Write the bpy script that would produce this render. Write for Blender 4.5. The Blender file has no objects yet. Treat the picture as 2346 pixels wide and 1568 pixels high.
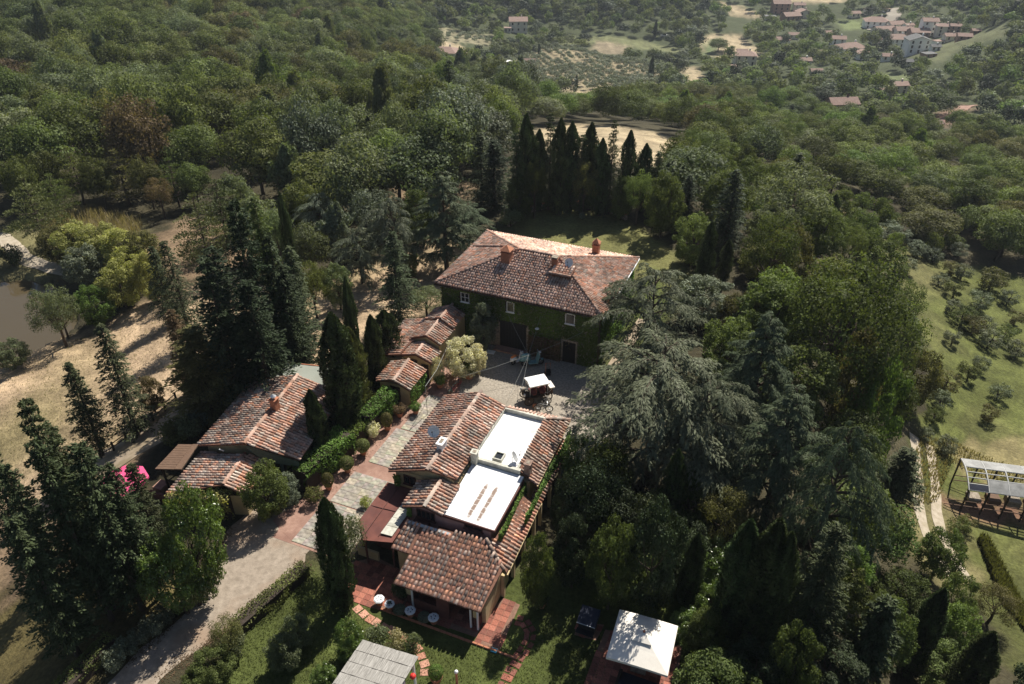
import bpy, math, random
import numpy as np
from mathutils import Vector, Matrix, Quaternion

random.seed(11)
rng = np.random.default_rng(11)
scene = bpy.context.scene
col = scene.collection

# ------------------------------------------------------------------ camera
F_PX, PITCH, CAM_Z, CX, CY = 1790.0, math.radians(33.5), 41.0, 1173.0, 784.0   # measured on a 2346 px wide view
cam_d = bpy.data.cameras.new('camera')
cam = bpy.data.objects.new('camera', cam_d)
col.objects.link(cam)
cam.location = (0, 0, CAM_Z)
cam.rotation_euler = (math.radians(90) - PITCH, 0, 0)
cam_d.sensor_width = 36
cam_d.lens = 36 * F_PX / 2346
cam_d.clip_end = 9000
scene.camera = cam

# ------------------------------------------------------------------ sky, sun, exposure
SUN_AZ, SUN_EL = math.radians(32), math.radians(51)
world = bpy.data.worlds.new('World')
scene.world = world
world.use_nodes = True
wn = world.node_tree.nodes
sky = wn.new('ShaderNodeTexSky')
sky.sky_type = 'NISHITA'
sky.sun_disc = False
sky.sun_elevation = SUN_EL
sky.sun_rotation = SUN_AZ
wn['Background'].inputs['Strength'].default_value = 0.05
world.node_tree.links.new(sky.outputs[0], wn['Background'].inputs[0])
sun_d = bpy.data.lights.new('sun', 'SUN')
sun_d.energy = 5.0
sun_d.angle = math.radians(0.5)
sun_d.color = (1.0, 0.945, 0.84)
sun = bpy.data.objects.new('sun', sun_d)
col.objects.link(sun)
sdir = Vector((math.sin(SUN_AZ) * math.cos(SUN_EL), math.cos(SUN_AZ) * math.cos(SUN_EL), math.sin(SUN_EL)))
sun.rotation_euler = sdir.to_track_quat('Z', 'Y').to_euler()
scene.view_settings.view_transform = 'Standard'
scene.view_settings.look = 'None'
scene.view_settings.gamma = 1.0
scene.view_settings.exposure = 0.65
try:
    scene.view_settings.use_curve_mapping = False
except Exception:
    pass
scene.cycles.max_bounces = 6
scene.cycles.diffuse_bounces = 3
scene.cycles.transmission_bounces = 4
scene.cycles.volume_bounces = 0

# ------------------------------------------------------------------ frames of reference
AZ = math.radians(22.4)                      # the farm's long axis against the view direction
UX, UY = math.cos(AZ), -math.sin(AZ)
VX, VY = math.sin(AZ), math.cos(AZ)
def W(u, v, z=0.0):
    return Vector((u * UX + v * VX, u * UY + v * VY, z))
def to_uv(x, y):
    return x * UX + y * UY, x * VX + y * VY

# ------------------------------------------------------------------ mesh helpers
def new_mesh(name, V, F, tint=None, mat=None, smooth=False):
    V = np.asarray(V, dtype=np.float32).reshape(-1, 3)
    F = np.asarray(F, dtype=np.int32)
    me = bpy.data.meshes.new(name)
    me.vertices.add(len(V))
    me.vertices.foreach_set('co', V.ravel())
    k = F.shape[1]
    me.loops.add(F.size)
    me.loops.foreach_set('vertex_index', F.ravel())
    me.polygons.add(len(F))
    me.polygons.foreach_set('loop_start', np.arange(0, F.size, k, dtype=np.int32))
    if tint is not None:
        a = me.attributes.new('tint', 'FLOAT_COLOR', 'POINT')
        c = np.ones((len(V), 4), dtype=np.float32)
        c[:, :3] = tint
        a.data.foreach_set('color', c.ravel())
    if mat is not None:
        for m in (mat if isinstance(mat, (list, tuple)) else [mat]):
            me.materials.append(m)
    me.update(calc_edges=True)
    if smooth:
        me.polygons.foreach_set('use_smooth', [True] * len(me.polygons))
    return me

def link(name, me, parent=None):
    o = bpy.data.objects.new(name, me)
    col.objects.link(o)
    if parent is not None:
        o.parent = parent
    return o

def tag(o, label=None, cat=None, group=None, kind=None):
    if label: o['label'] = label
    if cat: o['category'] = cat
    if group: o['group'] = group
    if kind: o['kind'] = kind
    return o

def thing(name, label, cat, loc, rz=0.0, group=None):
    o = bpy.data.objects.new(name, None)
    o.empty_display_size = 0.3
    col.objects.link(o)
    o.location = loc
    o.rotation_euler = (0, 0, rz)
    return tag(o, label, cat, group)

def copy_tree(o, parent=None):
    c = o.copy()
    col.objects.link(c)
    c.parent = parent
    for ch in o.children:
        copy_tree(ch, c)
    return c

class MB:
    """collects simple solids (mixed faces) for one object"""
    def __init__(self, off=(0, 0, 0)):
        self.V, self.F, self.off = [], [], Vector(off)
    def add(self, vs, fs):
        n = len(self.V)
        self.V += [tuple(Vector(v) - self.off) for v in vs]
        self.F += [tuple(i + n for i in f) for f in fs]
        return self
    def box(self, x0, x1, y0, y1, z0, z1):
        v = [(x, y, z) for z in (z0, z1) for y in (y0, y1) for x in (x0, x1)]
        return self.add(v, [(0, 2, 3, 1), (4, 5, 7, 6), (0, 1, 5, 4), (2, 6, 7, 3), (0, 4, 6, 2), (1, 3, 7, 5)])
    def slab(self, top, t):
        """closed slab under a polygon given counter clockwise from above"""
        n = len(top)
        v = [tuple(p) for p in top] + [(p[0], p[1], p[2] - t) for p in top]
        f = [tuple(range(n)), tuple(range(2 * n - 1, n - 1, -1))]
        f += [(i, i + n, (i + 1) % n + n, (i + 1) % n) for i in range(n)]
        return self.add(v, f)
    def tube(self, pts, rad, n=6, cap=True):
        pts = [Vector(p) for p in pts]
        rad = rad if isinstance(rad, (list, tuple)) else [rad] * len(pts)
        vs, fs = [], []
        for i, p in enumerate(pts):
            d = (pts[min(i + 1, len(pts) - 1)] - pts[max(i - 1, 0)]).normalized()
            a = d.orthogonal().normalized() if abs(d.z) < 0.98 else Vector((1, 0, 0))
            a = (a - d * a.dot(d)).normalized()
            b = d.cross(a)
            for k in range(n):
                t = 2 * math.pi * k / n
                vs.append(p + (a * math.cos(t) + b * math.sin(t)) * rad[i])
        for i in range(len(pts) - 1):
            for k in range(n):
                k2 = (k + 1) % n
                fs.append((i * n + k, i * n + k2, (i + 1) * n + k2, (i + 1) * n + k))
        if cap:
            fs.append(tuple(range(n - 1, -1, -1)))
            fs.append(tuple(range((len(pts) - 1) * n, len(pts) * n)))
        return self.add(vs, fs)
    def lathe(self, c, prof, n=16):
        """prof: (radius, z) pairs from bottom to top"""
        vs = [(c[0] + r * math.cos(2 * math.pi * k / n), c[1] + r * math.sin(2 * math.pi * k / n), c[2] + z) for r, z in prof for k in range(n)]
        fs = [(i * n + k, i * n + (k + 1) % n, (i + 1) * n + (k + 1) % n, (i + 1) * n + k) for i in range(len(prof) - 1) for k in range(n)]
        fs.append(tuple(range(n - 1, -1, -1)))
        fs.append(tuple(range((len(prof) - 1) * n, len(prof) * n)))
        return self.add(vs, fs)
    def torus(self, c, R, r, axis, n=20, m=6):
        ax = Vector(axis).normalized(); a = ax.orthogonal().normalized(); b = ax.cross(a)
        vs, fs = [], []
        for i in range(n):
            t = 2 * math.pi * i / n
            d = a * math.cos(t) + b * math.sin(t)
            for k in range(m):
                s = 2 * math.pi * k / m
                vs.append(Vector(c) + d * (R + r * math.cos(s)) + ax * (r * math.sin(s)))
        for i in range(n):
            for k in range(m):
                i2, k2 = (i + 1) % n, (k + 1) % m
                fs.append((i * m + k, i2 * m + k, i2 * m + k2, i * m + k2))
        return self.add(vs, fs)
    def mesh(self, name, mat=None, smooth=False):
        me = bpy.data.meshes.new(name)
        me.from_pydata(self.V, [], self.F)
        if mat: me.materials.append(mat)
        me.update()
        if smooth: me.polygons.foreach_set('use_smooth', [True] * len(me.polygons))
        return me
    def build(self, name, mat=None, parent=None, smooth=False):
        return link(name, self.mesh(name, mat, smooth), parent)

# ------------------------------------------------------------------ materials
def nodes_of(name):
    m = bpy.data.materials.new(name)
    m.use_nodes = True
    return m, m.node_tree.nodes, m.node_tree.links

def noise_mat(name, c1, c2, scale=4.0, rough=0.85, detail=6, bump=0.0, bscale=30.0, c3=None, scale3=0.6, metallic=0.0, spec=0.3, coord='Object', stretch=None):
    """two colours mottled by noise, an optional third in larger patches, fine relief"""
    m, n, l = nodes_of(name)
    b = n['Principled BSDF']
    b.inputs['Roughness'].default_value = rough
    b.inputs['Metallic'].default_value = metallic
    b.inputs['Specular IOR Level'].default_value = spec
    tc = n.new('ShaderNodeTexCoord')
    src = tc.outputs[coord]
    if stretch:
        mp = n.new('ShaderNodeMapping'); mp.inputs['Scale'].default_value = stretch
        l.new(src, mp.inputs[0]); src = mp.outputs[0]
    nz = n.new('ShaderNodeTexNoise'); nz.inputs['Scale'].default_value = scale; nz.inputs['Detail'].default_value = detail; nz.inputs['Roughness'].default_value = 0.65
    l.new(src, nz.inputs['Vector'])
    r = n.new('ShaderNodeValToRGB'); r.color_ramp.elements[0].position = 0.35; r.color_ramp.elements[1].position = 0.66
    r.color_ramp.elements[0].color = (*c1, 1); r.color_ramp.elements[1].color = (*c2, 1)
    l.new(nz.outputs['Fac'], r.inputs[0])
    out = r.outputs[0]
    if c3:
        n3 = n.new('ShaderNodeTexNoise'); n3.inputs['Scale'].default_value = scale3; n3.inputs['Detail'].default_value = 4
        l.new(src, n3.inputs['Vector'])
        r3 = n.new('ShaderNodeValToRGB'); r3.color_ramp.elements[0].position = 0.5; r3.color_ramp.elements[1].position = 0.68
        l.new(n3.outputs['Fac'], r3.inputs[0])
        mx = n.new('ShaderNodeMixRGB'); mx.inputs[2].default_value = (*c3, 1)
        l.new(r3.outputs[0], mx.inputs[0]); l.new(out, mx.inputs[1]); out = mx.outputs[0]
    l.new(out, b.inputs['Base Color'])
    if bump:
        nb = n.new('ShaderNodeTexNoise'); nb.inputs['Scale'].default_value = bscale; nb.inputs['Detail'].default_value = 4
        l.new(src, nb.inputs['Vector'])
        bp = n.new('ShaderNodeBump'); bp.inputs['Strength'].default_value = bump; bp.inputs['Distance'].default_value = 0.05
        l.new(nb.outputs['Fac'], bp.inputs['Height']); l.new(bp.outputs[0], b.inputs['Normal'])
    return m

def tint_mat(name, base, rough=0.8, var=0.25, noise=0.35, nscale=9.0, spec=0.2, weather=0.0):
    """colour attribute of the mesh, times a base colour, times grain"""
    m, n, l = nodes_of(name)
    b = n['Principled BSDF']; b.inputs['Roughness'].default_value = rough; b.inputs['Specular IOR Level'].default_value = spec
    at = n.new('ShaderNodeAttribute'); at.attribute_name = 'tint'
    tc = n.new('ShaderNodeTexCoord')
    nz = n.new('ShaderNodeTexNoise'); nz.inputs['Scale'].default_value = nscale; nz.inputs['Detail'].default_value = 5
    l.new(tc.outputs['Object'], nz.inputs['Vector'])
    mr = n.new('ShaderNodeMapRange'); mr.inputs[1].default_value = 0.3; mr.inputs[2].default_value = 0.7
    mr.inputs[3].default_value = 1 - noise; mr.inputs[4].default_value = 1 + noise
    l.new(nz.outputs['Fac'], mr.inputs[0])
    if weather:
        ge = n.new('ShaderNodeNewGeometry'); nw = n.new('ShaderNodeTexNoise'); nw.inputs['Scale'].default_value = 0.55; nw.inputs['Detail'].default_value = 6; nw.inputs['Roughness'].default_value = .7
        l.new(ge.outputs['Position'], nw.inputs['Vector'])
        mw = n.new('ShaderNodeMapRange'); mw.inputs[1].default_value = .32; mw.inputs[2].default_value = .68; mw.inputs[3].default_value = 1 - weather; mw.inputs[4].default_value = 1 + weather
        l.new(nw.outputs['Fac'], mw.inputs[0])
        mq = n.new('ShaderNodeMath'); mq.operation = 'MULTIPLY'; l.new(mr.outputs[0], mq.inputs[0]); l.new(mw.outputs[0], mq.inputs[1]); mr = mq
    oi = n.new('ShaderNodeObjectInfo')
    m2 = n.new('ShaderNodeMapRange'); m2.inputs[3].default_value = 1 - var; m2.inputs[4].default_value = 1 + var
    l.new(oi.outputs['Random'], m2.inputs[0])
    mm = n.new('ShaderNodeMath'); mm.operation = 'MULTIPLY'
    l.new(mr.outputs[0], mm.inputs[0]); l.new(m2.outputs[0], mm.inputs[1])
    x1 = n.new('ShaderNodeMixRGB'); x1.blend_type = 'MULTIPLY'; x1.inputs[0].default_value = 1; x1.inputs[2].default_value = (*base, 1)
    l.new(at.outputs['Color'], x1.inputs[1])
    x2 = n.new('ShaderNodeMixRGB'); x2.blend_type = 'MULTIPLY'; x2.inputs[0].default_value = 1
    l.new(x1.outputs[0], x2.inputs[1]); l.new(mm.outputs[0], x2.inputs[2])
    l.new(x2.outputs[0], b.inputs['Base Color'])
    return m

def leaf_mat(name, base, trans=0.36, var=0.22, hue=0.02, rough=0.6, spec=0.12):
    m, n, l = nodes_of(name)
    b = n['Principled BSDF']; b.inputs['Roughness'].default_value = rough; b.inputs['Specular IOR Level'].default_value = spec
    at = n.new('ShaderNodeAttribute'); at.attribute_name = 'tint'
    oi = n.new('ShaderNodeObjectInfo')
    x1 = n.new('ShaderNodeMixRGB'); x1.blend_type = 'MULTIPLY'; x1.inputs[0].default_value = 1; x1.inputs[2].default_value = (*base, 1)
    l.new(at.outputs['Color'], x1.inputs[1])
    hs = n.new('ShaderNodeHueSaturation')
    mh = n.new('ShaderNodeMapRange'); mh.inputs[3].default_value = 0.5 - hue; mh.inputs[4].default_value = 0.5 + hue
    l.new(oi.outputs['Random'], mh.inputs[0]); l.new(mh.outputs[0], hs.inputs['Hue'])
    sc = n.new('ShaderNodeMath'); sc.operation = 'MULTIPLY'; sc.inputs[1].default_value = 7.31
    l.new(oi.outputs['Random'], sc.inputs[0])
    fr = n.new('ShaderNodeMath'); fr.operation = 'FRACT'; l.new(sc.outputs[0], fr.inputs[0])
    mv = n.new('ShaderNodeMapRange'); mv.inputs[3].default_value = 1 - var; mv.inputs[4].default_value = 1 + var
    l.new(fr.outputs[0], mv.inputs[0]); l.new(mv.outputs[0], hs.inputs['Value'])
    l.new(x1.outputs[0], hs.inputs['Color'])
    l.new(hs.outputs[0], b.inputs['Base Color'])
    if trans > 0:
        t = n.new('ShaderNodeBsdfTranslucent')
        g = n.new('ShaderNodeMixRGB'); g.blend_type = 'MULTIPLY'; g.inputs[0].default_value = 1; g.inputs[2].default_value = (1.25, 1.3, 0.6, 1)
        l.new(hs.outputs[0], g.inputs[1]); l.new(g.outputs[0], t.inputs[0])
        mx = n.new('ShaderNodeMixShader'); mx.inputs[0].default_value = trans
        l.new(b.outputs[0], mx.inputs[1]); l.new(t.outputs[0], mx.inputs[2])
        l.new(mx.outputs[0], n['Material Output'].inputs[0])
    return m

M = {}
M['tile'] = tint_mat('roof_tile_clay', (1.42, 1.38, 1.36), 0.85, 0.15, 0.35, 9.0, 0.2, 0.42)
M['under'] = noise_mat('roof_under', (0.10, 0.05, 0.035), (0.19, 0.09, 0.06), 5)
M['ridge'] = tint_mat('ridge_clay', (1, 1, 1), 0.85, 0.25, 0.3, 5.0)
M['ochre'] = noise_mat('ochre_plaster', (0.46, 0.35, 0.19), (0.58, 0.46, 0.27), 1.5, 0.9, c3=(0.36, 0.28, 0.17), scale3=0.5)
M['pinkwall'] = noise_mat('pink_plaster', (0.36, 0.20, 0.18), (0.45, 0.27, 0.24), 1.5, 0.9)
M['stone'] = noise_mat('rubble_stone', (0.16, 0.13, 0.10), (0.36, 0.31, 0.25), 5, 0.95, bump=0.6, bscale=6)
M['sootbrick'] = noise_mat('weathered_chimney', (0.17, 0.10, 0.075), (0.30, 0.22, 0.18), 5, 0.95)
M['brick'] = noise_mat('chimney_brick', (0.33, 0.13, 0.075), (0.45, 0.20, 0.12), 6, 0.9)
M['greenwall'] = noise_mat('green_boards', (0.06, 0.09, 0.075), (0.085, 0.12, 0.10), 3, 0.8)
M['white_deck'] = noise_mat('white_coating', (0.70, 0.70, 0.71), (0.80, 0.80, 0.80), 1.2, 0.7, c3=(0.52, 0.50, 0.46), scale3=0.5)
M['white_rust'] = None
M['grey_metal'] = noise_mat('galvanised', (0.36, 0.37, 0.38), (0.46, 0.47, 0.48), 3, 0.5, metallic=0.3)
M['white_paint'] = noise_mat('white_paint', (0.70, 0.70, 0.69), (0.80, 0.80, 0.79), 6, 0.5)
M['grey_sheet'] = noise_mat('grey_roof_sheet', (0.22, 0.24, 0.21), (0.30, 0.31, 0.27), 0.7, 0.7, c3=(0.17, 0.18, 0.15), scale3=0.35)
M['rust'] = noise_mat('rusty_red_sheet', (0.12, 0.042, 0.032), (0.17, 0.06, 0.045), 1.5, 0.75, c3=(0.10, 0.036, 0.03), scale3=0.6)
M['rustpaint'] = noise_mat('red_brown_paint', (0.085, 0.035, 0.03), (0.13, 0.055, 0.045), 3, 0.8)
M['clear'] = noise_mat('old_translucent_sheet', (0.40, 0.39, 0.33), (0.55, 0.54, 0.47), 5, 0.6, c3=(0.30, 0.29, 0.24), scale3=1.5)
M['oldframe'] = noise_mat('weathered_grey_frame', (0.36, 0.36, 0.35), (0.48, 0.48, 0.47), 4, 0.7)
M['oldsheet'] = noise_mat('weathered_grey_sheet', (0.22, 0.22, 0.215), (0.33, 0.33, 0.32), 1.5, 0.6, c3=(.17, .17, .165), scale3=.8)
M['wood'] = noise_mat('weathered_wood', (0.10, 0.06, 0.04), (0.17, 0.105, 0.07), 3, 0.85, stretch=(1, 9, 4))
M['darkwood'] = noise_mat('dark_wood', (0.028, 0.02, 0.015), (0.05, 0.036, 0.026), 5, 0.8)
M['greywood'] = noise_mat('grey_reed', (0.17, 0.16, 0.145), (0.42, 0.40, 0.37), 5, 0.9, stretch=(5, 0.35, 1), c3=(0.30, 0.285, 0.26), scale3=0.8, bump=.5, bscale=9)
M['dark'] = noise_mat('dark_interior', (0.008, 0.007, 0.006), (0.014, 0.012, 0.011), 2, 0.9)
M['pane'] = noise_mat('window_glass', (0.012, 0.014, 0.016), (0.03, 0.033, 0.036), 1, 0.12, spec=0.6)
M['terra'] = noise_mat('terracotta_pot', (0.36, 0.15, 0.085), (0.46, 0.21, 0.125), 5, 0.85)
M['terra_floor'] = noise_mat('terracotta_floor', (0.25, 0.145, 0.11), (0.33, 0.205, 0.16), 2.5, 0.9, c3=(0.2, 0.11, 0.085), scale3=0.5)
M['terra_joint'] = noise_mat('terracotta_joint', (0.16, 0.09, 0.065), (0.24, 0.14, 0.10), 4, 0.95)
M['redtile'] = tint_mat('red_paving_tile', (1, 1, 1), 0.8, 0.22, 0.3, 4.0)
M['slab'] = tint_mat('paving_slab', (.82, .80, .77), 0.9, 0.10, 0.45, 2.2)
M['joint'] = noise_mat('mortar_joint', (0.22, 0.195, 0.16), (0.30, 0.27, 0.225), 3, 0.95)
M['gravel'] = noise_mat('driveway_gravel', (0.21, 0.172, 0.135), (0.33, 0.275, 0.22), 2.2, 0.97, bump=0.35, bscale=14, c3=(0.26, 0.185, 0.13), scale3=0.22)
M['cobble'] = noise_mat('cobbled_court', (0.19, 0.165, 0.135), (0.39, 0.345, 0.285), 5.5, 0.95, bump=0.7, bscale=9, c3=(0.25, 0.22, 0.18), scale3=0.3)
M['track'] = noise_mat('dirt_track', (0.25, 0.195, 0.14), (0.36, 0.29, 0.215), 1.5, 0.97, c3=(0.2, 0.16, 0.10), scale3=0.4)
M['whitetrack'] = noise_mat('chalky_track', (0.30, 0.25, 0.185), (0.44, 0.38, 0.30), 1.8, 0.97, c3=(0.33, 0.28, 0.19), scale3=0.5)
M['bark'] = noise_mat('bark', (0.045, 0.033, 0.024), (0.10, 0.075, 0.055), 5, 0.95, stretch=(1, 1, 0.3))
M['palebark'] = noise_mat('pale_bark', (0.12, 0.10, 0.08), (0.22, 0.19, 0.155), 5, 0.95)
M['aqua'] = noise_mat('aqua_paint', (0.16, 0.30, 0.31), (0.21, 0.37, 0.38), 3, 0.35, spec=0.5)
M['orange'] = noise_mat('orange_paint', (0.50, 0.16, 0.05), (0.58, 0.20, 0.07), 3, 0.45)
M['black'] = noise_mat('black_paint', (0.012, 0.012, 0.013), (0.022, 0.022, 0.024), 5, 0.5)
M['chrome'] = noise_mat('bright_metal', (0.6, 0.6, 0.6), (0.72, 0.72, 0.72), 5, 0.3, metallic=0.8)
M['pink'] = noise_mat('pink_cloth', (0.52, 0.05, 0.15), (0.60, 0.08, 0.20), 2, 0.8)
M['cream'] = noise_mat('cream_canvas', (0.66, 0.62, 0.56), (0.74, 0.70, 0.64), 1.5, 0.85)
M['red'] = noise_mat('red_paper', (0.55, 0.03, 0.025), (0.62, 0.05, 0.04), 3, 0.6)
M['blue'] = noise_mat('blue_plastic', (0.02, 0.25, 0.42), (0.03, 0.30, 0.48), 3, 0.5)
M['navy'] = noise_mat('navy_cover', (0.010, 0.014, 0.028), (0.018, 0.022, 0.04), 3, 0.55)
M['darkred'] = noise_mat('maroon_cushion', (0.10, 0.03, 0.03), (0.15, 0.045, 0.045), 4, 0.8)
M['whitestone'] = noise_mat('white_ceramic', (0.62, 0.64, 0.66), (0.78, 0.79, 0.80), 6, 0.5)
M['cable'] = noise_mat('grey_cable', (0.20, 0.21, 0.20), (0.28, 0.29, 0.28), 5, 0.5)
M['farwall'] = noise_mat('far_cream_wall', (0.66, 0.60, 0.50), (0.74, 0.68, 0.58), 0.6, 0.9)
M['farwhite'] = noise_mat('far_white_wall', (0.80, 0.80, 0.77), (0.86, 0.86, 0.83), 0.6, 0.9)
M['farbrown'] = noise_mat('far_brown_wall', (0.25, 0.15, 0.11), (0.33, 0.21, 0.16), 0.6, 0.9)
M['farroof'] = noise_mat('far_tiled_roof', (0.21, 0.14, 0.115), (0.30, 0.21, 0.175), 1.4, 0.9)
M['fargrey'] = noise_mat('far_grey_roof', (0.10, 0.10, 0.10), (0.15, 0.15, 0.15), 1.4, 0.9)

# leaves (base colours in sunless daylight terms)
LEAF = {
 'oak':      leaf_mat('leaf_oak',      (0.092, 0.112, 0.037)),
 'mid':      leaf_mat('leaf_mid',      (0.125, 0.15, 0.052)),
 'greygreen':leaf_mat('leaf_greygreen',(0.135, 0.158, 0.084)),
 'silver':   leaf_mat('leaf_silver',   (0.138, 0.158, 0.108), 0.2),
 'fresh':    leaf_mat('leaf_fresh',    (0.125, 0.17, 0.046), 0.35),
 'lime':     leaf_mat('leaf_lime',     (0.3, 0.3, 0.105), 0.35),
 'olivegold':leaf_mat('leaf_olivegold',(0.122, 0.118, 0.046)),
 'brown':    leaf_mat('leaf_brown',    (0.13, 0.095, 0.055)),
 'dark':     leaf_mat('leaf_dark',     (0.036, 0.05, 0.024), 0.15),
 'cypress':  leaf_mat('leaf_cypress',  (0.058, 0.08, 0.032), 0.12, 0.15),
 'conifer':  leaf_mat('leaf_conifer',  (0.056, 0.07, 0.032), 0.12, 0.15),
 'pine':     leaf_mat('leaf_pine',     (0.105, 0.118, 0.048), 0.2),
 'cedar':    leaf_mat('leaf_cedar',    (0.13, 0.143, 0.088), 0.12, 0.12, 0.01, 0.6, 0.2),
 'cedargreen':leaf_mat('leaf_cedargreen',(0.085, 0.11, 0.062), 0.12, 0.12),
 'laurel':   leaf_mat('leaf_laurel',   (0.105, 0.155, 0.036), 0.3, 0.1, 0.01, 0.3, 0.5),
 'olive':    leaf_mat('leaf_olive',    (0.125, 0.14, 0.082), 0.2),
 'flower':   leaf_mat('leaf_flower',   (0.58, 0.55, 0.4), 0.3, 0.08),
 'hedge':    leaf_mat('leaf_hedge',    (0.105, 0.16, 0.036), 0.3, 0.08),
 'ivy':      leaf_mat('leaf_ivy',      (0.088, 0.135, 0.03), 0.25, 0.05),
 'box':      leaf_mat('leaf_box',      (0.105, 0.125, 0.04), 0.25, 0.1),
 'grass':    leaf_mat('leaf_grass',    (0.070, 0.082, 0.026), 0.3, 0.05),
 'grove':    leaf_mat('leaf_grove',    (0.165, 0.185, 0.135), 0.2, 0.12),
 'straw':    leaf_mat('leaf_straw',    (0.27, 0.235, 0.13), 0.3),
 'redflower':leaf_mat('leaf_redflower',(0.45, 0.06, 0.10), 0.3),
}
# ------------------------------------------------------------------ the lie of the land
def ray(X, Y):
    a = (np.asarray(X, float) - CX) / F_PX
    b = (np.asarray(Y, float) - CY) / F_PX
    c, s = math.cos(PITCH), math.sin(PITCH)
    return np.stack([a, c - b * s, -s - b * c], -1)
def at_z(X, Y, z):
    d = ray(X, Y)
    t = (np.asarray(z, float) - CAM_Z) / d[..., 2]
    return np.array([0, 0, CAM_Z]) + d * t[..., None]
def depth_of(p):
    return p[1] * math.cos(PITCH) - (p[2] - CAM_Z) * math.sin(PITCH)
def height_of(base, Ytop):
    """height of an upright thing standing at base whose top is seen at row Ytop"""
    c, s = math.cos(PITCH), math.sin(PITCH)
    k = (CY - Ytop) / F_PX
    y, zb = base[1], base[2] - CAM_Z
    # (y s + z c) = k (y c - z s)
    z = (k * y * c - y * s) / (c + k * s)
    return z - zb

CTRL = [(250,1040,-2.5),(100,950,-4.5),(0,1100,-5),(60,1250,-4),(100,1420,-3),(0,1568,-3.5),(330,700,-6.5),(0,840,-8),(80,700,-8.2),
 (180,760,-8),(0,650,-8),(200,640,-7.5),(20,560,-7),(330,540,-7),(50,420,-8),(250,480,-8),(600,560,-4),(700,800,-1),(600,420,-8),
 (0,300,-12),(250,300,-14),(500,300,-16),(700,420,-8),(850,420,-6),(800,250,-22),(950,350,-8),(1050,450,-2),(0,150,-16),(0,20,-20),
 (300,150,-20),(300,20,-24),(600,150,-26),(600,20,-30),(800,100,-36),(800,10,-40),(950,180,-45),(900,40,-58),(1000,250,-34),
 (1150,350,-6),(1300,460,-1),(1150,250,-30),(1400,340,-11),(1250,280,-22),(1500,400,-6),(1100,150,-68),(1300,240,-52),(1300,180,-68),
 (1300,120,-72),(1200,60,-72),(1150,5,-62),(1500,180,-68),(1500,100,-74),(1500,10,-66),(1700,230,-55),(1700,120,-72),(1700,20,-70),
 (1600,300,-25),(1600,420,-8),(1700,600,-3),(1800,350,-24),(1800,250,-50),(2000,300,-42),(2000,200,-58),(2000,100,-70),(2000,20,-66),
 (2200,100,-64),(2340,20,-40),(2200,200,-55),(2340,150,-50),(2100,400,-26),(2300,300,-44),(2340,420,-32),(1900,500,-12),(2000,600,-13),
 (2200,600,-17),(2340,600,-19),(2340,760,-18),(2150,800,-14),(2300,1000,-15),(2150,1000,-13.5),(2120,1180,-12),(2330,1150,-14),
 (2200,1320,-12),(2330,1400,-13),(1900,850,-6),(1900,1100,-6),(1800,1000,-4),(2000,1200,-9),(2000,1400,-8),(2000,1560,-7),
 (2330,1560,-11),(1800,1300,-4),(1800,1560,-3),(1650,1200,-1),(700,1400,0),(1100,1500,0),(1100,800,0),(1300,600,0),(450,1500,-.5)]
_c = np.array(CTRL, float)
_p = at_z(_c[:, 0], _c[:, 1], _c[:, 2])
_extra = [(a, r, z) for a in (-58, -42, -28, -14, 0, 14, 28, 42, 58) for r, z in ((1100, -30), (2600, -10))]
_extra += [(a, r, z) for a in (-58, 58) for r, z in ((10, -2), (40, -5), (110, -12), (300, -30))] + [(a, 10, 0) for a in (-30, 0, 30)]
_e = np.array([(r * math.sin(math.radians(a)), r * math.cos(math.radians(a)), z) for a, r, z in _extra])
_p = np.vstack([_p, _e])
LIM = math.radians(60)
def _q(x, y):
    r = np.sqrt(x * x + y * y)
    return np.stack([np.clip(np.arctan2(x, y), -LIM, LIM) * 1.5, np.log(np.clip(r, 8, 3500))], -1)
def _phi(d2):
    return 0.5 * d2 * np.log(d2 + 1e-9)
_Q = _q(_p[:, 0], _p[:, 1])
_n = len(_Q)
_K = _phi(((_Q[:, None] - _Q[None]) ** 2).sum(-1)) + np.eye(_n) * 0.004
_A = np.zeros((_n + 3, _n + 3)); _A[:_n, :_n] = _K; _A[:_n, _n] = 1; _A[:_n, _n + 1:] = _Q; _A[_n, :_n] = 1; _A[_n + 1:, :_n] = _Q.T
_w = np.linalg.solve(_A, np.concatenate([_p[:, 2], [0, 0, 0]]))

def in_poly(x, y, poly):
    x = np.asarray(x, float); y = np.asarray(y, float)
    r = np.zeros(x.shape, bool)
    n = len(poly)
    for i in range(n):
        x1, y1 = poly[i]; x2, y2 = poly[(i + 1) % n]
        if y1 == y2: continue
        c = ((y1 > y) != (y2 > y)) & (x < (x2 - x1) * (y - y1) / (y2 - y1) + x1)
        r ^= c
    return r
def dist_poly(x, y, poly):
    """signed distance, negative inside"""
    d = np.full(np.shape(x), 1e9)
    n = len(poly)
    for i in range(n):
        ax, ay = poly[i]; bx, by = poly[(i + 1) % n]
        ex, ey = bx - ax, by - ay
        t = np.clip(((x - ax) * ex + (y - ay) * ey) / (ex * ex + ey * ey + 1e-12), 0, 1)
        d = np.minimum(d, np.hypot(x - ax - t * ex, y - ay - t * ey))
    return np.where(in_poly(x, y, poly), -d, d)

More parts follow.
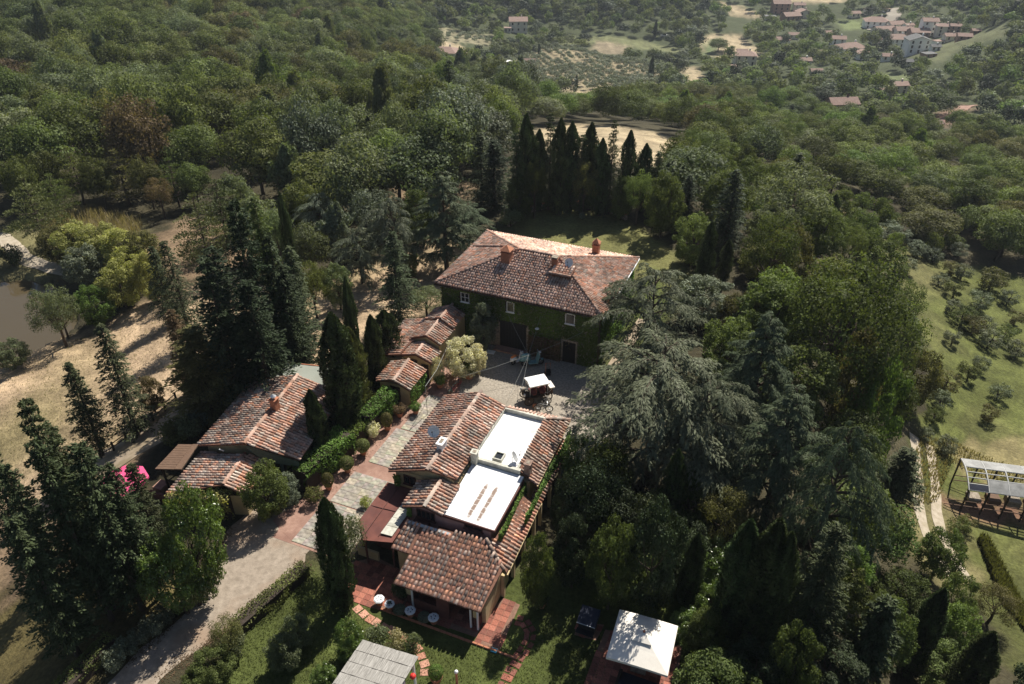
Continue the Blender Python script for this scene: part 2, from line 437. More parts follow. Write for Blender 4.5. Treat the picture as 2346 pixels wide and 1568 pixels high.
PLATEAU = [(-41.5, 46), (-41.5, 26), (-33.5, 22), (-33.5, -20), (4, -20), (4, 40), (0, 62), (-6, 72), (-4, 96), (-33, 96), (-33, 62), (-36, 46)]
WATER_Z = -8.2
_pp = [(-160, 700), (-20, 648), (60, 641), (130, 655), (168, 690), (186, 738), (150, 775), (95, 805), (60, 826), (0, 850), (-120, 900)]
POND = [tuple(at_z(X, Y, WATER_Z)[:2]) for X, Y in _pp]
def T(x, y):
    x = np.asarray(x, float); y = np.asarray(y, float)
    sh = x.shape
    xf, yf = x.ravel(), y.ravel()
    out = np.empty(len(xf))
    for i in range(0, len(xf), 20000):
        q = _q(xf[i:i + 20000], yf[i:i + 20000])
        k = _phi(((q[:, None] - _Q[None]) ** 2).sum(-1))
        out[i:i + 20000] = k @ _w[:_n] + _w[_n] + q @ _w[_n + 1:]
    u, v = to_uv(xf, yf)
    near = np.hypot(xf, yf) < 160
    m = np.ones(len(xf))
    if near.any():
        d = np.clip(dist_poly(u[near], v[near], PLATEAU) / 9.0, 0, 1)
        m[near] = d * d * (3 - 2 * d)
    roll = 0.5 * np.sin(xf * 0.11 + 1.3) * np.cos(yf * 0.085) + 0.25 * np.sin(xf * 0.31) * np.sin(yf * 0.27 + 0.6)
    out = (np.clip(out, -95, 40) + roll * np.clip(np.hypot(xf, yf) / 160, 0, 2.5)) * m
    pm = (xf < -10) & near
    if pm.any():
        d = dist_poly(xf[pm], yf[pm], POND)
        o = out[pm]
        o = np.where(d < 0, WATER_Z - 0.15 - np.minimum(1.5, -d * 0.4), np.where(d < 8, np.maximum(o, WATER_Z + 0.12 + d * 0.18), o))
        out[pm] = o
    return out.reshape(sh)

_ts = np.exp(np.linspace(math.log(14), math.log(2200), 420))
def ground(X, Y):
    """points of the terrain seen at these picture positions"""
    X = np.atleast_1d(np.asarray(X, float)); Y = np.atleast_1d(np.asarray(Y, float))
    d = ray(X, Y)
    res = np.empty((len(X), 3))
    for i in range(len(X)):
        p = d[i][None] * _ts[:, None] + np.array([0, 0, CAM_Z])
        below = p[:, 2] < T(p[:, 0], p[:, 1])
        k = int(np.argmax(below)) if below.any() else len(_ts) - 1
        lo, hi = _ts[max(k - 1, 0)], _ts[k]
        for _ in range(2):
            tt = np.linspace(lo, hi, 14)
            p = d[i][None] * tt[:, None] + np.array([0, 0, CAM_Z])
            b = p[:, 2] < T(p[:, 0], p[:, 1])
            j = int(np.argmax(b)) if b.any() else 13
            lo, hi = tt[max(j - 1, 0)], tt[j]
        res[i] = d[i] * (lo + hi) / 2 + np.array([0, 0, CAM_Z])
    res[:, 2] = T(res[:, 0], res[:, 1])
    return res
def gpoly(pts):
    g = ground([p[0] for p in pts], [p[1] for p in pts])
    return [tuple(q[:2]) for q in g]

# ------------------------------------------------------------------ ground sheet with what grows or lies on it
def snoise(x, y, s, seed=0):
    r = np.random.default_rng(100 + seed)
    o = np.zeros(np.shape(x))
    for k in range(7):
        a = r.uniform(0, 6.28); f = s * r.uniform(0.6, 2.2)
        o += np.sin((x * math.cos(a) + y * math.sin(a)) * f + r.uniform(0, 6.28)) / 7 ** 0.5
    return o
FOREST, LAWN, DRY, MEADOW, TAN, CROP, DIRT = (0.048, 0.042, 0.024), (0.062, 0.076, 0.021), (0.35, 0.255, 0.165), (0.086, 0.096, 0.028), (0.33, 0.265, 0.17), (0.075, 0.11, 0.04), (0.20, 0.14, 0.088)
ZONES = [
 ([(-300,900),(0,835),(190,770),(330,690),(470,640),(620,640),(760,700),(800,800),(620,900),(480,900),(400,920),(250,1050),(150,1140),(0,1210),(-300,1300)], DRY, 0.6),
 ([(330,560),(420,500),(560,520),(620,600),(460,640),(330,650)], DIRT, 0.8),
 ([(640,700),(820,620),(960,560),(1100,560),(1130,640),(900,760),(700,830)], DRY, 0.8),
 ([(900,440),(1000,400),(1090,430),(1010,480),(900,500)], DIRT, 1.0),
 ([(-100,640),(-100,560),(60,500),(170,470),(330,500),(330,640),(160,640)], (0.136, 0.122, 0.058), 0.8),
 ([(-300,1250),(0,1210),(150,1140),(260,1045),(390,930),(420,960),(300,1080),(330,1200),(330,1300),(-300,1400)], DIRT, 0.7),
 ([(-300,1420),(330,1290),(470,1330),(330,1480),(220,1568),(100,1700),(-300,1700)], (0.102, 0.082, 0.034), 0.6),
 ([(1130,545),(1190,495),(1250,478),(1400,480),(1490,540),(1570,600),(1600,660),(1480,680),(1440,600)], (0.139, 0.136, 0.051), 0.5),
 ([(400,1700),(530,1440),(700,1300),(800,1340),(1240,1300),(1560,1180),(1700,1400),(1700,1700)], LAWN, 0.4),
 ([(1380,700),(1500,620),(1560,700),(1400,860)], LAWN, 0.5),
 ([(1940,500),(2010,500),(2120,590),(2400,650),(2600,700),(2600,1900),(2330,1480),(2210,1330),(2090,1180),(2100,1000),(2140,870),(2060,650)], MEADOW, 0.8),
 ([(2150,1010),(2400,1000),(2400,1120),(2200,1080)], (0.184, 0.156, 0.075), 1.0),
 ([(2060,1130),(2200,1130),(2250,1350),(2150,1350),(2060,1250)], (0.143, 0.126, 0.058), 0.7),
 ([(2150,1140),(2346,1150),(2346,1200),(2190,1190)], (0.177, 0.102, 0.068), 0.5),
 ([(1225,300),(1300,280),(1430,292),(1560,320),(1600,345),(1560,385),(1400,380),(1300,350),(1225,335)], TAN, 1.0),
 ([(1215,236),(1260,226),(1320,232),(1345,252),(1230,252)], CROP, 1.0),
 ([(1300,205),(1340,198),(1440,228),(1430,246),(1380,248),(1300,225)], TAN, 1.5),
 ([(985,78),(1010,90),(1080,118),(1090,135),(1030,128),(985,100)], TAN, 1.5),
 ([(1150,150),(1250,108),(1340,122),(1525,160),(1510,210),(1430,225),(1310,200),(1230,225),(1170,195)], (0.245, 0.204, 0.129), 2.0),
 ([(960,70),(1010,62),(1130,80),(1120,105),(1000,95)], (0.204, 0.184, 0.116), 2.0),
 ([(1285,88),(1400,85),(1480,95),(1570,115),(1560,124),(1440,108),(1290,104)], (0.136, 0.143, 0.068), 1.5),
 ([(1370,95),(1440,105),(1430,125),(1350,118)], (0.224, 0.184, 0.122), 1.5),
 ([(1610,85),(1640,78),(1700,82),(1742,112),(1735,132),(1640,134),(1600,115)], TAN, 1.5),
 ([(1615,98),(1650,84),(1640,130),(1605,126)], (0.109, 0.136, 0.061), 1.5),
 ([(1568,156),(1600,150),(1618,180),(1600,190),(1565,188)], TAN, 1.5),
 ([(1640,5),(1690,12),(1740,35),(1735,45),(1690,38),(1650,22)], TAN, 2.0),
 ([(1800,-15),(1950,-15),(1940,6),(1800,4)], TAN, 2.0),
 ([(1920,48),(1985,44),(2000,68),(1930,70)], (0.136, 0.163, 0.068), 1.5),
 ([(2080,130),(2170,80),(2300,60),(2346,70),(2200,110),(2140,150)], (0.102, 0.109, 0.054), 2.0),
 ([(2000,172),(2080,168),(2080,185),(2005,190)], (0.116, 0.136, 0.061), 1.5),
 ([(2120,270),(2210,240),(2240,243),(2170,290),(2120,295)], (0.204, 0.136, 0.095), 1.5),
 ([(2230,432),(2300,420),(2400,410),(2400,440),(2250,448)], (0.272, 0.231, 0.177), 1.5),
 ([(1900,455),(2010,520),(2000,545),(1900,490)], (0.163, 0.136, 0.068), 1.0),
]
_aa = np.concatenate([np.radians(np.arange(-180, -44, 4.0)), np.radians(np.arange(-44, 44, 0.22)), np.radians(np.arange(44, 180.1, 4.0))])
_rr = np.concatenate([[1.0, 5, 10, 15], np.exp(np.arange(math.log(19), math.log(700), 0.0092)), np.exp(np.arange(math.log(705), math.log(2600), 0.05)), [2600]])
AA, RR = np.meshgrid(_aa, _rr, indexing='ij')
GX, GY = RR * np.sin(AA), RR * np.cos(AA)
GZ = T(GX, GY)
tint = np.empty(GX.shape + (3,)); tint[:] = FOREST
_n1 = snoise(GX, GY, 0.25, 1)
tint *= (1 + 0.25 * _n1)[..., None]
_far = np.clip((RR - 260) / 80, 0, 1)[..., None]
tint = tint * (1 - _far) + np.array((0.055, 0.065, 0.03)) * _far
JX, JY = snoise(GX, GY, 1.1, 2), snoise(GX, GY, 1.3, 3)
for poly, c, jit in ZONES:
    wp = gpoly(poly)
    px = [p[0] for p in wp]; py = [p[1] for p in wp]
    sel = (GX > min(px) - 6) & (GX < max(px) + 6) & (GY > min(py) - 6) & (GY < max(py) + 6)
    if not sel.any(): continue
    x, y = GX[sel] + JX[sel] * jit, GY[sel] + JY[sel] * jit
    soft = 0.6 + 0.004 * RR[sel]
    k = np.clip(0.5 - dist_poly(x, y, wp) / (2 * soft), 0, 1)[:, None]
    cc = np.array(c) * (1 + 0.16 * snoise(x, y, 0.5, 5))[:, None]
    if c in (DRY, MEADOW):
        g = np.clip(snoise(x, y, 0.16, 8) * 0.6 + (0.0 if c == DRY else .15), 0, 0.75)[:, None]
        cc = cc * (1 - g) + g * (np.array((0.16, 0.14, 0.06)) if c == DRY else np.array((0.125, 0.115, 0.05)))
        st = snoise(x * .5 + y * .2, y * 2.2 - x * .9, .8, 9)
        cc = cc * (1 + .13 * st + .10 * snoise(x, y, 2.4, 10))[:, None]
    tint[sel] = tint[sel] * (1 - k) + cc * k
na, nr = GX.shape
idx = np.arange(na * nr).reshape(na, nr)
Fq = np.stack([idx[:-1, :-1], idx[1:, :-1], idx[1:, 1:], idx[:-1, 1:]], -1).reshape(-1, 4)[:, ::-1]
def ground_mat():
    m, n, l = nodes_of('ground')
    b = n['Principled BSDF']; b.inputs['Roughness'].default_value = 0.95; b.inputs['Specular IOR Level'].default_value = 0.15
    at = n.new('ShaderNodeAttribute'); at.attribute_name = 'tint'
    tc = n.new('ShaderNodeTexCoord')
    def nz(s, d, lo, hi):
        a = n.new('ShaderNodeTexNoise'); a.inputs['Scale'].default_value = s; a.inputs['Detail'].default_value = d; a.inputs['Roughness'].default_value = 0.7
        l.new(tc.outputs['Object'], a.inputs['Vector'])
        r = n.new('ShaderNodeMapRange'); r.inputs[1].default_value = 0.3; r.inputs[2].default_value = 0.7; r.inputs[3].default_value = lo; r.inputs[4].default_value = hi
        l.new(a.outputs['Fac'], r.inputs[0]); return r.outputs[0], a.outputs['Fac']
    a1, f1 = nz(3.0, 5, 0.62, 1.38)
    a2, f2 = nz(0.35, 4, 0.75, 1.25)
    mm = n.new('ShaderNodeMath'); mm.operation = 'MULTIPLY'; l.new(a1, mm.inputs[0]); l.new(a2, mm.inputs[1])
    x = n.new('ShaderNodeMixRGB'); x.blend_type = 'MULTIPLY'; x.inputs[0].default_value = 1
    l.new(at.outputs['Color'], x.inputs[1]); l.new(mm.outputs[0], x.inputs[2]); l.new(x.outputs[0], b.inputs['Base Color'])
    bp = n.new('ShaderNodeBump'); bp.inputs['Strength'].default_value = 0.6; bp.inputs['Distance'].default_value = 0.25
    l.new(f1, bp.inputs['Height']); l.new(bp.outputs[0], b.inputs['Normal'])
    return m
g_me = new_mesh('ground', np.stack([GX, GY, GZ], -1).reshape(-1, 3), Fq, tint.reshape(-1, 3), ground_mat(), True)
tag(link('ground', g_me), kind='structure')

# pond water
def water_mat():
    m, n, l = nodes_of('pond_water')
    b = n['Principled BSDF']; b.inputs['Base Color'].default_value = (0.075, 0.058, 0.032, 1); b.inputs['Roughness'].default_value = 0.06; b.inputs['Specular IOR Level'].default_value = 0.5
    tc = n.new('ShaderNodeTexCoord'); a = n.new('ShaderNodeTexNoise'); a.inputs['Scale'].default_value = 0.9; a.inputs['Detail'].default_value = 3
    l.new(tc.outputs['Object'], a.inputs['Vector'])
    bp = n.new('ShaderNodeBump'); bp.inputs['Strength'].default_value = 0.05; bp.inputs['Distance'].default_value = 0.1
    l.new(a.outputs['Fac'], bp.inputs['Height']); l.new(bp.outputs[0], b.inputs['Normal'])
    return m
mb = MB()
mb.add([(x, y, WATER_Z) for x, y in POND], [tuple(range(len(POND)))])
po = mb.build('pond_water', water_mat())
tag(po, kind='structure')

def strip(name, px, width, mat, lift=0.06, n=6, kind='structure', uv=False, step=0.8):
    """a way laid over the ground along a line of picture positions"""
    g = np.array([tuple(W(*p))[:2] for p in px]) if uv else ground([p[0] for p in px], [p[1] for p in px])[:, :2]
    seg = np.concatenate([[0], np.cumsum(np.hypot(*np.diff(g, axis=0).T))])
    k = max(8, int(seg[-1] / step))
    t = np.linspace(0, seg[-1], k)
    x, y = np.interp(t, seg, g[:, 0]), np.interp(t, seg, g[:, 1])
    for _ in range(6):
        x[1:-1] = (x[:-2] + 2 * x[1:-1] + x[2:]) / 4; y[1:-1] = (y[:-2] + 2 * y[1:-1] + y[2:]) / 4
    dx, dy = np.gradient(x), np.gradient(y); L = np.hypot(dx, dy); nx, ny = -dy / L, dx / L
    o = np.linspace(-0.5, 0.5, n + 1) * width
    wob = 1 + 0.08 * np.sin(t * 1.7) + 0.06 * np.sin(t * 0.63 + 1)
    px_ = x[:, None] + nx[:, None] * o * wob[:, None]; py_ = y[:, None] + ny[:, None] * o * wob[:, None]
    pz_ = T(px_, py_) + lift
    ii = np.arange(k * (n + 1)).reshape(k, n + 1)
    f = np.stack([ii[:-1, :-1], ii[:-1, 1:], ii[1:, 1:], ii[1:, :-1]], -1).reshape(-1, 4)
    ob = link(name, new_mesh(name, np.stack([px_, py_, pz_], -1).reshape(-1, 3), f, None, mat, True))
    return tag(ob, kind=kind)

def flat(name, poly_uv, z, mat, thick=0.12, kind='structure', parent=None):
    b = MB()
    b.slab([tuple(W(u, v, z)) for u, v in poly_uv], thick)
    o = b.build(name, mat, parent)
    return tag(o, kind=kind) if parent is None else o
# ------------------------------------------------------------------ building kit (coordinates u, v, z along the farm's axes)
TCOL = [(0.324, 0.18, 0.13), (0.354, 0.202, 0.145), (0.391, 0.261, 0.208), (0.376, 0.291, 0.241), (0.272, 0.168, 0.126), (0.198, 0.154, 0.13), (0.158, 0.12, 0.101), (0.295, 0.257, 0.223), (0.383, 0.198, 0.126), (0.324, 0.228, 0.182), (0.346, 0.239, 0.193), (0.25, 0.191, 0.16), (0.354, 0.298, 0.252), (0.295, 0.242, 0.156), (0.302, 0.157, 0.115), (0.413, 0.298, 0.241)]
PAL = {'rosy': [2,2,2,3,15,10,10,9,0,1,4,11,2,10,15,9,6], 'mixed': [0,1,2,3,4,5,9,10,11,10,9,2,1,0,4,7,8,12,11], 'red': [0,1,8,14,14,0,4,9,11,6,6,5,14,0,3], 'worn': [0,4,5,6,7,11,9,3,12,8,5,7,11,1], 'pale': [15,2,3,15,12,2,10]}
def tile_geo(L=0.46, r0=0.115, r1=0.088, n=5):
    v, f = [], []
    for y, r, z in ((-L / 2, r0, 0.028), (L / 2, r1, 0.0)):
        for k in range(n + 1):
            t = math.pi * k / n
            v.append((r * math.cos(t), y, z + r * 0.85 * math.sin(t)))
    for k in range(n):
        f.append((k, k + 1, n + 2 + k, n + 1 + k))
    # thickness of the clay seen at the lower lip
    b = len(v)
    for k in range(n + 1):
        t = math.pi * k / n
        v.append((r0 * 0.84 * math.cos(t), -L / 2, 0.022 + r0 * 0.68 * math.sin(t)))
    for k in range(n):
        f.append((k + 1, k, b + k, b + k + 1))
    return np.array(v, np.float32), np.array(f, np.int32)
TV, TF = tile_geo()
TILE_ME = []
for i, c in enumerate(TCOL):
    TILE_ME.append(new_mesh('roof_tile', TV, TF, np.tile(c, (len(TV), 1)), M['tile']))
RV, RF = tile_geo(0.5, 0.145, 0.12, 6)
RIDGE_ME = [new_mesh('ridge_tile', RV, RF, np.tile(TCOL[i], (len(RV), 1)), M['ridge']) for i in (1, 9, 10, 0, 4, 2)]
RIDGE_GREY = [new_mesh('ridge_tile', RV, RF, np.tile(TCOL[i], (len(RV), 1)), M['ridge']) for i in (3, 11, 7, 10, 9)]
CAM_UV = Vector((0, 0, CAM_Z))

def base_matrix(u, v):
    return Matrix.Translation(W(u, v, 0)) @ Matrix.Rotation(-AZ, 4, 'Z')

class House:
    def __init__(self, name, label, cat, u, v, group=None):
        self.e = thing(name, label, cat, W(u, v, 0), -AZ, group)
        self.off = (u, v, 0)
        self.tiles = []
    def mb(self):
        return MB(self.off)
    def part(self, name, mat, fn, parent=None, smooth=False):
        b = self.mb(); fn(b)
        return b.build(name, mat, parent or self.e, smooth)
    def roof(self, pts, pal, pitch=0.275, row=0.345, thick=0.13, name='roof', jit=1.0, mat=None):
        """tiled slope; first two corners are the eave, counter clockwise from above"""
        P = [Vector(p) for p in pts]
        b = self.mb(); b.slab(P, thick)
        ro = b.build(name, mat or M['under'], self.e)
        e = (P[1] - P[0]).normalized()
        nrm = (P[1] - P[0]).cross(P[-1] - P[0]).normalized()
        s = nrm.cross(e)
        loc = [((p - P[0]).dot(e), (p - P[0]).dot(s)) for p in P]
        a0, a1 = min(l[0] for l in loc), max(l[0] for l in loc)
        b1 = max(l[1] for l in loc)
        A = np.arange(a0 + pitch * 0.5, a1 - pitch * 0.3, pitch); B = np.arange(0.16, b1 - 0.05, row)
        if len(A) == 0: return ro
        ga, gb = np.meshgrid(A, B)
        ga, gb = ga.ravel(), gb.ravel()
        ok = (dist_poly(ga, gb, loc) < -0.03)
        for a, bb in zip(ga[ok], gb[ok]):
            pos = P[0] + e * float(a + random.gauss(0, .012) * jit) + s * float(bb + random.gauss(0, .014) * jit) + nrm * random.uniform(0.0, 0.015)
            rot = Matrix((e, s, nrm)).transposed() @ Matrix.Rotation(random.gauss(0, .03) * jit, 3, 'Z') @ Matrix.Rotation(random.gauss(0, .02) * jit, 3, 'X')
            self.tiles.append((ro, pos, rot, random.choice(PAL[pal])))
        return ro
    def finish(self, limit=300):
        cu, cv = to_uv(0, 0)
        off = Vector(self.off)
        self.tiles.sort(key=lambda t: (t[1].x ** 2 + t[1].y ** 2 + (t[1].z - CAM_Z) ** 2))
        rest = {}
        for i, (ro, pos, rot, c) in enumerate(self.tiles):
            if i < limit:
                o = bpy.data.objects.new('roof_tile', TILE_ME[c]); col.objects.link(o)
                o.parent = ro
                o.matrix_local = Matrix.Translation(pos - off) @ rot.to_4x4()
            else:
                rest.setdefault(ro.name, (ro, []))[1].append((pos - off, rot, c))
        for ro, L in rest.values():
            n = len(L)
            R = np.array([[list(r) for r in x[1]] for x in L]); p = np.array([list(x[0]) for x in L])
            V = np.einsum('nij,kj->nki', R, TV) + p[:, None]
            Fi = (TF[None] + (np.arange(n) * len(TV))[:, None, None]).reshape(-1, 4)
            tn = np.repeat(np.array([TCOL[x[2]] for x in L]), len(TV), 0) * np.repeat(rng.uniform(0.8, 1.2, (n, 1)), len(TV), 0)
            tag(link('roof_tiles', new_mesh('roof_tiles', V.reshape(-1, 3), Fi, tn, M['tile']), ro), kind='stuff')
    def ridge(self, ro, p, q, pool=None, step=0.42, lift=0.05):
        p, q = Vector(p), Vector(q)
        d = q - p; L = d.length; d.normalize()
        x = Vector((d.y, -d.x, 0)).normalized(); z = x.cross(d)
        n = max(1, int(L / step))
        for i in range(n):
            o = bpy.data.objects.new('ridge_tile', random.choice(pool or RIDGE_ME)); col.objects.link(o); o.parent = ro
            c = p + d * (L * (i + .5) / n) + z * (lift + random.uniform(-.008, .012)) - Vector(self.off)
            o.matrix_local = Matrix.Translation(c) @ (Matrix((x, d, z)).transposed() @ Matrix.Rotation(random.gauss(0, .03), 3, 'Z')).to_4x4()
    def window(self, c, face, w, h, mat='white_paint', bars=1, shutters=None, pane='pane', sill=True, t=0.06, fw=0.055, cross=0):
        """c: centre of the opening on the wall face; face: unit vector (u, v) pointing out of the wall"""
        n = Vector((face[0], face[1], 0)); a = Vector((-n.y, n.x, 0)); C = Vector(c)
        def ob(b, ca, cz, hw, hh, d0, d1):
            vs = [C + a * (ca + sa * hw) + Vector((0, 0, cz + sz * hh)) + n * d for d in (d0, d1) for sz in (-1, 1) for sa in (-1, 1)]
            b.add(vs, [(0, 2, 3, 1), (4, 5, 7, 6), (0, 1, 5, 4), (2, 6, 7, 3), (0, 4, 6, 2), (1, 3, 7, 5)])
        b = self.mb()
        for s in (-1, 1):
            ob(b, s * (w / 2 - fw / 2), 0, fw / 2, h / 2, 0.004, t)
            ob(b, 0, s * (h / 2 - fw / 2), w / 2 - fw, fw / 2, 0.006, t)
        for k in range(bars):
            ob(b, -w / 2 + w * (k + 1) / (bars + 1), 0, 0.022, h / 2 - fw, 0.008, t - .012)
        for k in range(cross):
            ob(b, 0, -h / 2 + h * (k + 1) / (cross + 1), w / 2 - fw, 0.016, 0.008, t - .014)
        if sill: ob(b, 0, -h / 2 - 0.035, w / 2 + 0.07, 0.032, 0.003, t + 0.07)
        f = b.build('window', M[mat], self.e)
        b = self.mb(); ob(b, 0, 0, w / 2 - 0.03, h / 2 - 0.03, 0.002, 0.02)
        b.build('pane', M[pane], f)
        if shutters:
            for s in (-1, 1):
                b = self.mb(); ob(b, s * (w / 2 + w * 0.27), 0, w * 0.25, h / 2, 0.03, 0.075)
                for k in range(6): ob(b, s * (w / 2 + w * 0.27), -h / 2 + h * (k + .5) / 6, w * 0.2, h * 0.03, 0.076, 0.09)
                b.build('shutter', M[shutters], self.e)
        return f
    def chimney(self, u, v, z0, z1, w, mat='brick', cap='pyramid', d=None):
        d = d or w
        b = self.mb()
        b.box(u - w / 2, u + w / 2, v - d / 2, v + d / 2, z0, z1)
        b.box(u - w / 2 - .05, u + w / 2 + .05, v - d / 2 - .05, v + d / 2 + .05, z1 + .001, z1 + 0.08)
        ch = b.build('chimney', M[mat], self.e)
        b = self.mb()
        if cap == 'pyramid':
            for su in (-1, 1):
                for sv in (-1, 1):
                    b.box(u + su * w * .36 - .05, u + su * w * .36 + .05, v + sv * d * .36 - .05, v + sv * d * .36 + .05, z1 + .082, z1 + .26)
            k = w * .62
            b.add([(u - k, v - k, z1 + .262), (u + k, v - k, z1 + .262), (u + k, v + k, z1 + .262), (u - k, v + k, z1 + .262), (u, v, z1 + .75)], [(3, 2, 1, 0), (0, 1, 4), (1, 2, 4), (2, 3, 4), (3, 0, 4)])
        elif cap == 'slab':
            for su in (-1, 1): b.box(u + su * w * .34 - .05, u + su * w * .34 + .05, v - d * .4, v + d * .4, z1 + .082, z1 + .2)
            b.box(u - w * .58, u + w * .58, v - d * .58, v + d * .58, z1 + .202, z1 + .27)
        elif cap == 'cowl':
            b.lathe((u, v, z1 + .082), [(w * .3, 0), (w * .3, .2), (w * .5, .22), (w * .12, .38)], 10)
        else:
            b.box(u - w * .3, u + w * .3, v - d * .3, v + d * .3, z1 + .082, z1 + .1)
        b.build('chimney_cap', M['terra' if cap == 'pyramid' else ('chrome' if cap == 'cowl' else 'stone')], ch)
        return ch

def leaf_arrays(C, D, N, L, Wd):
    """rhombic leaves: centres, long axes, normals, lengths, widths"""
    S = np.cross(D, N); S /= np.linalg.norm(S, axis=1, keepdims=True) + 1e-9
    L = np.broadcast_to(np.asarray(L, float), (len(C),))[:, None] / 2; Wd = np.broadcast_to(np.asarray(Wd, float), (len(C),))[:, None] / 2
    V = np.stack([C - D * L, C + S * Wd, C + D * L, C - S * Wd], 1).reshape(-1, 3)
    return V, np.arange(len(C) * 4, dtype=np.int32).reshape(-1, 4)
def unit(a):
    return a / (np.linalg.norm(a, axis=-1, keepdims=True) + 1e-9)
def rdir(n, r=None):
    return unit((r or rng).normal(size=(n, 3)))

def ivy(parent, off, origin, ax, up, nrm, wa, wb, n, size=0.16, mask=None, mat='ivy', name='ivy', depth=0.22, tintv=0.3):
    """climbing leaves over a rectangle of wall given in u, v, z; mask(a, b) in metres keeps leaves"""
    a = rng.uniform(0, wa, n); b = rng.uniform(0, wb, n)
    k = np.ones(n, bool) if mask is None else mask(a, b)
    a, b = a[k], b[k]; n = len(a)
    ax, up, nrm = (np.array(q, float) for q in (ax, up, nrm))
    bulge = 0.5 + 0.5 * snoise(a, b, 1.4, 4) * 0.6
    C = np.array(origin, float) + a[:, None] * ax + b[:, None] * up + (0.03 + depth * np.clip(bulge, 0, 1) * rng.uniform(0.4, 1, n))[:, None] * nrm - np.array(off)
    Nn = unit(nrm + up * 0.35 + rng.normal(size=(n, 3)) * 0.5)
    D = unit(np.cross(Nn, rdir(n)))
    V, Fq = leaf_arrays(C, D, Nn, size * rng.uniform(.7, 1.3, n), size * 0.8 * rng.uniform(.7, 1.2, n))
    t = np.repeat((1 + tintv * snoise(a, b, 0.9, 6)) * rng.uniform(.8, 1.2, n), 4)[:, None] * np.ones(3)
    return link(name, new_mesh(name, V, Fq, t, LEAF[mat]), parent)

# ------------------------------------------------------------------ the farmhouse
H = House('farmhouse', 'large two-storey ivy-covered farmhouse with a hipped tile roof at the head of the courtyard', 'farmhouse', -22.65, 61.75)
u0, u1, v0, v1, ze, zr = -30.7, -14.55, 55.75, 67.75, 5.7, 7.5
ra, rb, vm = -24.65, -20.8, 61.75
H.part('wall', M['stone'], lambda b: b.box(u0 + .45, u1 - .4, v0 + .45, v1 - .45, -0.6, ze - .12))
front = H.roof([(u0, v0, ze), (u1, v0, ze), (rb, vm, zr), (ra, vm, zr)], 'rosy', .25, .32)
east = H.roof([(u1, v0, ze), (u1, v1, ze), (rb, vm, zr)], 'mixed', .25, .32)
back = H.roof([(u1, v1, ze), (u0, v1, ze), (ra, vm, zr), (rb, vm, zr)], 'rosy', .25, .32)
west = H.roof([(u0, v1, ze), (u0, v0, ze), (ra, vm, zr)], 'mixed', .25, .32)
H.ridge(front, (ra, vm, zr), (rb, vm, zr)); H.ridge(front, (u0, v0, ze), (ra, vm, zr)); H.ridge(east, (u1, v0, ze), (rb, vm, zr))
H.ridge(back, (u1, v1, ze), (rb, vm, zr)); H.ridge(west, (u0, v1, ze), (ra, vm, zr)); H.ridge(west, (-30.3, 63.6, 5.86), (-26.2, 62.6, 7.08), lift=.08)
def gutters(b):
    b.tube([(u0, v0 - .07, ze - .12), (u1 + .06, v0 - .07, ze - .12)], .06); b.tube([(u0 + .6, v0 + .35, ze - .2), (u0 + .6, v0 + .35, 0)], .045)
H.part('gutter', M['darkwood'], gutters)
H.part('gutter', M['white_paint'], lambda b: b.tube([(u1 + .07, v0 - .1, ze - .11), (u1 + .07, v1 + .05, ze - .11)], .065))
H.chimney(-25.25, 60.0, 6.5, 7.95, .85); H.chimney(-20.65, 60.45, 6.8, 7.9, .5, cap='slab'); H.chimney(-18.4, 66.0, 5.7, 7.2, .62)
def dormer(b):
    b.box(-20.45, -20.3, 59.1, 60.5, 6.3, 7.18); b.box(-18.98, -18.83, 59.1, 60.5, 6.3, 7.18); b.box(-20.3, -18.98, 59.9, 60.5, 6.4, 7.18); b.box(-20.3, -18.98, 59.1, 59.2, 6.3, 6.72)
dm = H.part('dormer', M['brick'], dormer)
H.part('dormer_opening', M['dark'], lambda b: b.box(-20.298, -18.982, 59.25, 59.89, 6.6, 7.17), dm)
dr = H.roof([(-20.65, 58.85, 7.18), (-18.65, 58.85, 7.18), (-18.65, 60.6, 7.42), (-20.65, 60.6, 7.42)], 'red', name='dormer_roof')
H.ridge(dr, (-20.6, 58.95, 7.25), (-18.7, 58.95, 7.25), step=.3, lift=.0)
fv = v0 + .45
H.window((-27.85, fv, 4.55), (0, -1), .86, 1.0, shutters='darkwood', bars=1, cross=1)
H.window((-23.3, fv, 4.55), (0, -1), .74, 1.05, shutters='darkwood', bars=0)
H.window((-17.6, fv, 4.62), (0, -1), .86, 1.05, bars=0)
def bigdoor(b):
    for k in range(9): b.box(-24.35 + k * .29, -24.35 + k * .29 + .28, fv - .05, fv + .03, .18, 2.75)
    b.box(-24.45, -21.65, fv - .09, fv - .001, 2.76, 2.95)
H.part('barn_door', M['black'], bigdoor)
H.part('door_step', M['terra_floor'], lambda b: b.box(-24.7, -21.2, fv - .9, fv - .02, 0, .16))
H.part('door', M['dark'], lambda b: b.box(-18.15, -16.95, fv - .06, fv + .02, .02, 2.15))
def door_arch(b):
    b.box(-18.3, -18.16, fv - .1, fv - .002, 0, 2.2); b.box(-16.94, -16.8, fv - .1, fv - .002, 0, 2.2); b.box(-18.3, -16.8, fv - .1, fv - .002, 2.201, 2.4)
H.part('door_surround', M['stone'], door_arch)
_fw = u1 - .4 - (u0 + .45)
def fmask(a, b):
    uu = u0 + .45 + a
    k = np.ones(len(a), bool)
    for ua, ub, za, zb in ((-28.4, -27.3, 4.0, 5.1), (-23.8, -22.85, 3.95, 5.15), (-18.1, -17.1, 4.0, 5.2), (-24.5, -21.5, -1, 3.0), (-18.35, -16.75, -1, 2.45)):
        k &= ~((uu > ua) & (uu < ub) & (b > za) & (b < zb))
    k &= ~((uu > -26.3) & (uu < -24.4) & (b < 2.2))
    return k
